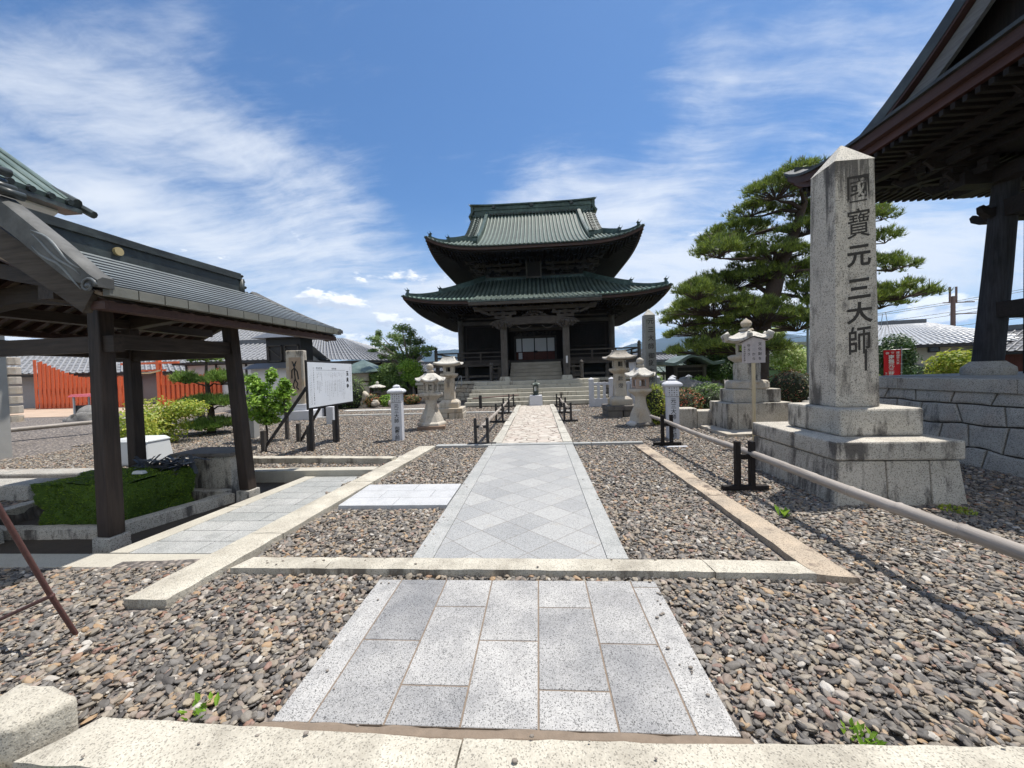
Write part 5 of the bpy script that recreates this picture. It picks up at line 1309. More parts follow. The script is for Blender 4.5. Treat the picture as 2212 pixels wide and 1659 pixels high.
rail_stand('dark wooden H-shaped rail stand carrying the far end of the long right bamboo pole', (2.52, 7.80, 0), R(0), 'stands of the long right bamboo rail')
tag(MB().box(2.42, 2.86, 7.62, 7.70, -.05, -.02).build('stone_offcut', bluegr, bevel=.006), 'white stone offcut lying at the foot of the far right rail stand', 'stone')
for i, (y, lb) in enumerate(((8.12, 'nearest dark metal stand of the bamboo rail left of the flagstone path'), (11.9, 'second dark stand from the near end of the left bamboo rail'), (14.45, 'third dark stand from the near end of the left bamboo rail'), (17.3, 'dark stand at the temple end of the left bamboo rail'))):
    rail_stand(lb, (-1.24, y, 0), 0, 'stands of the left path rail', .56, .26 if i == 0 else .2, .62, blackw)
bamboo_pole('bamboo_pole', 'grey bamboo pole along the left edge of the flagstone path', (-1.24, 8.0, .36), (-1.22, 17.4, .42), .042, .034, nodes=.5)
for y, lb in ((11.75, 'nearest dark stand of the rail right of the flagstone path'), (14.15, 'middle dark stand of the rail right of the flagstone path'), (16.6, 'dark stand at the temple end of the rail right of the flagstone path')):
    rail_stand(lb, (.86, y, 0), 0, 'stands of the right path rail', .56, .2, .62, blackw)
bamboo_pole('bamboo_pole', 'grey bamboo pole along the right edge of the flagstone path', (.86, 11.6, .42), (.86, 16.9, .42), .04, .034, nodes=.5)
T_ = thing('pole_barrier', 'thin brown pole on a single dark post crossing the gravel left of the steps', 'barrier', (-2.6, 17.0, 0))
MB().cbox(0, 0, -.05, .55, .06).build('post', blackw, T_)
MB().tube([(-.35, 0, .42), (.2, .05, .44), (1.7, .4, .50)], .03, 8).build('rail', brownp, T_, smooth=True)

# rusty tripod pipe at the left edge
T_ = thing('pipe_tripod', 'rusty maroon metal pipe frame leaning in at the left edge of the photo', 'pipe frame', (-2.83, 2.10, 0))
MB().tube([(-.07, .07, -.10), (-.07, -.06, .27), (-.07, -.36, 1.20)], [.0125, .013, .013], 10).build('leg', pipem, T_, smooth=True)
MB().tube([(-.07, -.06, .27), (-.47, .0, .10), (-.85, .06, -.06)], .011, 10).build('brace', pipem, T_, smooth=True)
MB().ball((-.07, -.06, .27), .018, 8, 6).build('clamp', pipem, T_)

# ================================================================== NOTICE BOARDS
T_ = thing('notice_board', 'white notice board full of vertical writing on dark braced posts, left of the path', 'notice board', (-4.80, 8.42, 0))
Y0, Y1, Z0, Z1 = -.70, 1.20, .90, 1.86
MB().box(-.035, 0, Y0-.03, Y1+.03, Z0-.04, Z1+.04).build('frame', blackw, T_, bevel=.004)
MB().box(.001, .010, Y0, Y1, Z0, Z1).build('panel', whiteb, T_)
for y in (-.52, .52): MB().box(-.10, -.036, y-.035, y+.035, -.2, 1.88).build('post', blackw, T_); MB().box(-.17, -.102, y-.04, y+.04, -.2, .50).build('post_stub', greyw, T_)
MB().bar((-1.20, -.50, -.02), (-.07, -.52, 1.42), .045, .05).build('brace', blackw, T_); MB().bar((-1.13, .72, -.02), (-.07, .52, 1.42), .045, .05).build('brace', blackw, T_)
for y in (-.55, .66): MB().cbox(-1.14, y, -.1, .42, .04).build('brace_stub', greyw, T_)
def bt(f): return Y0+(Y1-Y0)*(f*7.72/(9.62-f*1.9))
fx_ = lambda px: bt((px-90)/1390)
vz = lambda v: Z1-(Z1-Z0)*v       # v: 0 top, 1 bottom
Rr, X_ = (0, 1, 0), .0125
mb = MB(); column(mb, '玉泉寺', (X_, fx_(1338), vz(.25)), .118, .158, Rr, off=.035)
column(mb, '元三大師御誕生', (X_, fx_(270), vz(.13)), .034, .050, Rr, off=.008); column(mb, '天台宗玉泉', (X_, fx_(270), vz(.50)), .03, .046, Rr); column(mb, '玉泉寺', (X_, fx_(270), vz(.735)), .036, .054, Rr, off=.02); glyph(mb, '住', (X_, fx_(270), vz(.92)), .036, .036, Rr, (0, 0, 1), .01)
for k_, ch in enumerate('年中行事'): glyph(mb, ch, (X_, fx_(870)+.068*k_*.75, vz(.135)), .045, .045, Rr, (0, 0, 1), .012)
for k_, ch in enumerate('月例行事'): glyph(mb, ch, (X_, fx_(375)+.060*k_, vz(.128)), .045, .045, Rr, (0, 0, 1), .015)
mb.build('black_lettering', inkm, T_)
mb = MB(); mb.quad((X_, fx_(345), vz(.175)), (X_, fx_(1265), vz(.175)), (X_, fx_(1265), vz(.171)), (X_, fx_(345), vz(.171)))
words = ['一月一日修正会元三大師護摩供', '一月三日元三大師大祭開運祈願', '二月節分会星祭厄除祈願', '三月春彼岸会先祖供養', '四月八日花まつり', '五月大般若会', '七月棚経', '八月施餓鬼会先祖代々', '九月秋彼岸会', '十一月報恩講法要', '十二月除夜の鐘']
rr = random.Random(4)
for i, px in enumerate((1240, 1200, 1145, 1095, 1065, 1010, 955, 925, 865, 815, 755, 695, 635)):
    wd = words[i % len(words)]; column(mb, wd[:rr.randint(3, 5)], (X_, fx_(px), vz(.235)), .023, .030, Rr, off=-.002); column(mb, (wd*2)[:rr.randint(9, 15)], (X_, fx_(px), vz(.42)), .026, .034, Rr, off=-.002)
for i, (px, a, b_) in enumerate(((525, 9, 0), (480, 3, 7), (432, 3, 8), (384, 4, 9))):
    wd = words[(i+3) % len(words)]; column(mb, wd[:a], (X_, fx_(px), vz(.24)), .024, .034, Rr)
    if b_: column(mb, (wd*2)[2:2+b_], (X_, fx_(px), vz(.43)), .028, .034, Rr)
column(mb, '大師護摩供祈願', (X_, fx_(190), vz(.19)), .022, .05, Rr); column(mb, '元三大師護摩堂 厄除開運祈願', (X_, fx_(190), vz(.45)), .022, .036, Rr)
column(mb, '毎月三日護摩供厄除開運家内安全祈願', (X_, fx_(150), vz(.32)), .022, .037, Rr); column(mb, '元三大師御誕生所', (X_, fx_(1425), vz(.10)), .034, .048, Rr)
column(mb, '天台宗玉泉寺', (X_, fx_(1425), vz(.52)), .026, .035, Rr)
mb.build('grey_lettering', greyink, T_)

T_ = thing('wooden_notice', 'small roofed wooden notice on a fresh square post, before the tiered stone lantern', 'notice', (4.085, 7.60, 0), R(-10))
MB().cbox(0, .02, -.1, 1.60, .026).build('post', newwood, T_)
mb = MB(); mb.prism([(-.195, 1.555), (.195, 1.555), (.195, 1.975), (0, 2.045), (-.195, 1.955)], lambda a, b_, t_: (a, t_, b_), -.012, .012); mb.build('board', signwood, T_)
mb = MB(); mb.sweep([(-.235, 0, 1.945), (-.1, 0, 2.012), (0, 0, 2.058), (.1, 0, 2.028), (.235, 0, 1.985)], .075, .016); mb.build('roof', greywx, T_)
mb = MB(); column(mb, '文化財を', (.105, -.0135, 1.91), .066, .092, off=.012); column(mb, 'から', (.0, -.0135, 1.72), .062, .085, off=.012)
column(mb, '守ろう', (-.085, -.0135, 1.885), .060, .082, off=.012); column(mb, '長浜市消防本部', (-.155, -.0135, 1.855), .034, .041, off=.012); mb.build('lettering', inkm, T_)
mb = MB(); column(mb, '火災', (.0, -.0135, 1.89), .062, .080, off=.0); mb.build('faded_lettering', fadeink, T_)

T_ = thing('banner', 'red cloth banner with white characters on a thin pole behind the stone platform', 'banner', (12.08, 14.0, 0), R(-32))
MB().tube([(.22, 0, -.4), (.22, 0, 2.0)], .013, 8).build('pole', metalg, T_)
MB().grid(lambda u, v: (-.22+.42*u, .02*math.sin(u*5+v*7), .35+1.55*v), 8, 16).build('cloth', redcl, T_, smooth='all')
MB().tube([(-.24, 0, 1.905), (.45, 0, 1.90)], .008, 6).build('arm', metalg, T_)
mb = MB()
for i in range(5): mb.box(.2, .24, -.01, .01, .5+.3*i, .53+.3*i)
column(mb, '南無元三慈恵大師', (-.03, -.03, 1.66), .15, .145, off=.02); column(mb, '護御祈大会', (.13, -.03, 1.80), .085, .088, off=.01); column(mb, '守', (.0, -.03, 1.80), .085, .09, off=.01); column(mb, '御', (-.13, -.03, 1.80), .085, .09, off=.01); column(mb, '玉泉寺', (-.16, -.03, 1.10), .07, .08)
mb.build('lettering', whitecl, T_)

# ================================================================== BELL TOWER (right)
BX, BY = 9.0, 5.42
T_ = thing('bell_tower', 'dark timber bell tower with huge overhanging roof on a granite platform, right edge', 'bell tower', (BX, BY, 0))
mb = MB()
H_ = 1.03
stone_wall(mb, (6.20-BX, 8.35-BY, -.08), (0, -1, 0), 6.6, [.28, .34, .30, .19], seed=11, batter=.13, wmin=.38, wmax=.60, jit=.12, bulge=.02)
stone_wall(mb, (12.0-BX, 8.38-BY, -.08), (-1, 0, 0), 5.8, [.28, .34, .30, .19], seed=12, batter=.13, wmin=.5, wmax=.8, jit=.22)
mb.build('platform_wall', wallm, T_)
MB().frus(6.23-BX, 12-BX, 1.8-BY, 8.32-BY, -.1, 6.37-BX, 12-BX, 1.8-BY, 8.2-BY, 1.02).build('platform_core', joint, T_)
mb = MB()
y = 8.36-BY
for l in (1.15, 1.7, 1.4, 1.55, 1.2): mb.box(6.30-BX, 6.72-BX, y-l+.006, y, 1.02, 1.215); y -= l
mb.box(6.725-BX, 12-BX, 7.95-BY, 8.36-BY, 1.02, 1.213)
mb.build('coping', wallm, T_, bevel=.012)
MB().box(6.70-BX, 12-BX, 1.9-BY, 7.98-BY, .9, 1.235).build('platform_floor', greypl, T_)
cw = wood('weathered_column', (0.008, 0.0075, 0.008), (0.038, 0.038, 0.044), 'z')
for (x, y) in ((7.38, 6.85), (10.62, 6.85), (7.38, 3.99), (10.62, 3.99)):
    lx, ly = (.20 if x < 9 else -.20), (-.06 if y > 5 else .06); x -= BX; y -= BY
    MB().lathe([(.29, 1.23), (.31, 1.27), (.30, 1.36), (.21, 1.44), (.19, 1.46)], 20, (x, y)).build('column_base', wallm, T_, smooth=True)
    MB().tube([(x, y, 1.45), (x+lx*.5, y+ly*.5, 2.8), (x+lx, y+ly, 4.35)], [.175, .165, .15], 20).build('column', cw, T_, smooth=True)
MB().cbox(8.17-BX, 6.98-BY, 1.23, 3.9, .05).build('side_post', darkw, T_); MB().cbox(7.62-BX, 3.5-BY, 1.23, 3.9, .07).build('side_post', darkw, T_)
mb = MB()
for y in (6.85, 3.99): mb.box(7.38-BX, 10.62-BX, y-BY-.08, y-BY+.08, 2.16, 2.40); mb.box(7.45-BX, 10.55-BX, y-BY-.1, y-BY+.1, 3.75, 4.02); mb.box(6.9-BX, 11.1-BX, y-BY-.12, y-BY+.12, 4.30, 4.5)
for x in (7.42, 10.58): mb.box(x-BX-.08, x-BX+.08, 3.99-BY, 6.85-BY, 2.157, 2.397); mb.box(x-BX-.1+.12, x-BX+.1+.12, 3.9-BY, 6.9-BY, 3.748, 4.018); mb.box(x-BX-.12, x-BX+.12, 3.6-BY, 7.3-BY, 4.297, 4.497)
mb.sweep([(7.5-BX, 6.82-BY, 3.9), (7.34-BX, 6.82-BY, 3.84), (7.26-BX, 6.82-BY, 3.9), (7.22-BX, 6.82-BY, 3.97)], [.12, .12, .1, .06], [.16, .14, .1, .06])
mb.sweep([(7.56-BX, 6.9-BY, 3.9), (7.56-BX, 7.1-BY, 3.83), (7.56-BX, 7.2-BY, 3.88), (7.56-BX, 7.25-BY, 3.95)], [.12, .12, .1, .06], [.16, .14, .1, .06])
mb.build('beam', darkwx, T_)
mb = MB()
for x in (7.42, 9, 10.58):
    for y, ny in ((6.9, 1), (3.95, -1)): bracket(T_, x-BX, y-BY, 4.45, 0, ny, 3, .75)
for y in (6.85, 5.42, 3.99):
    for x, nx in ((7.38, -1), (10.62, 1)): bracket(T_, x-BX, y-BY, 4.45, nx, 0, 3, .75)
bracket(T_, 7.4-BX, 6.9-BY, 4.45, -.707, .707, 3, .85)
for e in (.35, .7, 1.05):
    z = 4.62+.2*e; x0, x1, y0, y1 = 7.4-BX-e, 10.6-BX+e, 3.97-BY-e, 6.87-BY+e
    mb.box(x0, x1, y1-.05, y1+.05, z, z+.11); mb.box(x0-.05, x0+.05, y0, y1, z, z+.108); mb.box(x0, x1, y0-.05, y0+.05, z, z+.11); mb.box(x1-.05, x1+.05, y0, y1, z, z+.108)
mb.build('purlin', darkwx, T_)
RB = Roof(0, 0, 3.42, 3.68, 5.36, .10, .105, .40, gx=2.75, p=7)
mb = MB(); roof_skin(mb, RB, RB.hy, 30, 16, dside=RB.hx-RB.gx+.3); ribs(mb, RB, RB.hy-.1, .25, .062, ('f', 'b')); mb.build('roof', cop_dk, T_, smooth=True)
bt2 = wood('reddish_eave_board', (0.038, 0.018, 0.014), (0.068, 0.033, 0.025), 'y', rough=.55)
mb = MB(); eave_band(mb, RB, .01, -.04, .0, .2); mb.build('eave_tile_edge', cop_dk, T_)
mb = MB(); eave_band(mb, RB, -.045, -.20, .05, .16); mb.build('eave_board', bt2, T_)
mb = MB(); eave_band(mb, RB, -.205, -.33, .14, .14); mb.build('eave_board', wood('lower_eave_board', (0.045, 0.018, 0.013), (0.080, 0.032, 0.023), 'y', rough=.5), T_)
mb = MB(); soffit(mb, RB, -.34, .2, 2.1, .02); rafters(mb, RB, -.40, .16, 1.2, .0, .15, .06, .08, ('f', 'b', 'l')); rafters(mb, RB, -.46, .75, 2.0, .03, .15, .065, .09, ('f', 'b', 'l')); mb.box(-1.7, 1.7, -1.9, 1.9, 4.95, 5.0)
mb.build('rafters', darkwy, T_)
mb = MB()
for sg in (-1, 1):
    g_ = RB.gx-.30; ds = [.75+(RB.hy-.75)*i/10 for i in range(11)]
    mb.quad(*([(sg*g_, -(RB.hy-d), RB.z0+RB.a*d+RB.b*d*d-.02) for d in ds]+[(sg*g_, (RB.hy-d), RB.z0+RB.a*d+RB.b*d*d-.02) for d in ds[::-1][1:]]+[(sg*g_, 2.9, 5.3), (sg*g_, -2.9, 5.3)]))
mb.build('gable_wall', darkw, T_, recalc=False)
mb = MB(); mb2 = MB(); mb3 = MB()
for sg in (-1, 1):
    for sy_ in (-1, 1):
        pts = [(sg*(RB.gx+.02), sy_*(RB.hy-d), RB.z0+RB.a*d+RB.b*d*d) for d in [.55+(RB.hy-.55)*i/12 for i in range(13)]]
        mb.sweep(pts, .14, .20); mb2.sweep([(p_[0]-sg*.06, p_[1]-sy_*.10, p_[2]-.27) for p_ in pts[1:]], .06, .24); mb3.sweep([(p_[0]+sg*.01, p_[1]-sy_*.02, p_[2]-.12) for p_ in pts], .10, .06)
mb.build('verge', cop_dk, T_); mb2.build('barge_board', wood('pale_weathered_board', (0.09, 0.09, 0.09), (0.20, 0.20, 0.20), 'y'), T_); mb3.build('verge_moulding', bt2, T_)
zr = RB.z0+RB.a*RB.hy+RB.b*RB.hy**2
MB().box(-3.0, 3.0, -.2, .2, zr-.1, zr+.6).build('main_ridge', cop_dk, T_)
mb = MB()
for sx_ in (-1, 1):
    for sy_ in (-1, 1): corner_ridge(mb, RB, sx_, sy_, .15, .66, .18, .16, .09)
mb.build('corner_ridge', cop_dk, T_)

# ================================================================== WASH-BASIN PAVILION (left)
PXc, PYc = -5.20, 4.52
T_ = thing('wash_pavilion', 'open four-post timber pavilion with a blue-grey copper gable roof over the mossy basin, left foreground', 'pavilion', (PXc, PYc, 0), R(-3))
G0 = -.13
def post_pav(x, y, lean=.05):
    sx, sy = (1 if x > 0 else -1), (1 if y > 0 else -1)
    MB().frus(x-.105, x+.105, y-.105, y+.105, -.22, x-.10, x+.10, y-.10, y+.10, -.035).build('post_base', wallm, T_, bevel=.01)
    MB().frus(x-.075, x+.075, y-.075, y+.075, -.035, x-.07-lean*sx, x+.07-lean*sx, y-.07-.04*sy, y+.07-.04*sy, 2.34).build('post', pavw, T_, bevel=.012)
post_pav(-.78, -.86); post_pav(-.80, .72); post_pav(.83, -.86, .03); post_pav(1.0, .70, .13)
mb = MB()
mb.bar((-.745, -.83, 1.96), (-.76, .68, 1.96), .08, .16); mb.bar((.765, -.83, 1.96), (.89, .68, 1.96), .08, .16)
for x in (-.745, .82): mb.box(x-.08, x+.08, -1.25, 1.95, 2.30, 2.42)
mb.build('tie_beam', pavwy, T_)
mb = MB()
mb.box(-1.1, 1.0, -.87, -.77, 1.84, 2.0); mb.box(-1.1, .93, .64, .74, 1.84, 2.0)
for y in (-.82, .69): pass; mb.sweep([(-.9, y, 2.36), (-.4, y, 2.43), (0, y, 2.47), (.4, y, 2.43), (.9, y, 2.36)], .14, .18)
mb.sweep([(-.74, -1.12, 2.50), (-.35, -1.12, 2.58), (0, -1.12, 2.66), (.35, -1.12, 2.58), (.74, -1.12, 2.50)], .10, .14); mb.cbox(0, -1.12, 2.66, 3.0, .07); mb.cbox(0, .69, 2.5, 3.0, .07)
mb.build('cross_beam', wood('pavilion_cross_timber', (0.014, 0.010, 0.0075), (0.055, 0.040, 0.031), 'x', rough=.6), T_)
def prz(x):      # roof top height over |x| (local)
    a = abs(x); d = 1.60-a; return 2.36+.36*d+.055*d*d
Y0, Y1 = -1.36, 2.20
mb = MB(); mbj = MB(); N_ = 11
for sg in (-1, 1):
    for i in range(N_):
        xa, xb = 1.62-1.52*i/N_, 1.62-1.52*(i+1)/N_; za, zb = prz(xa), prz(xb)
        h = .016
        # each copper course laps over the one below
        mb.quad((sg*xa, Y0, za+h), (sg*xa, Y1, za+h), (sg*xb, Y1, zb+.004), (sg*xb, Y0, zb+.004))
        mbj.quad((sg*(xa+.002), Y0, za-.008), (sg*(xa+.002), Y1, za-.008), (sg*(xa+.006), Y1, za+h), (sg*(xa+.006), Y0, za+h))  # dark strip paints the gap shade below each course edge
mb.build('roof', cop_pv, T_, recalc=False); mbj.build('course_gap_shade', clothd, T_, recalc=False)
mb = MB()
for sg in (-1, 1):
    k_ = 15
    for i in range(k_): y = Y0+(Y1-Y0)*i/k_; mb.box(min(sg*1.56, sg*1.63), max(sg*1.56, sg*1.63), y+.004, y+(Y1-Y0)/k_-.004, 2.268, 2.355)
mb.build('eave_fascia', cop_fa, T_, bevel=.004)
mb = MB()
for sg in (-1, 1):
    mb.sweep([(sg*1.55, Y0+.02, 2.285), (sg*.8, Y0+.02, 2.55), (0, Y0+.02, 2.90)], .03, .03)
    mb.quad((sg*1.55, Y0, 2.25), (sg*1.55, Y1, 2.25), (sg*.05, Y1, 2.92), (sg*.05, Y0, 2.92))
mb.build('ceiling_boards', palew, T_, recalc=False)
mb = MB()
for sg in (-1, 1):
    for i in range(19): y = Y0+.08+(Y1-Y0-.16)*i/18; mb.bar((sg*1.53, y, 2.21), (sg*.05, y, 2.87), .05, .07)
    mb.box(min(sg*1.40, sg*1.54), max(sg*1.40, sg*1.54), Y0+.03, Y1-.03, 2.165, 2.235)
mb.build('rafters', brownf, T_)
mb = MB(); mb.box(-.11, .11, -1.05, 1.72, 2.90, 3.22); mb.box(-.14, .14, -1.08, 1.75, 3.22, 3.26); mb.sweep([(0, -1.1, 3.30), (0, .3, 3.285), (0, 1.78, 3.30)], .20, .07)
mb.build('main_ridge', cop_dk, T_)
tag(MB().tube([(.11, -.10, 3.13), (.15, -.10, 3.13)], .05, 16).build('ridge_crest', plain('gold_crest', (.35, .28, .14), .4), T_))
mb = MB()
for k_ in range(4): mb.ball((.0, 1.80+.03*k_, 3.30-.09*k_), .055, 8, 6, (2.3, 1.2, .6))
mb.ball((0, 1.92, 3.0), .07, 8, 6, (2.0, 1.2, .8)); mb.box(-.14, .14, 1.74, 1.80, 2.9, 3.24)
for k_ in range(6):
    for sg in (-1, 1): mb.tube([(sg*(.10+.085*k_), -1.46, 3.60-.070*k_), (sg*(.10+.085*k_), -1.34, 3.60-.070*k_)], .042, 10)
mb.box(-.16, .16, -1.44, -1.32, 3.1, 3.62)
for sg in (-1, 1):
    for x_, z_ in ((.54, 3.34), (.64, 3.27), (.73, 3.20), (.60, 3.42)): mb.tube([(sg*x_, -1.47, z_), (sg*x_, -1.30, z_)], .038, 10)
mb.build('ridge_end_tiles', cop_dk, T_, smooth='all')
# raised curved verge of the near gable with carved cloud scroll
def vz_(x):
    a = abs(x)
    return float(np.interp(a, [0, .30, .55, .83, 1.07, 1.25, 1.45, 1.56, 1.68], [3.62, 3.44, 3.27, 3.06, 2.87, 2.73, 2.56, 2.46, 2.385]))
mb = MB(); mb2 = MB(); mb3 = MB()
for sg in (-1, 1):
    xs_ = [1.64-(1.64)*i/18 for i in range(19)]
    for Yv, tgt in ((Y0-.02, 0), (Y1+.0, 1)):
        lift = 1 if tgt == 0 else .06
        top = [(sg*x, prz(x)+(vz_(x)-prz(x))*lift if tgt else vz_(x)) for x in xs_]
        th = [.085+.165*min(1, (1.64-x)/.30) for x in xs_] if tgt == 0 else [.06]*19
        poly_y0, poly_y1 = (Yv-.07, Yv+.055) if tgt == 0 else (Yv-.12, Yv+.03)
        i0 = len(mb.v)
        for (x, z), h in zip(top, th): mb.v += [(x, poly_y0, z-h), (x, poly_y0, z-.03), (x, poly_y0+.04, z), (x, poly_y1, z), (x, poly_y1, z-h)]
        for j in range(18):
            for q_ in range(5): a = i0+5*j; mb.f.append((a+q_, a+(q_+1) % 5, a+5+(q_+1) % 5, a+5+q_))
        mb.f += [tuple(i0+q_ for q_ in range(5)), tuple(i0+90+q_ for q_ in range(5))[::-1]]
    # barge board under the verge
    for Yv in (Y0+.03, Y1-.06):
        near = Yv < 0
        pts = [(sg*x, Yv, (vz_(x)-.36-.11*min(1, (1.42-x)/.8) if near else prz(x)-.20)) for x in [1.42-1.42*i/12 for i in range(13)]]
        mb2.sweep(pts, .07, .22 if near else .16)
    if True:
        yv = Y0-.095
        mb3.tube([(sg*(1.555+.080*math.cos(a*.5)*(1-a/18)), yv, 2.335+.070*math.sin(a*.5)*(1-a/18)) for a in range(0, 16)], [.012]*16, 6)
        mb3.ball((sg*1.555, yv, 2.335), .022, 8, 6)
        for o_, s_ in ((.05, 1), (.12, .8), (.20, .9)):
            mb3.tube([(sg*x, yv+.004, vz_(x)-o_+.025*math.sin(x*16+o_*30)*s_) for x in [1.48-.46*i/12 for i in range(13)]], [.004+.008*math.sin(math.pi*i/12) for i in range(13)], 6)
mb.build('verge', copper('grey_copper_verge', (0.035, 0.035, 0.034), (0.065, 0.066, 0.063), (0.125, 0.126, 0.12), 'n', 0.62), T_, smooth=True)
mb2.build('barge_board', wood('barge_timber', (0.025, 0.020, 0.016), (0.080, 0.066, 0.053), 'x'), T_); mb3.build('cloud_scroll', copper('scroll_copper', (0.05, 0.055, 0.06), (0.12, 0.13, 0.135), (0.20, 0.22, 0.22), 'n', 0.45), T_, smooth='all')

# basin under the pavilion
def mossy(name, label):
    mb = MB(); rr = random.Random(3)
    x0, x1, y0, y1, z0, z1 = -6.05, -4.93, 4.22, 5.10, -.22, .31
    def skin(u, v, f):
        return f
    base = MB(); N1 = 26
    def put(fn): base.grid(fn, N1, 14)
    def bump_(p_):
        n_ = .10*noise.fractal(Vector(p_)*3.2, 1, 2, 4)+.02; c = Vector(((x0+x1)/2, (y0+y1)/2, .02)); d_ = (Vector(p_)-c); return tuple(Vector(p_)+d_.normalized()*n_)
    put(lambda u, v: bump_((x0+(x1-x0)*u, y0+.03*math.sin(u*9), z0+(z1-z0)*v)))
    put(lambda u, v: bump_((x1+.03*math.sin(u*7), y0+(y1-y0)*u, z0+(z1-z0)*v)))
    put(lambda u, v: bump_((x0, y0+(y1-y0)*u, z0+(z1-z0)*v))); put(lambda u, v: bump_((x0+(x1-x0)*u, y1, z0+(z1-z0)*v)))
    put(lambda u, v: bump_((x0+(x1-x0)*u, y0+(y1-y0)*v, z1+.02*math.sin(u*8)*math.sin(v*6))))
    T2 = thing('mossy_basin', label, 'water basin', (-5.45, 4.65, 0))
    base.xf(Matrix.Translation((5.45, -4.65, 0)))
    base.build('basin', plain('moss_base', (0.05, 0.095, 0.008), 0.95, var=.5, scale=14, bump=1.0), T2, smooth='all')
    bv = base.v; bf = base.f
    for i in range(15000):
        f = bf[rr.randrange(len(bf))]; a, b_, c, d_ = [Vector(bv[j]) for j in f]; u, v = rr.random(), rr.random()
        p_ = a.lerp(b_, u).lerp(d_.lerp(c, u), v); out = Vector((p_.x, p_.y, p_.z*1.2-.0)).normalized(); h = rr.uniform(.012, .032)
        s_ = Vector((rr.uniform(-1, 1), rr.uniform(-1, 1), rr.uniform(-1, 1))).normalized()*.007; tip = p_+(out*.7+Vector((rr.uniform(-.6, .6), rr.uniform(-.6, .6), rr.uniform(-.4, .8)))).normalized()*h
        mb.quad(p_-s_, p_+s_, tip)
    mb.build('moss', mossm, T2, recalc=False)
    return T2
mossy('mossy_basin', 'rectangular stone basin completely overgrown with dark green moss under the pavilion')
T2 = thing('basin_surround', 'low rectangular trough of long rough stones around the mossy basin', 'trough', (-5.5, 4.6, 0))
for (a, b_, w_, z) in (((-4.78, 3.92), (-4.40, 5.12), .18, -.06), ((-6.7, 3.92), (-4.82, 3.97), .15, -.08), ((-6.7, 4.0), (-6.75, 5.3), .2, .0), ((-6.7, 5.35), (-4.5, 5.2), .14, -.05)):
    mb = MB(); A, B = Vector((*a, 0)), Vector((*b_, 0)); e = (B-A).normalized(); s_ = Vector((-e.y, e.x, 0))*w_/2
    rough_kerb(mb, tuple(A-s_)[:2], tuple(B-s_)[:2], tuple(B+s_)[:2], tuple(A+s_)[:2], -.25, z, amp=.012); mb.xf(Matrix.Translation((5.5, -4.6, 0)))
    mb.build('kerb_stone', basem, T2, smooth=True)
T2 = thing('stone_tank', 'lichen-stained square stone tank with a flat slab lid behind the far pavilion post', 'stone tank', (-4.85, 5.55, 0))
mb = MB(); mb.box(-.30, .28, -.2, .16, -.24, .40); mb.build('tank', basem, T2, bevel=.012); MB().box(-.62, .33, -.26, .3, .40, .455).build('lid', lantd, T2, bevel=.01)
T2 = thing('storage_box', 'white plastic pump box on the gravel behind the pavilion', 'box', (-7.72, 6.95, 0))
MB().frus(-.38, .38, -.28, .28, -.03, -.33, .33, -.24, .24, .42).build('body', whplast, T2, bevel=.03); MB().frus(-.36, .36, -.27, .27, .40, -.3, .3, -.2, .2, .48).build('lid', whplast, T2, bevel=.03)
mb = MB(); rr = random.Random(9)
for i in range(70):
    c = Vector((-5.25+rr.gauss(0, .22), 5.02+rr.gauss(0, .1), .33+abs(rr.gauss(0, .05)))); a = rr.uniform(0, 3.14); d_ = Vector((math.cos(a)*.14, math.sin(a)*.14, rr.uniform(-.03, .12))); s_ = Vector((-math.sin(a), math.cos(a), rr.uniform(-.3, .3)))*.03
    mb.quad(c-d_-s_, c+d_-s_*.4, c+d_+s_, c-d_+s_*.6)
tag(mb.build('crumpled_sheet', clothd, recalc=False), 'crumpled dark plastic netting heaped on the back of the mossy basin', 'netting')
tag(MB().frus(-5.32, -5.16, 4.62, 4.70, .33, -5.31, -5.18, 4.63, 4.69, .37).build('ladle_tray', whplast, bevel=.01), 'small white plastic tray on top of the moss', 'tray')
for lb, (x0, x1, y0, y1, z0, z1) in (('long grey stone bench slab at the left edge beyond the basin', (-8.9, -7.0, 4.75, 5.15, -.1, .17)), ('lower long grey stone behind the left edge of the basin', (-9.6, -7.2, 5.6, 5.95, -.1, .12))):
    tag(MB().box(x0, x1, y0, y1, z0, z1).build('long_stone', wallm, bevel=.03), lb, 'stone slab')

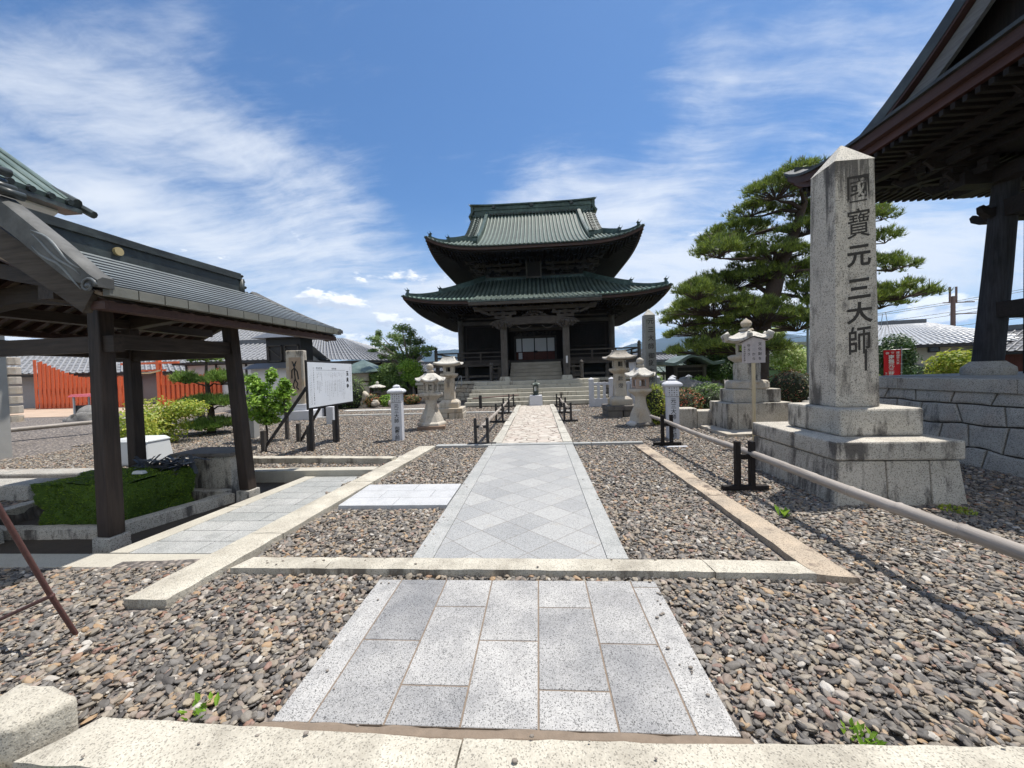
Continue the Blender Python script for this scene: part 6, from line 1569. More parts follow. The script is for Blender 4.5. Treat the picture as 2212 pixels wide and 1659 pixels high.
# ================================================================== PLANTS
def needles(mb, p_, d_, L_, w_, n_, rr):
    for _ in range(n_):
        v = (d_+Vector((rr.gauss(0, .55), rr.gauss(0, .55), rr.gauss(0, .45)))).normalized()*L_*rr.uniform(.7, 1.1)
        s_ = v.cross(Vector((rr.uniform(-1, 1), rr.uniform(-1, 1), rr.uniform(-1, 1)))).normalized()*w_
        i = len(mb.v); mb.v += [tuple(p_-s_), tuple(p_+s_), tuple(p_+v)]; mb.f.append((i, i+1, i+2))
def pine(name, label, base, trunk, tr, pads, mat, L_=.16, w_=.011, tw=15, tpt=11, nn=7, seed=1, limb=.07, candles=True, cat='pine tree', group=None):
    rr = random.Random(seed); T_ = thing(name, label, cat, base, group=group); B = Vector(base)
    tp = [Vector(p_)-B for p_ in trunk]
    wood_ = MB(); wood_.tube(tp, tr, 12)
    leaf = MB(); limbs = MB()
    for (x, y, z, a, h) in pads:
        c = Vector((x, y, z))-B
        zt = c.z-.35*a-.15
        k_ = min(range(len(tp)), key=lambda i: abs(tp[i].z-zt)+.15*(tp[i]-c).length)
        s0 = tp[k_] if k_ in (0, len(tp)-1) else tp[k_]
        if tp[-1].z > zt > tp[0].z:
            for i in range(len(tp)-1):
                if tp[i].z <= zt <= tp[i+1].z: s0 = tp[i].lerp(tp[i+1], (zt-tp[i].z)/max(.01, tp[i+1].z-tp[i].z))
        m1 = s0.lerp(c, .4)+Vector((rr.uniform(-.1, .1), rr.uniform(-.1, .1), rr.uniform(-.05, .12)))*a; end = c+Vector((0, 0, -h*.75))
        r0 = min(limb, limb*(.5+.4*a)); limbs.tube([s0, m1, m1.lerp(end, .6)+Vector((0, 0, rr.uniform(-.06, .08))), end], [r0*1.2, r0*.9, r0*.6, r0*.3], 6)
        for t_ in range(max(5, int(tw*a*a*2+tw*a))):
            an = rr.uniform(0, 6.283); q_ = math.sqrt(rr.uniform(.02, 1)); ex = c+Vector((math.cos(an)*a*q_, math.sin(an)*a*.85*q_, h*(1.0-1.35*q_*q_)*rr.uniform(.35, 1.05)-h*.25))
            st_ = end.lerp(c, .3)+Vector((math.cos(an), math.sin(an), 0))*a*q_*.35; limbs.tube([end, st_, ex], [r0*.28, r0*.2, .008], 4, cap=False)
            out = Vector((math.cos(an)*q_*.6, math.sin(an)*q_*.6, .9)).normalized()
            for _ in range(tpt):
                p_ = ex+Vector((rr.gauss(0, .085), rr.gauss(0, .085), rr.gauss(0, .035)))*(L_/.16); needles(leaf, p_, out, L_, w_, nn, rr)
            if candles and rr.random() < .10: limbs.tube([ex, ex+Vector((0, 0, L_*1.3))], [.012, .008], 4)
    wood_.build('trunk', barkm, T_, smooth=True); limbs.build('branches', barkm, T_, smooth='all', recalc=False); leaf.build('needles', mat, T_, recalc=False)
    return T_
def leaves(mb, c, rx, ry, rz, n_, s_, rr, shell=.55, up=.5):
    for _ in range(n_):
        v = Vector((rr.gauss(0, 1), rr.gauss(0, 1), rr.gauss(0, 1))).normalized()
        q_ = rr.uniform(shell, 1)**.8; lump = 1+.22*noise.noise(v*2.7+Vector(c)*1.3)+.10*noise.noise(v*7)
        p_ = Vector((c[0]+v.x*rx*q_*lump, c[1]+v.y*ry*q_*lump, c[2]+v.z*rz*q_*lump))
        nrm = (v*.6+Vector((rr.gauss(0, .5), rr.gauss(0, .5), rr.gauss(up, .45)))).normalized()
        a = nrm.cross(Vector((rr.uniform(-1, 1), rr.uniform(-1, 1), rr.uniform(-1, 1)))).normalized(); b_ = nrm.cross(a); ss = s_*rr.uniform(.6, 1.25)
        i = len(mb.v); mb.v += [tuple(p_-a*ss), tuple(p_-b_*ss*.45+nrm*ss*.15), tuple(p_+a*ss), tuple(p_+b_*ss*.45+nrm*ss*.15)]; mb.f.append((i, i+1, i+2, i+3))
def tree(name, label, base, clumps, mat, n_=260, s_=.10, trunk=None, tr=.16, seed=1, bark=None, cat='tree', group=None, shell=.35):
    rr = random.Random(seed); T_ = thing(name, label, cat, base, group=group); B = Vector(base); mb = MB()
    for (x, y, z, a, h) in clumps:
        c = Vector((x, y, z))-B; leaves(mb, c, a, a, h, int(n_*(a*h*6+.25)), s_, rr, shell)
    mb.build('crown' if cat in ('tree',) else 'foliage', mat, T_, recalc=False)
    if trunk is not None or cat == 'tree':
        tm = MB(); top = Vector(trunk)-B if trunk else Vector((0, 0, 1)); tm.tube([(0, 0, -.1), tuple(top*.5+Vector((.03, 0, 0))), tuple(top)], [tr, tr*.8, tr*.55], 8)
        for (x, y, z, a, h) in clumps:
            c = Vector((x, y, z))-B; m1 = top.lerp(c, .5)+Vector((0, 0, -.1*a)); tm.tube([top*.9, m1, c], [tr*.4, tr*.25, .01], 5)
        tm.build('trunk', bark or barkg, T_, smooth=True)
    return T_
def bush(label, c, rx, rz, mat, n_=1500, s_=.035, seed=1, name='shrub', cat='shrub', ry=None, group=None, shell=.82, core=True):
    rr = random.Random(seed); T_ = thing(name, label, cat, (c[0], c[1], c[2]), group=group); mb = MB()
    leaves(mb, (0, 0, rz*.75), rx, ry or rx, rz, n_, s_, rr, shell)
    mb.build('foliage', mat, T_, recalc=False)
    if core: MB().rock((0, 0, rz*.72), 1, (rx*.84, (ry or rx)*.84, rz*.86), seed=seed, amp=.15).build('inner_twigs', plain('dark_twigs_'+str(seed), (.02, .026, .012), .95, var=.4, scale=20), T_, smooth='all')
    return T_

PADS = [(8.14,12.5,7.42,0.62,0.25),(8.02,13.5,7.32,0.98,0.37),(7.77,14.5,7.13,0.65,0.33),(7.79,15.5,6.69,1.26,0.42),(5.93,13.0,5.33,0.7,0.35),(8.18,14.0,5.41,1.07,0.44),(7.14,15.0,4.68,1.56,0.47),(5.05,12.5,3.92,0.68,0.34),(5.96,13.5,3.63,1.46,0.49),(5.35,14.5,3.32,0.65,0.36),(6.7,15.5,3.01,1.4,0.42),(7.25,13.0,3.26,1.12,0.53),(9.26,14.0,4.17,0.76,0.51),(9.6,15.0,3.1,1.02,0.41),(6.44,12.5,2.19,1.13,0.4),(5.42,13.5,2.18,0.85,0.3),(9.32,14.5,7.1,0.59,0.39),(13.06,15.5,7.75,0.42,0.28),(10.9,13.0,6.15,0.35,0.23),(11.85,14.0,5.8,0.38,0.32),(12.93,15.0,5.1,0.64,0.37),(11.02,12.5,3.63,0.79,0.28),(11.26,13.5,3.51,0.55,0.3),(10.78,14.5,7.01,1.18,0.52),(11.38,15.5,5.45,1.26,0.56),(9.8,13.0,3.7,1.06,0.47),(7.83,14.0,4.71,0.76,0.38),(9.49,15.0,5.02,0.68,0.41),(8.9,14.2,8.0,.7,.3),(9.9,14.3,7.9,.7,.3),(6.6,14.0,5.75,.8,.3),(9.2,14,6.2,.7,.35)]
pine('black_pine', 'large spreading old pine with layered dark green pads and leaning trunk, behind the granite pillar', (7.62, 14.0, 0),
     [(7.62, 14, -.1), (7.66, 14, 1.3), (7.74, 14, 2.6), (7.95, 14, 3.4), (8.22, 14, 4.1), (8.45, 14, 5.0), (8.87, 14, 5.85), (9.25, 14, 7.0), (9.4, 14, 7.9)],
     [.42, .34, .30, .27, .25, .21, .17, .10, .04], [(x, y, z, a*1.12, h*1.2) for x, y, z, a, h in PADS], pinef, L_=.20, w_=.0115, tw=17, tpt=11, nn=9, seed=3, limb=.075)
sp = []
for (x, z, a, h) in ((-8.63, 2.14, .33, .10), (-9.25, 1.62, .28, .20), (-8.20, 1.62, .38, .22), (-8.55, 1.0, .60, .16), (-8.55, .42, .60, .14), (-8.1, .98, .3, .08), (-9.0, 1.0, .3, .08)):
    f = 10.9/9.5; sp.append((x*f, 10.9, 1.5+(z-1.5)*f, a*f, h*f))
pine('garden_pine', 'small cloud-pruned garden pine with three flat tiers, seen through the pavilion posts', (-9.86, 10.9, 0), [(-9.86, 10.9, -.1), (-9.84, 10.9, .6), (-9.90, 10.9, 1.2), (-9.93, 10.9, 1.75), (-9.9, 10.9, 2.2)], [.12, .09, .07, .045, .02], sp, pinef2, L_=.17, w_=.010, tw=60, tpt=8, nn=9, seed=5, limb=.035)
TL = [(-8.11,22.8,4.41,0.6,0.27),(-7.85,23.6,4.18,0.4,0.34),(-9.13,24.4,4.08,0.64,0.35),(-10.57,25.2,4.41,0.27,0.3),(-9.97,23.2,3.87,0.52,0.21),(-8.34,24.0,3.72,0.79,0.38),(-7.77,24.8,3.73,0.55,0.39),(-6.54,22.8,3.11,0.54,0.24),(-7.57,23.6,3.1,0.81,0.37),(-9.5,24.4,3.34,0.8,0.35),(-10.67,25.2,3.7,0.5,0.2),(-10.12,23.2,3.16,0.34,0.12),(-8.7,24.0,2.77,1.04,0.38),(-8.04,24.8,2.78,0.65,0.33),(-6.61,22.8,2.78,0.3,0.15),(-9.86,24.0,2.81,0.38,0.19)]
tree('broadleaf_tree', 'broad green garden tree with an open airy crown left of the temple', (-8.05, 24.0, 0), TL, leafg, 430, .072, (-8.15, 24, 2.2), .24, seed=2, shell=.2)
tree('broadleaf_tree', 'bright green bushy lower tree standing under the airy crown left of the temple', (-7.6, 23.0, 0), [(-7.85, 23, 2.1, .75, .5), (-7.45, 23.1, 1.75, .55, .55), (-7.9, 23, 1.5, .5, .4), (-7.5, 23, 1.15, .35, .35)], leafb, 620, .07, (-7.6, 23, 1.2), .12, seed=4, shell=.3)
tree('broadleaf_tree', 'dark green low tree behind the garden rocks left of the temple', (-9.2, 23.2, 0), [(-9.2, 23.2, 1.9, .7, .5), (-9.8, 23.2, 1.5, .7, .5), (-8.9, 23, 1.3, .7, .5), (-9.6, 23, 1.0, .8, .4), (-8.5, 23, .9, .6, .4)], leafg, 500, .08, (-9.2, 23, 1.0), .12, seed=6, shell=.3)
# leafy shrub in front of the relief stone
tree('leafy_shrub', 'glossy bright green young tree with two thin stems right behind the far pavilion post', (-7.02, 9.4, 0),
     [(-6.80, 9.4, 1.62, .14, .20), (-7.30, 9.4, 1.50, .16, .22), (-6.45, 9.4, 1.38, .14, .20), (-7.15, 9.4, 1.32, .30, .22), (-6.55, 9.4, 1.15, .33, .20), (-7.05, 9.3, 1.0, .44, .24), (-6.65, 9.4, .80, .36, .20), (-7.2, 9.4, .68, .34, .20), (-6.9, 9.4, .50, .26, .14)], leafb, 720, .060, (-7.02, 9.4, .45), .035, seed=7, bark=barkm, cat='shrub', shell=.1)
tag(MB().cbox(-6.45, 9.4, -.1, .95, .035).build('stake', greyw), 'grey wooden stake beside the glossy young tree', 'stake')
tag(MB().cbox(-7.75, 9.9, -.1, 1.15, .10).build('stone_post', greypl), 'square grey concrete post partly hidden behind the far pavilion post', 'post')
bush('yellow-green maple bush glowing behind the pavilion posts, left half', (-8.95, 7.9, -.05), .50, .60, leafy, 1900, .045, seed=11, shell=.3, core=False, cat='shrub', name='maple_bush')
bush('taller yellow-green maple spreading behind the pavilion, between the posts and the garden pine', (-9.9, 9.3, -.05), .70, .70, leafy, 3000, .05, seed=12, shell=.2, core=False, name='maple_bush')
bush('yellow-green maple branch with orange tips reaching right towards the garden pine', (-9.35, 9.6, .62), .50, .26, leafy, 1300, .045, seed=14, shell=.2, core=False, name='maple_bush')
# right garden
bush('golden-green round azalea left of the white marker post on the right', (3.18, 10.9, 0), .32, .62, leafy, 1500, .035, seed=21)
bush('dark green azalea with orange red flowers behind the right white marker post', (4.02, 11.1, 0), .60, .56, leafo, 3600, .032, seed=22)
bush('fresh green fern-like shrub above the low stone edging on the right', (4.75, 11.3, 0), .62, .60, leafg, 3400, .040, seed=23)
bush('dense dark shrub at the left foot of the tiered stone lantern', (4.75, 10.9, 0), .38, .5, leafd, 1500, .035, seed=24)
bush('red-tipped rounded clipped shrub between the tiered lantern and the great monument', (7.10, 11.4, 0), .66, .80, leafr, 4200, .030, seed=25)
bush('light green shrub growing against the small shrine', (5.35, 13.2, .35), .45, .5, leafb, 1500, .04, seed=26)
for i, (x, y, z, r, lb) in enumerate(((3.25, 11.55, .10, .42, 'dark rounded garden rock left of the golden azalea'), (4.5, 12.0, .7, .50, 'tall grey garden rock standing in front of the small shrine'), (3.55, 11.0, .05, .30, 'dark boulder at the foot of the golden azalea'), (5.2, 12.1, .65, .40, 'weathered rock right of the tall garden rock before the shrine'))):
    tag(MB().rock((x, y, z), r, (1, .8, 1.0), seed=i+3, n=20, m_=14, amp=.45).build('garden_rock', rockm, smooth='all'), lb, 'rock')
mb = MB(); x = 3.35
for l in (.22, .45, .50, .45, .4):
    mb.box(x, x+l-.01, 10.05-.02*l, 10.45, -.06, .44+.04*math.sin(x*9)); x += l
tag(mb.build('stone_edging', basem, bevel=.03), 'low stained granite edging under the right-hand azaleas', 'stone edging')
mb = MB()
for (x0, x1, z0, z1, y) in ((6.35, 6.75, -.05, .42, 9.2), (6.5, 6.9, .42, .60, 9.5), (6.9, 7.4, .0, .66, 9.9)): mb.box(x0, x1, y, y+.5, z0, z1)
tag(mb.build('stone_steps', wallm, bevel=.03), 'rough stacked stones between the red-tipped shrub and the great monument', 'stones')
mb = MB(); rr = random.Random(8)
for i in range(2600):
    x, y = rr.uniform(8.6, 16), rr.uniform(13, 24); mb.quad((x-.02, y, .02), (x+.02, y, .02), (x+rr.uniform(-.05, .05), y, rr.uniform(.10, .22)))
tag(mb.build('grass', grassm, recalc=False), kind='stuff')
structure(MB().box(8.3, 18, 12.5, 26, -.06, .02).build('grass_bank', plain('lawn', (.16, .24, .05), .95, var=.35, scale=4, bump=.8)))

# small shrine
T_ = thing('small_shrine', 'little dark wooden shrine with a curved green copper gable roof, under the pine', 'shrine', (7.40, 19.4, 0))
MB().box(-.72, .72, 0, 1.3, .2, 1.62).build('wall', darkwx, T_); MB().box(-.95, .95, -.4, 1.5, -.1, .55).build('stone_base', basem, T_, bevel=.03)
mb = MB()
for x in (-.68, .68): mb.cbox(x, -.05, .5, 1.62, .07)
mb.box(-.8, .8, -.1, .0, 1.52, 1.64); mb.box(-.75, .75, -.1, -.04, 1.30, 1.36)
mb.build('post', greyw, T_)
mb = MB(); mb.tube([(-.32, -.03, .62), (-.34, -.03, .9), (-.22, -.03, 1.05), (0, -.03, 1.12), (.22, -.03, 1.05), (.34, -.03, .9), (.32, -.03, .62)], .03, 6); mb.box(-.02, .02, -.04, -.02, .6, 1.1); mb.build('arched_door_frame', greyw, T_)
prof = lambda u: (1.42*u, 1.72+.42*max(0, math.cos(min(1, abs(u)*1.5)*math.pi/2))**1.4+.10*abs(u)**3)
mb = MB()
i0 = 0
for y in (-.62, 1.5): mb.v += [(prof(u/12)[0], y, prof(u/12)[1]) for u in range(-12, 13)]+[(prof(u/12)[0]*.97, y, prof(u/12)[1]-.14) for u in range(-12, 13)]
for j in range(24):
    mb.f += [(j, j+1, 50+j+1, 50+j), (25+j, 75+j, 76+j, 26+j), (j, 25+j, 26+j, j+1), (50+j, 51+j, 76+j, 75+j)]
mb.f += [(0, 50, 75, 25), (24, 49, 99, 74)]
mb.build('roof', cop_ht, T_, smooth=True)
MB().box(-.1, .1, -.62, 1.4, 2.12, 2.26).build('ridge', cop_dk, T_)
# stone balustrade right of the stairs
T_ = thing('stone_balustrade', 'white granite balustrade of short posts behind the right lanterns', 'balustrade', (5.0, 16.6, .08))
mb = MB(); x = -2.7
while x < 1.8: mb.cbox(x, 0, -.05, .92, .055); x += .25
mb.build('baluster', bluegr, T_, bevel=.008)
mb = MB(); mb.box(-2.8, 1.9, -.09, .09, -.15, .22); mb.box(-2.8, 1.9, -.05, .05, .80, .90)
mb.build('rail', bluegr, T_, bevel=.01)
mb = MB()
for x in (-2.75, -1.9, -1.0, .0, .65, 1.3): mb.cbox(x, -.0, -.15, 1.02, .095); mb.lathe([(.10, 1.02), (.115, 1.05), (.02, 1.13)], 4, (x, 0), R(45))
mb.build('end_post', bluegr, T_, bevel=.008)

# ================================================================== HOUSES
def tiles(mb, p00, p10, p11, p01, sp_, r):
    """pantiled slope with rolls; p00-p10 eave, p01-p11 ridge"""
    a, b_, c, d_ = [Vector(p_) for p_ in (p00, p10, p11, p01)]
    mb.quad(a, b_, c, d_); L_ = (b_-a).length; m_ = max(2, int(L_/sp_)); nrm = (b_-a).cross(d_-a).normalized()
    if nrm.z < 0: nrm = -nrm
    e = (b_-a).normalized()
    for i in range(m_+1):
        f = (i+.0)/m_; p0, p1 = a.lerp(b_, f), d_.lerp(c, f); nst = max(1, int((p1-p0).length/.28)); i0 = len(mb.v)
        for j in range(nst+1):
            q_ = p0.lerp(p1, j/nst)
            for k_ in range(5): an = math.pi*k_/4; mb.v.append(tuple(q_+e*math.cos(an)*r+nrm*(math.sin(an)*r+.002+(.022 if j % 2 else 0))))
        for j in range(nst):
            for k_ in range(4): x = i0+5*j+k_; mb.f.append((x, x+1, x+6, x+5))
    # course lines
    n2 = max(1, int((d_-a).length/.28))
    for j in range(1, n2):
        p0, p1 = a.lerp(d_, j/n2), b_.lerp(c, j/n2); mb.bar(p0+nrm*.012, p1+nrm*.012, .05, .022, tuple(nrm))
def house(name, label, x0, x1, y0, y1, h, rh, ov=.6, axis='x', wall=whitep, roofm=tilem, wins=(), posts=0, sp_=.3, z0=0, cat='house', beams=True, hip=False, rz=0, group=None):
    cx, cy = (x0+x1)/2, (y0+y1)/2; T_ = thing(name, label, cat, (cx, cy, z0), rz, group); hx, hy = (x1-x0)/2, (y1-y0)/2
    MB().box(-hx, hx, -hy, hy, -.3, h).build('wall', wall, T_)
    mb = MB(); ox, oy = hx+ov, hy+ov; ez = h-.05
    if axis == 'x':
        rx = ox-(oy*.75 if hip else 0)
        tiles(mb, (-ox, -oy, ez), (ox, -oy, ez), (rx, 0, ez+rh), (-rx, 0, ez+rh), sp_, .06); tiles(mb, (ox, oy, ez), (-ox, oy, ez), (-rx, 0, ez+rh), (rx, 0, ez+rh), sp_, .06)
        if hip:
            for sg in (-1, 1): mb.quad((sg*ox, -oy, ez), (sg*ox, oy, ez), (sg*rx, 0, ez+rh))
        ridge = ((-rx, 0, ez+rh+.1), (rx, 0, ez+rh+.1))
    else:
        ry = oy-(ox*.75 if hip else 0)
        tiles(mb, (ox, -oy, ez), (ox, oy, ez), (0, ry, ez+rh), (0, -ry, ez+rh), sp_, .06); tiles(mb, (-ox, oy, ez), (-ox, -oy, ez), (0, -ry, ez+rh), (0, ry, ez+rh), sp_, .06)
        if hip:
            for sg in (-1, 1): mb.quad((-ox, sg*oy, ez), (ox, sg*oy, ez), (0, sg*ry, ez+rh))
        ridge = ((0, -ry, ez+rh+.1), (0, ry, ez+rh+.1))
    mb.build('roof', roofm, T_, recalc=False)
    MB().bar(ridge[0], ridge[1], .26, .30).build('roof_ridge', tiled, T_)
    mb = MB(); mb.box(-ox+.04, ox-.04, -oy+.03, oy-.03, ez-.16, ez-.03); mb.build('eave', blackw, T_)
    if not hip:
        mb = MB()
        for sg in (-1, 1):
            if axis == 'x': mb.quad((sg*hx, -hy-.02, h-.02), (sg*hx, hy+.02, h-.02), (sg*hx, 0, h+rh*.86))
            else: mb.quad((-hx-.02, sg*hy, h-.02), (hx+.02, sg*hy, h-.02), (0, sg*hy, h+rh*.86))
        mb.build('gable', wall, T_, recalc=False)
    if posts:
        mb = MB()
        for i in range(posts+1): x = -hx+2*hx*i/posts; mb.box(x-.06, x+.06, -hy-.03, -hy, 0, h-.1)
        mb.box(-hx, hx, -hy-.035, -hy, h*.48, h*.48+.12); mb.box(-hx, hx, -hy-.035, -hy, h-.25, h-.12)
        mb.build('timber_frame', blackw, T_)
    for (a, b_, c, d_) in wins:
        w1 = MB().box(a, b_, -hy-.07, -hy-.005, c, d_).build('window', blackw, T_); MB().box(a+.06, b_-.06, -hy-.08, -hy-.071, c+.06, d_-.06).build('pane', glassd, w1)
    return T_
# left: hall behind the vermilion fence, kuri, gatehouse, big-roofed building
TS = thing('tiled_hall', 'low hall with a grey patterned tile roof behind the vermilion slat fence', 'hall', (-27.3, 24.5, 0), R(18))
MB().box(-7, 4.2, -2.0, 2.5, .1, 2.35).build('wall', plain('grey_plaster', (.28, .28, .29), .9, var=.08), TS)
mb = MB(); tiles(mb, (-7.8, -2.8, 2.35), (5.0, -2.8, 2.25), (2.6, .2, 4.3), (-7.8, .2, 4.4), .32, .07); tiles(mb, (5.0, -2.8, 2.25), (5.0, 3.2, 2.25), (2.6, .2, 4.3), (2.6, .2, 4.3), .5, .05); mb.build('roof', tilem, TS, recalc=False)
MB().box(-7.8, 5.0, -2.8, -2.62, 2.12, 2.26).build('eave', blackw, TS); MB().box(-.8, 1.4, -2.06, -1.99, .1, 2.0).build('doorway', blackw, TS)
house('priest_house', 'white-walled timber-framed temple residence with a grey tiled roof behind the garden pine', -29.5, -19.8, 25.5, 31, 3.5, 2.2, .8, 'x', whitep, tilem, wins=((2.2, 4.2, .4, 1.5), (-1.5, .8, .5, 1.5)), posts=9, z0=0)
house('priest_house', 'pale side wing with a gabled tile roof left of the black gatehouse', -20.8, -15.2, 21.5, 26, 2.75, 1.2, .5, 'x', whitep, tilem, posts=3, wins=())
T_ = thing('gatehouse', 'black timber upper storey on a white plastered base wall behind the relief stone', 'gatehouse', (-11.85, 16.9, 0))
MB().box(-1.35, 1.35, 0, 1.2, -.1, 2.05).build('wall', whitep, T_); MB().box(-.6, 1.05, .05, 1.0, 2.3, 3.45).build('upper_wall', blackw, T_)
mb = MB(); mb.frus(-1.75, 1.6, -.35, 1.4, 2.04, -1.1, 1.2, .0, 1.1, 2.30); mb.build('lower_roof', tiled, T_)
mb = MB(); mb.frus(-1.0, 1.4, -.4, 1.3, 3.42, -.5, 1.0, .2, .8, 3.75); mb.build('roof', tiled, T_)
mb = MB()
for x0, x1 in ((-.5, .17), (.29, .96)):
    mb.box(x0, x0+.05, -.02, .05, 2.35, 3.1); mb.box(x1-.05, x1, -.02, .05, 2.35, 3.1); mb.box(x0, x1, -.02, .05, 3.05, 3.1); mb.box(x0, x1, -.02, .05, 2.35, 2.4); mb.bar((x0, .0, 3.0), (x1, .0, 2.45), .03, .03)
mb.build('panel_frame', greyw, T_)
T_ = thing('tiled_building', 'long temple building with a sweeping grey tiled roof right of the gatehouse', 'building', (-14.0, 27.0, 0))
MB().box(-4.2, 2.8, 0, 6, -.1, 2.75).build('wall', creamp, T_)
mb = MB()
def swp(x, y): return (x, y)
tiles(mb, (-4.8, -1.1, 2.95), (1.8, -1.1, 2.75), (-1.2, 2.2, 4.6), (-4.8, 2.2, 5.0), .28, .06)
tiles(mb, (1.8, -1.1, 2.75), (4.1, -.9, 2.62), (-1.2, 2.2, 4.6), (-1.2, 2.2, 4.6), .28, .05); tiles(mb, (4.1, -.9, 2.62), (4.1, 6, 2.7), (-1.2, 3, 4.6), (-1.2, 2.2, 4.6), .4, .05)
mb.build('roof', tilem, T_, recalc=False); MB().box(-4.8, 3.9, -1.05, -.95, 2.52, 2.66).build('eave', blackw, T_)
mb = MB()
for x in (-3, -1.8, -.6, .6, 1.8, 2.78): mb.box(x-.06, x+.06, -.04, 0, 0, 2.7)
mb.box(-4.2, 2.8, -.045, 0, 2.35, 2.5); mb.build('timber_frame', brownf, T_)
T_ = thing('copper_roofed_pavilion', 'small pavilion with a low blue-green copper pyramid roof behind the notice board', 'pavilion', (-11.2, 23.2, 0))
MB().box(-.9, .9, 0, 1.8, -.1, 1.75).build('wall', creamp, T_); MB().proof(4, [(1.55, 1.78, .08), (1.5, 1.85, .08), (.9, 2.15, 0), (.05, 2.62, 0)], c=(0, .9), rot=R(45), seg=6).build('roof', cop_ht, T_, smooth=True)
mb = MB()
for x in (-.85, .85): mb.cbox(x, -.03, 0, 1.75, .07)
mb.box(-.9, .9, -.06, 0, 1.2, 1.3); mb.build('post', brownf, T_)
# vermilion fence and torii frame
T_ = thing('vermilion_fence', 'bright vermilion board-on-board slat fence, taller at its left end, beyond the left gravel', 'fence', (-25.5, 19.4, .3))
mb = MB(); mb2 = MB()
P0, P1, P2_, P3_ = Vector((-29.0, 20.3, .25)), Vector((-22.6, 20.0, .25)), Vector((-20.9, 20.0, .25)), Vector((-18.6, 21.4, .25))
def slats(a, b_, hf, nn_):
    d_ = (b_-a).normalized(); k_ = Vector((-d_.y, d_.x, 0))
    for i in range(nn_):
        f = (i+.5)/nn_; p_ = a.lerp(b_, f)-T_.location; h = hf(f); e = d_*((b_-a).length/nn_*.31)
        for o_, (q_, ee) in enumerate(((p_-k_*.05, e), (p_+k_*.12+d_*((b_-a).length/nn_*.5), e))):
            i0 = len(mb.v); t_ = k_*.02
            for z in (0, h if o_ == 0 else h*.97): mb.v += [tuple(q_-ee-t_+Vector((0, 0, z))), tuple(q_+ee-t_+Vector((0, 0, z))), tuple(q_+ee+t_+Vector((0, 0, z))), tuple(q_-ee+t_+Vector((0, 0, z)))]
            mb.f += [tuple(i0+j for j in s_) for s_ in ((3, 2, 1, 0), (4, 5, 6, 7), (0, 1, 5, 4), (1, 2, 6, 5), (2, 3, 7, 6), (3, 0, 4, 7))]
    for z in (.35, 1.2): mb2.bar(a-T_.location+Vector((0, 0, z)), b_-T_.location+Vector((0, 0, z)), .06, .08)
slats(P0, P1, lambda f: 1.75+1.15*max(0, 1-f*2.0)**1.3, 22); slats(P2_, P3_, lambda f: 1.72+.45*max(0, f-.7)*3, 13)
mb.build('slats', verm, T_); mb2.build('rail', verm, T_)
T_ = thing('vermilion_gate', 'vermilion gate frame with a white rope over the dark doorway between the fence sections', 'gate', (-21.7, 20.0, .25))
mb = MB(); mb.cbox(-.75, 0, 0, 3.2, .09); mb.cbox(.72, 0, 0, 2.6, .09); mb.build('post', verm, T_)
mb = MB(); mb.box(-1.5, 1.9, -.06, .06, 2.35, 2.46); mb.box(-1.1, 1.1, -.06, .06, 1.95, 2.05); mb.bar((-1.1, 0, 2.55), (.72, 0, 3.2), .08, .08); mb.build('lintel', verm, T_)
MB().tube([(-.9, -.1, 1.98), (-.3, -.12, 1.86), (.3, -.12, 1.86), (.9, -.1, 1.98)], .045, 8).build('rope', newwood, T_, smooth=True)
structure(MB().box(-34, -18.8, 14.6, 21.5, -.2, .26).build('earth_terrace', dirt))
# storehouse at far left
T_ = thing('storehouse', 'tall plastered storehouse with pale green copper eaves and thick cornice, upper left corner', 'storehouse', (-13.5, 5.3, 0))
MB().box(-1.6, 1.62, -3.2, 2.55, -.3, 5.2).build('wall', greypl, T_)
mb = MB(); mb.prism([(0, 5.0), (1.62, 5.0), (2.45, 5.55), (2.45, 5.72), (0, 5.85)], lambda a, b_, t_: (a, t_, b_), -3.4, 3.05); mb.build('cornice', whitep, T_)
mb = MB(); mb.prism([(-.2, 8.0), (2.72, 5.82), (2.66, 5.70), (-.2, 7.8)], lambda a, b_, t_: (a, t_, b_), -3.6, 3.3)
for i in range(20): y = -3.4+i*.34; mb.tube([(2.70, y, 5.84), (1.2, y, 6.97), (-.1, y, 7.95)], .045, 6)
mb.build('roof', cop_ht, T_, smooth=True)
mb = MB()
for i in range(20): y = -3.4+i*.34; mb.tube([(2.66, y, 5.80), (2.78, y, 5.77)], .065, 10)
mb.tube([(2.2, 3.3, 6.05), (2.9, 3.42, 5.62)], .09, 8); mb.tube([(2.2, 3.1, 6.12), (2.75, 3.2, 5.80)], .12, 10)
mb.box(2.3, 2.75, -3.6, 3.3, 5.60, 5.70)
mb.build('eave_tile_ends', cop_dk, T_)
# log rail and left things
T_ = thing('log_rail', 'long low grey log rail on short black posts crossing the left middle ground', 'rail', (-13.0, 10.5, 0))
MB().tube([(-1.2, -3.6, .42), (-.5, -1.6, .43), (.0, .3, .43), (.75, 2.9, .46)], .06, 10).build('log', bamboo, T_, smooth=True)
for (x, y) in ((-.9, -2.8), (.05, .3), (.7, 2.7)): MB().cbox(x, y, -.1, .52, .08).build('post', blackw, T_)
tag(MB().rock((-16.5, 12.9, .22), .42, (1.4, .9, .75), seed=6, amp=.35).build('garden_rock', rockm, smooth='all'), 'hollow dark round stone lying on the sandy ground left of the pavilion post', 'rock')
tag(MB().rock((-16.9, 13.4, .40), .40, (1.1, .9, .85), seed=7, amp=.25).build('garden_rock', rockm, smooth='all'), 'pale rounded rock just behind the hollow dark stone', 'rock')
structure(MB().box(-22, -13.6, 11.5, 18, -.2, .16).build('sandy_ground', dirt))
T_ = thing('offering_table', 'small table under a pink sheet-metal roof in front of the vermilion fence', 'table', (-17.5, 13.9, .16))
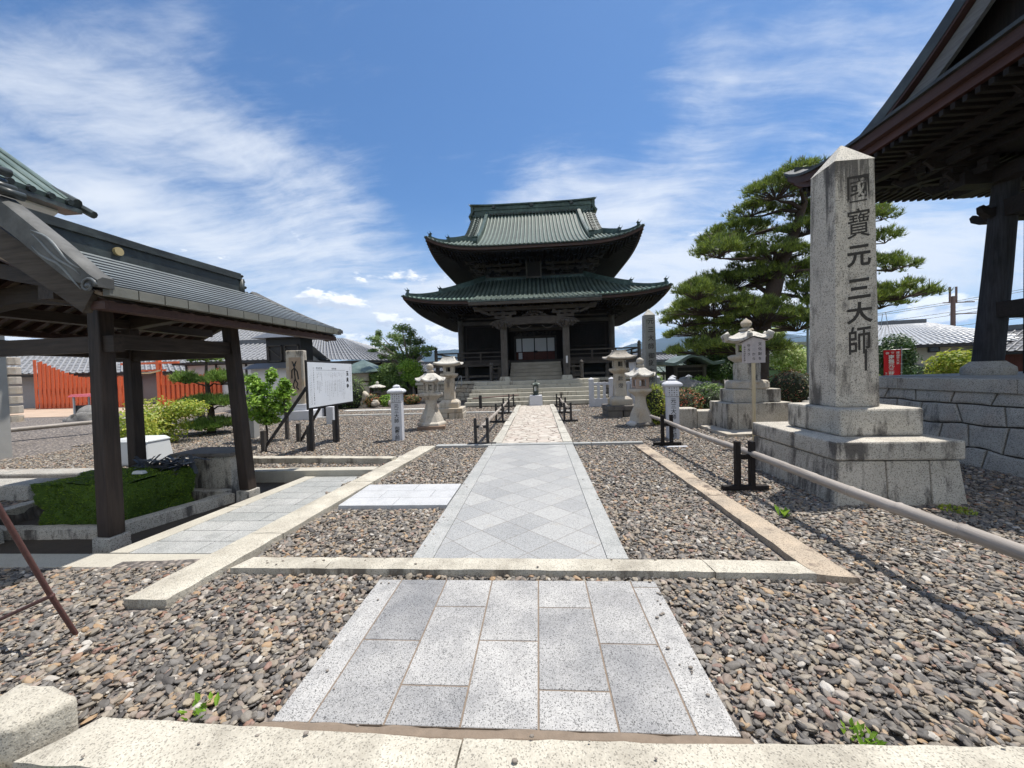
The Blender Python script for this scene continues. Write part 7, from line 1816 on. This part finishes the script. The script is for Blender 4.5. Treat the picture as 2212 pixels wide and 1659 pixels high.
MB().frus(-.55, .55, -.35, .35, .93, -.45, .6, -.3, .4, 1.03).build('roof', pinkr, T_); mb = MB()
for x in (-.4, .4):
    for y in (-.25, .25): mb.cbox(x, y, 0, .95, .025)
mb.build('leg', whplast, T_); MB().box(-.38, .38, -.22, .24, .05, .6).build('side_panel', glassd, T_)
mb = MB()
for k_ in range(7): mb.lathe([(.30, .2+.36*k_), (.30, .48+.36*k_)], 10, (-19.6, 13.0))
tag(mb.build('stacked_stone_tower', lantm, bevel=.02), 'tower of pale stacked stone discs beside the storehouse wall', 'stone tower')
for i, (x, y, r, lb) in enumerate(((-14.9, 14.8, .55, 'grey layered garden rock left of the garden pine'), (-14.0, 14.6, .42, 'pale garden rock touching the layered rock'))):
    tag(MB().rock((x, y, .1), r, (1.5, .9, .7), seed=i+12, amp=.45, n=22, m_=14).build('garden_rock', rockm if i == 0 else lantm, smooth='all'), lb, 'rock')
# relief stone
T_ = thing('relief_stone', 'upright pale stone slab with a dark carved relief panel on a stepped base', 'monument', (-9.3, 14.3, 0), R(4))
MB().box(-.55, .75, -.45, .5, -.05, .32).build('base', bluegr, T_, bevel=.015); MB().box(-.42, .45, -.3, .35, .32, .56).build('base', bluegr, T_, bevel=.015)
mb = MB(); mb.rock((0, 0, 1.6), 1, (.34, .15, 1.05), seed=3, amp=.02); mb = MB(); mb.frus(-.36, .34, -.16, .16, .55, -.34, .33, -.14, .14, 2.62); mb.build('slab', lantm, T_, bevel=.03)
MB().box(-.20, .24, -.172, -.155, 1.05, 2.35).build('relief_panel', plain('brown_relief', (.33, .25, .18), .9, var=.35, scale=8), T_)
mb = MB(); rr = random.Random(3)
pl = [[(0, 2.05), (0, 1.75), (.02, 1.5)], [(0, 1.95), (-.10, 1.85), (-.11, 1.55)], [(0, 1.95), (.10, 1.8), (.14, 1.5)], [(0, 1.5), (-.07, 1.3), (-.03, 1.18), (-.13, 1.12)], [(.02, 1.5), (.10, 1.35), (.06, 1.2), (.14, 1.12)], [(-.03, 2.1), (-.08, 2.2)], [(.03, 2.1), (.08, 2.2)]]
for q_ in pl: mb.tube([(x, -.176, z) for x, z in q_], .022, 6)
mb.ball((0, -.17, 2.06), .055, 8, 6); mb.build('carved_lines', inkm, T_)
tag(MB().box(-8.75, -8.35, 14.8, 15.0, -.05, 1.75).build('black_stone', blackw, bevel=.03), 'black polished stone slab between the relief stone and the notice board', 'stone slab')
tag(MB().cbox(-7.05, 12.6, -.05, .55, .12).build('short_stone_post', bluegr, bevel=.01), 'short square pale stone post seen under the notice board', 'stone post')
# garden left of the stairs
for i, (x, y, z, rx, rz, m_, lb) in enumerate(((-9.6, 19.2, 0, .75, .95, leafg, 'pruned green shrub right of the notice board'), (-8.8, 19.5, 0, .5, .38, leafo, 'low rusty orange shrub among the rocks behind the left marker post'), (-8.0, 19.8, 0, .40, .32, leafb, 'small round bright green shrub among the rocks behind the left marker post'), (-7.0, 20.8, 0, .5, .28, leafo, 'low brownish shrub beside the black car'), (-10.3, 19.0, 0, .6, .45, leafd, 'dark low shrub left of the rusty orange one'))):
    bush(lb, (x, y, z), rx, rz, m_, 1100, .05, seed=40+i)
for i, (x, y, r, lb) in enumerate(((-9.05, 19.3, .35, 'leaning tall grey garden rock behind the notice board'), (-8.3, 19.0, .22, 'pale rock between the orange and green shrubs'), (-7.5, 19.2, .2, 'small pale rock right of the green round shrub'))):
    tag(MB().rock((x, y, r*.8), r, (1, .8, 1.6 if i == 0 else .8), seed=i+30, amp=.4).build('garden_rock', lantm, smooth='all'), lb, 'rock')
T_ = thing('stone_lantern', 'low wide snow-viewing stone lantern in the far garden left of the white marker post', 'stone lantern', (-8.75, 20.4, 0))
MB().lathe([(.25, -.05), (.22, .3), (.14, .36), (.14, .6)], 6).build('shaft', lantd, T_); MB().lathe([(.2, .6), (.26, .66), (.2, .7)], 6).build('platform', lantd, T_); mb = MB(); window_box(mb, 6, .16, .7, .92); mb.build('fire_box', lantd, T_)
MB().proof(6, [(.2, .91, 0), (.40, .94, .03), (.36, .99, .02), (.12, 1.1, 0)], seg=4).build('roof', lantr, T_); MB().ball((0, 0, 1.18), .09, 8, 6).build('finial', lantr, T_)
# car
T_ = thing('parked_car', 'black car half hidden behind the left end of the temple platform', 'car', (-8.9, 26.4, 0))
mb = MB(); mb.prism([(-.9, .25), (1.9, .25), (1.9, .75), (1.55, .9), (1.1, 1.28), (.1, 1.32), (-.45, .92), (-.95, .78)], lambda a, b_, t_: (a, t_, b_), -.8, .8); mb.build('body', carm, T_, bevel=.05)
MB().prism([(1.45, .93), (1.08, 1.22), (.15, 1.26), (-.33, .93)], lambda a, b_, t_: (a, t_, b_), -.815, .815).build('window', glassd, T_)
for x in (-.35, 1.35):
    for y in (-.72, .72): w_ = MB().tube([(x, y-.1, .3), (x, y+.1, .3)], .3, 18).build('wheel', tyrem, T_, smooth=True); MB().tube([(x, y-.11, .3), (x, y+.11, .3)], .17, 12).build('rim', metalg, w_)
# far houses
house('house', 'distant grey house with a tiled roof between the left tree and the temple veranda', -14.5, -9.2, 41, 46, 2.0, .9, .5, 'x', greypl, tiled, wins=((-1.0, .5, .6, 1.4),))
house('house', 'white house with a blue grey tiled roof behind the slender stone pillar on the right', 10.2, 14.6, 32, 37, 2.0, .75, .5, 'x', greyw, tilem, wins=((-1.6, -.5, .9, 1.6),))
house('house', 'tall gabled house with dark roof beyond the slender pillar', 10.0, 13.0, 41, 45, 2.5, 1.0, .5, 'y', whitep, tiled, hip=False)
house('shed', 'tiny shed with a pale copper roof and white panels left of the small shrine', 7.55, 9.4, 25.0, 27, 1.35, .55, .35, 'x', whitep, cop_ht, posts=5, cat='shed')
HB = house('large_house', 'big two-storey farmhouse with a shining silver grey tiled roof behind the stone platform', 20.0, 26.2, 23.3, 29, 2.45, 1.45, .8, 'x', creamp, plain('silver_roof_tile', (0.42, 0.43, 0.44), 0.3, var=.35, scale=5, bump=.3), wins=((-.2, .3, 1.95, 2.35), (-2.2, -1.2, 1.7, 2.3)), hip=True, rz=R(-16))
MB().box(-2.6, 2.8, -3.9, -2.86, 1.15, 1.32).build('lower_roof', tiled, HB); MB().box(-2.5, 2.6, -2.9, -2.86, -.1, 1.15).build('shopfront', glassd, HB); MB().tube([(2.4, -3.3, 2.3), (2.4, -3.3, 1.4), (1.6, -4.0, 1.1)], .04, 6).build('downpipe', metalg, HB)
house('house', 'dark timber house with a steep gabled roof partly hidden by the bell tower column', 24.6, 28.6, 19.4, 23, 1.9, 1.2, .5, 'y', reddoor, tiled, rz=R(20))
house('house', 'white-walled house with a silver tiled roof seen between the bell tower posts', 27, 35, 17, 22, 2.6, 1.4, .6, 'x', whitep, tilem, wins=((-1.5, -.2, 1.2, 2.0),), rz=R(-30))
house('storage_building', 'low pale green sided building behind the flowering tree', 12.2, 16.5, 20.5, 23, 1.45, .12, .15, 'x', greenb, metalg, cat='building')
house('house', 'distant white house with a dark roof left of the great monument', 19.5, 23.5, 33, 36, 2.0, 1.1, .5, 'x', whitep, tiled)
T_ = thing('stone_torii', 'grey torii gate top showing above the flowering tree', 'gate', (13.2, 20.3, 0))
MB().box(-1.2, .95, -.15, .15, 2.45, 2.62).build('lintel', greypl, T_)
for x in (-.8, .55): MB().tube([(x, 0, -.1), (x, 0, 2.45)], .11, 10).build('pillar', greypl, T_)
tree('flowering_tree', 'rounded tree with cream blossom and bright green leaves right of the pine trunk', (10.7, 17.6, 0), [(10.1, 17.6, 2.75, .50, .42), (10.5, 17.6, 2.95, .35, .3), (10.3, 17.6, 2.35, .6, .42), (10.9, 17.6, 2.0, .65, .45), (11.4, 17.7, 1.7, .55, .4), (10.5, 17.5, 1.7, .6, .4), (11.1, 17.5, 1.35, .5, .3)], leafw, 700, .06, (10.75, 17.6, 1.2), .07, seed=31)
tree('broadleaf_tree', 'fresh green tree right beside the cream flowering tree', (12.0, 18.5, 0), [(11.9, 18.5, 1.9, .6, .45), (12.3, 18.5, 1.55, .45, .4), (11.6, 18.4, 1.4, .5, .35)], leafb, 600, .06, (12, 18.5, 1.2), .06, seed=32)
tree('broadleaf_tree', 'dark green tree filling the gap under the pine behind the small shrine', (9.2, 20, 0), [(8.6, 20, 2.4, .9, .7), (9.5, 20, 2.1, .8, .6), (9.0, 19.8, 1.4, .9, .6), (10.0, 19.9, 1.2, .8, .5), (8.2, 20.4, 1.6, .7, .5), (9.9, 20, 2.6, .5, .4)], leafd, 620, .08, (9.2, 20, 1.2), .12, seed=33)
tree('broadleaf_tree', 'dark green tree beyond the stone pillar, at its right-hand side', (17.0, 19.5, 0), [(17.0, 19.5, 2.3, .7, .5), (16.6, 19.5, 1.8, .7, .5), (17.3, 19.4, 1.7, .5, .5), (16.9, 19.3, 1.1, .8, .5)], leafd, 500, .08, (17, 19.5, 1.2), .12, seed=34)
bush('green hedge left of the great monument by the pole', (14.2, 18.3, 0), .9, .75, leafg, 1600, .06, seed=35)
bush('small green shrub between the slender pillar and the shed', (6.3, 21.5, .4), .45, .5, leafb, 900, .05, seed=36)
bush('rounded yellow-green young pine standing behind the stone platform coping', (9.35, 9.3, 1.0), .50, .42, leafy, 2200, .05, seed=37, shell=.3, core=False)
# poles and wires
def pole(label, x, y, h, r=.09, arms=(), m_=metalg, z0=-.1):
    T_ = thing('utility_pole', label, 'pole', (x, y, 0)); MB().tube([(0, 0, z0), (0, 0, h)], [r, r*.75], 10).build('shaft', m_, T_, smooth=True)
    if arms:
        mb = MB()
        for (a, b_, z) in arms: mb.bar((a, 0, z), (b_, 0, z), .09, .09)
        mb.build('crossarm', m_, T_)
    return T_
pole('thin grey steel pole standing left of the great monument', 10.67, 16.0, 3.9, .055)
tpole = pole('brown railway pole with brackets rising above the farmhouse roof', 40.0, 40.0, 7.6, .22, ((-.9, 1.9, 7.0), (-.3, 3.4, 5.9)), brownp)
MB().box(-.35, -.22, -.05, .05, 7.0, 8.5).build('insulator_post', brownp, tpole); MB().box(.22, .35, -.05, .05, 7.0, 8.5).build('insulator_post', brownp, tpole)
pole('grey lamp post right of the bell tower column', 13.9, 10.6, 3.9, .07)
mb = MB()
for (z0, z1, z2) in ((5.4, 7.1, 8.3), (5.2, 6.9, 8.1), (4.0, 5.8, 7.0), (3.4, 4.7, 5.6), (4.6, 6.1, 7.2)):
    mb.tube([(22, 58, z0), (31, 49, (z0+z1)/2-.2), (40, 40, z1), (48, 31, z2)], .022, 5)
tag(mb.build('overhead_wires', wirem, recalc=False), 'bundle of overhead railway wires running past the brown pole', 'wires')
for i, (x, y, z, lb) in enumerate(((20.4, 24.4, 3.7, 'television aerial at the left end of the farmhouse ridge'), (21.0, 24.6, 3.8, 'second television aerial on the farmhouse ridge'))):
    T_ = thing('aerial', lb, 'aerial', (x, y, z-.3)); MB().tube([(0, 0, 0), (-.15 if i else .1, 0, .95)], .018, 5).build('mast', metalg, T_); MB().bar((-.3, 0, .9), (.25, 0, 1.0), .02, .02).build('element', metalg, T_)

# ================================================================== HILLS AND AIR
def hills(name, pts, y, depth, m_):
    mb = MB(); n_ = len(pts)-1
    xs_ = [p_[0] for p_ in pts]; zs_ = [p_[1] for p_ in pts]
    def fn(u, v):
        x = xs_[0]+(xs_[-1]-xs_[0])*u; z = float(np.interp(x, xs_, zs_)); f = math.sin(math.pi*min(1, v*1.0)*.5)
        ns = noise.fractal(Vector((x/260, v*3, 1)), 1, 2, 4); return (x+60*ns*(1-v), y-depth*(1-v), -2+(z)*f+ns*z*.10*(.3+v*.7 if v < 1 else .35))
    mb.grid(fn, 120, 14); mb.grid(lambda u, v: (lambda p_: (p_[0], p_[1]+depth*v, p_[2]*(1-v)-2*v))(fn(u, 1)), 120, 6)
    return structure(mb.build(name, m_, smooth='all'))
hm = plain('wooded_hills', (.022, .036, .032), .95, var=.4, scale=.01, bump=0)
hills('hills', [(-3000, 60), (-1800, 110), (-1300, 150), (-940, 172), (-640, 196), (-300, 180), (0, 160), (300, 150), (600, 156), (740, 205), (860, 216), (980, 238), (1190, 262), (1600, 240), (2300, 180), (3200, 90)], 3000, 900, hm)
hz_m = bpy.data.materials.new('air'); hz_m.use_nodes = True; t = NT(hz_m.node_tree); t.n.clear()
pv = t.add('ShaderNodeVolumePrincipled', {'Color': (0.36, 0.62, 1.0, 1), 'Density': 0.00011, 'Anisotropy': 0.2})
t.add('ShaderNodeOutputMaterial', {'Volume': pv.outputs[0]})
hz_o = MB().box(-4990, 4990, -4990, 4990, -8, 420).build('haze', hz_m); hz_o['kind'] = 'stuff'
S.cycles.volume_bounces = 0; S.cycles.volume_step_rate = 10
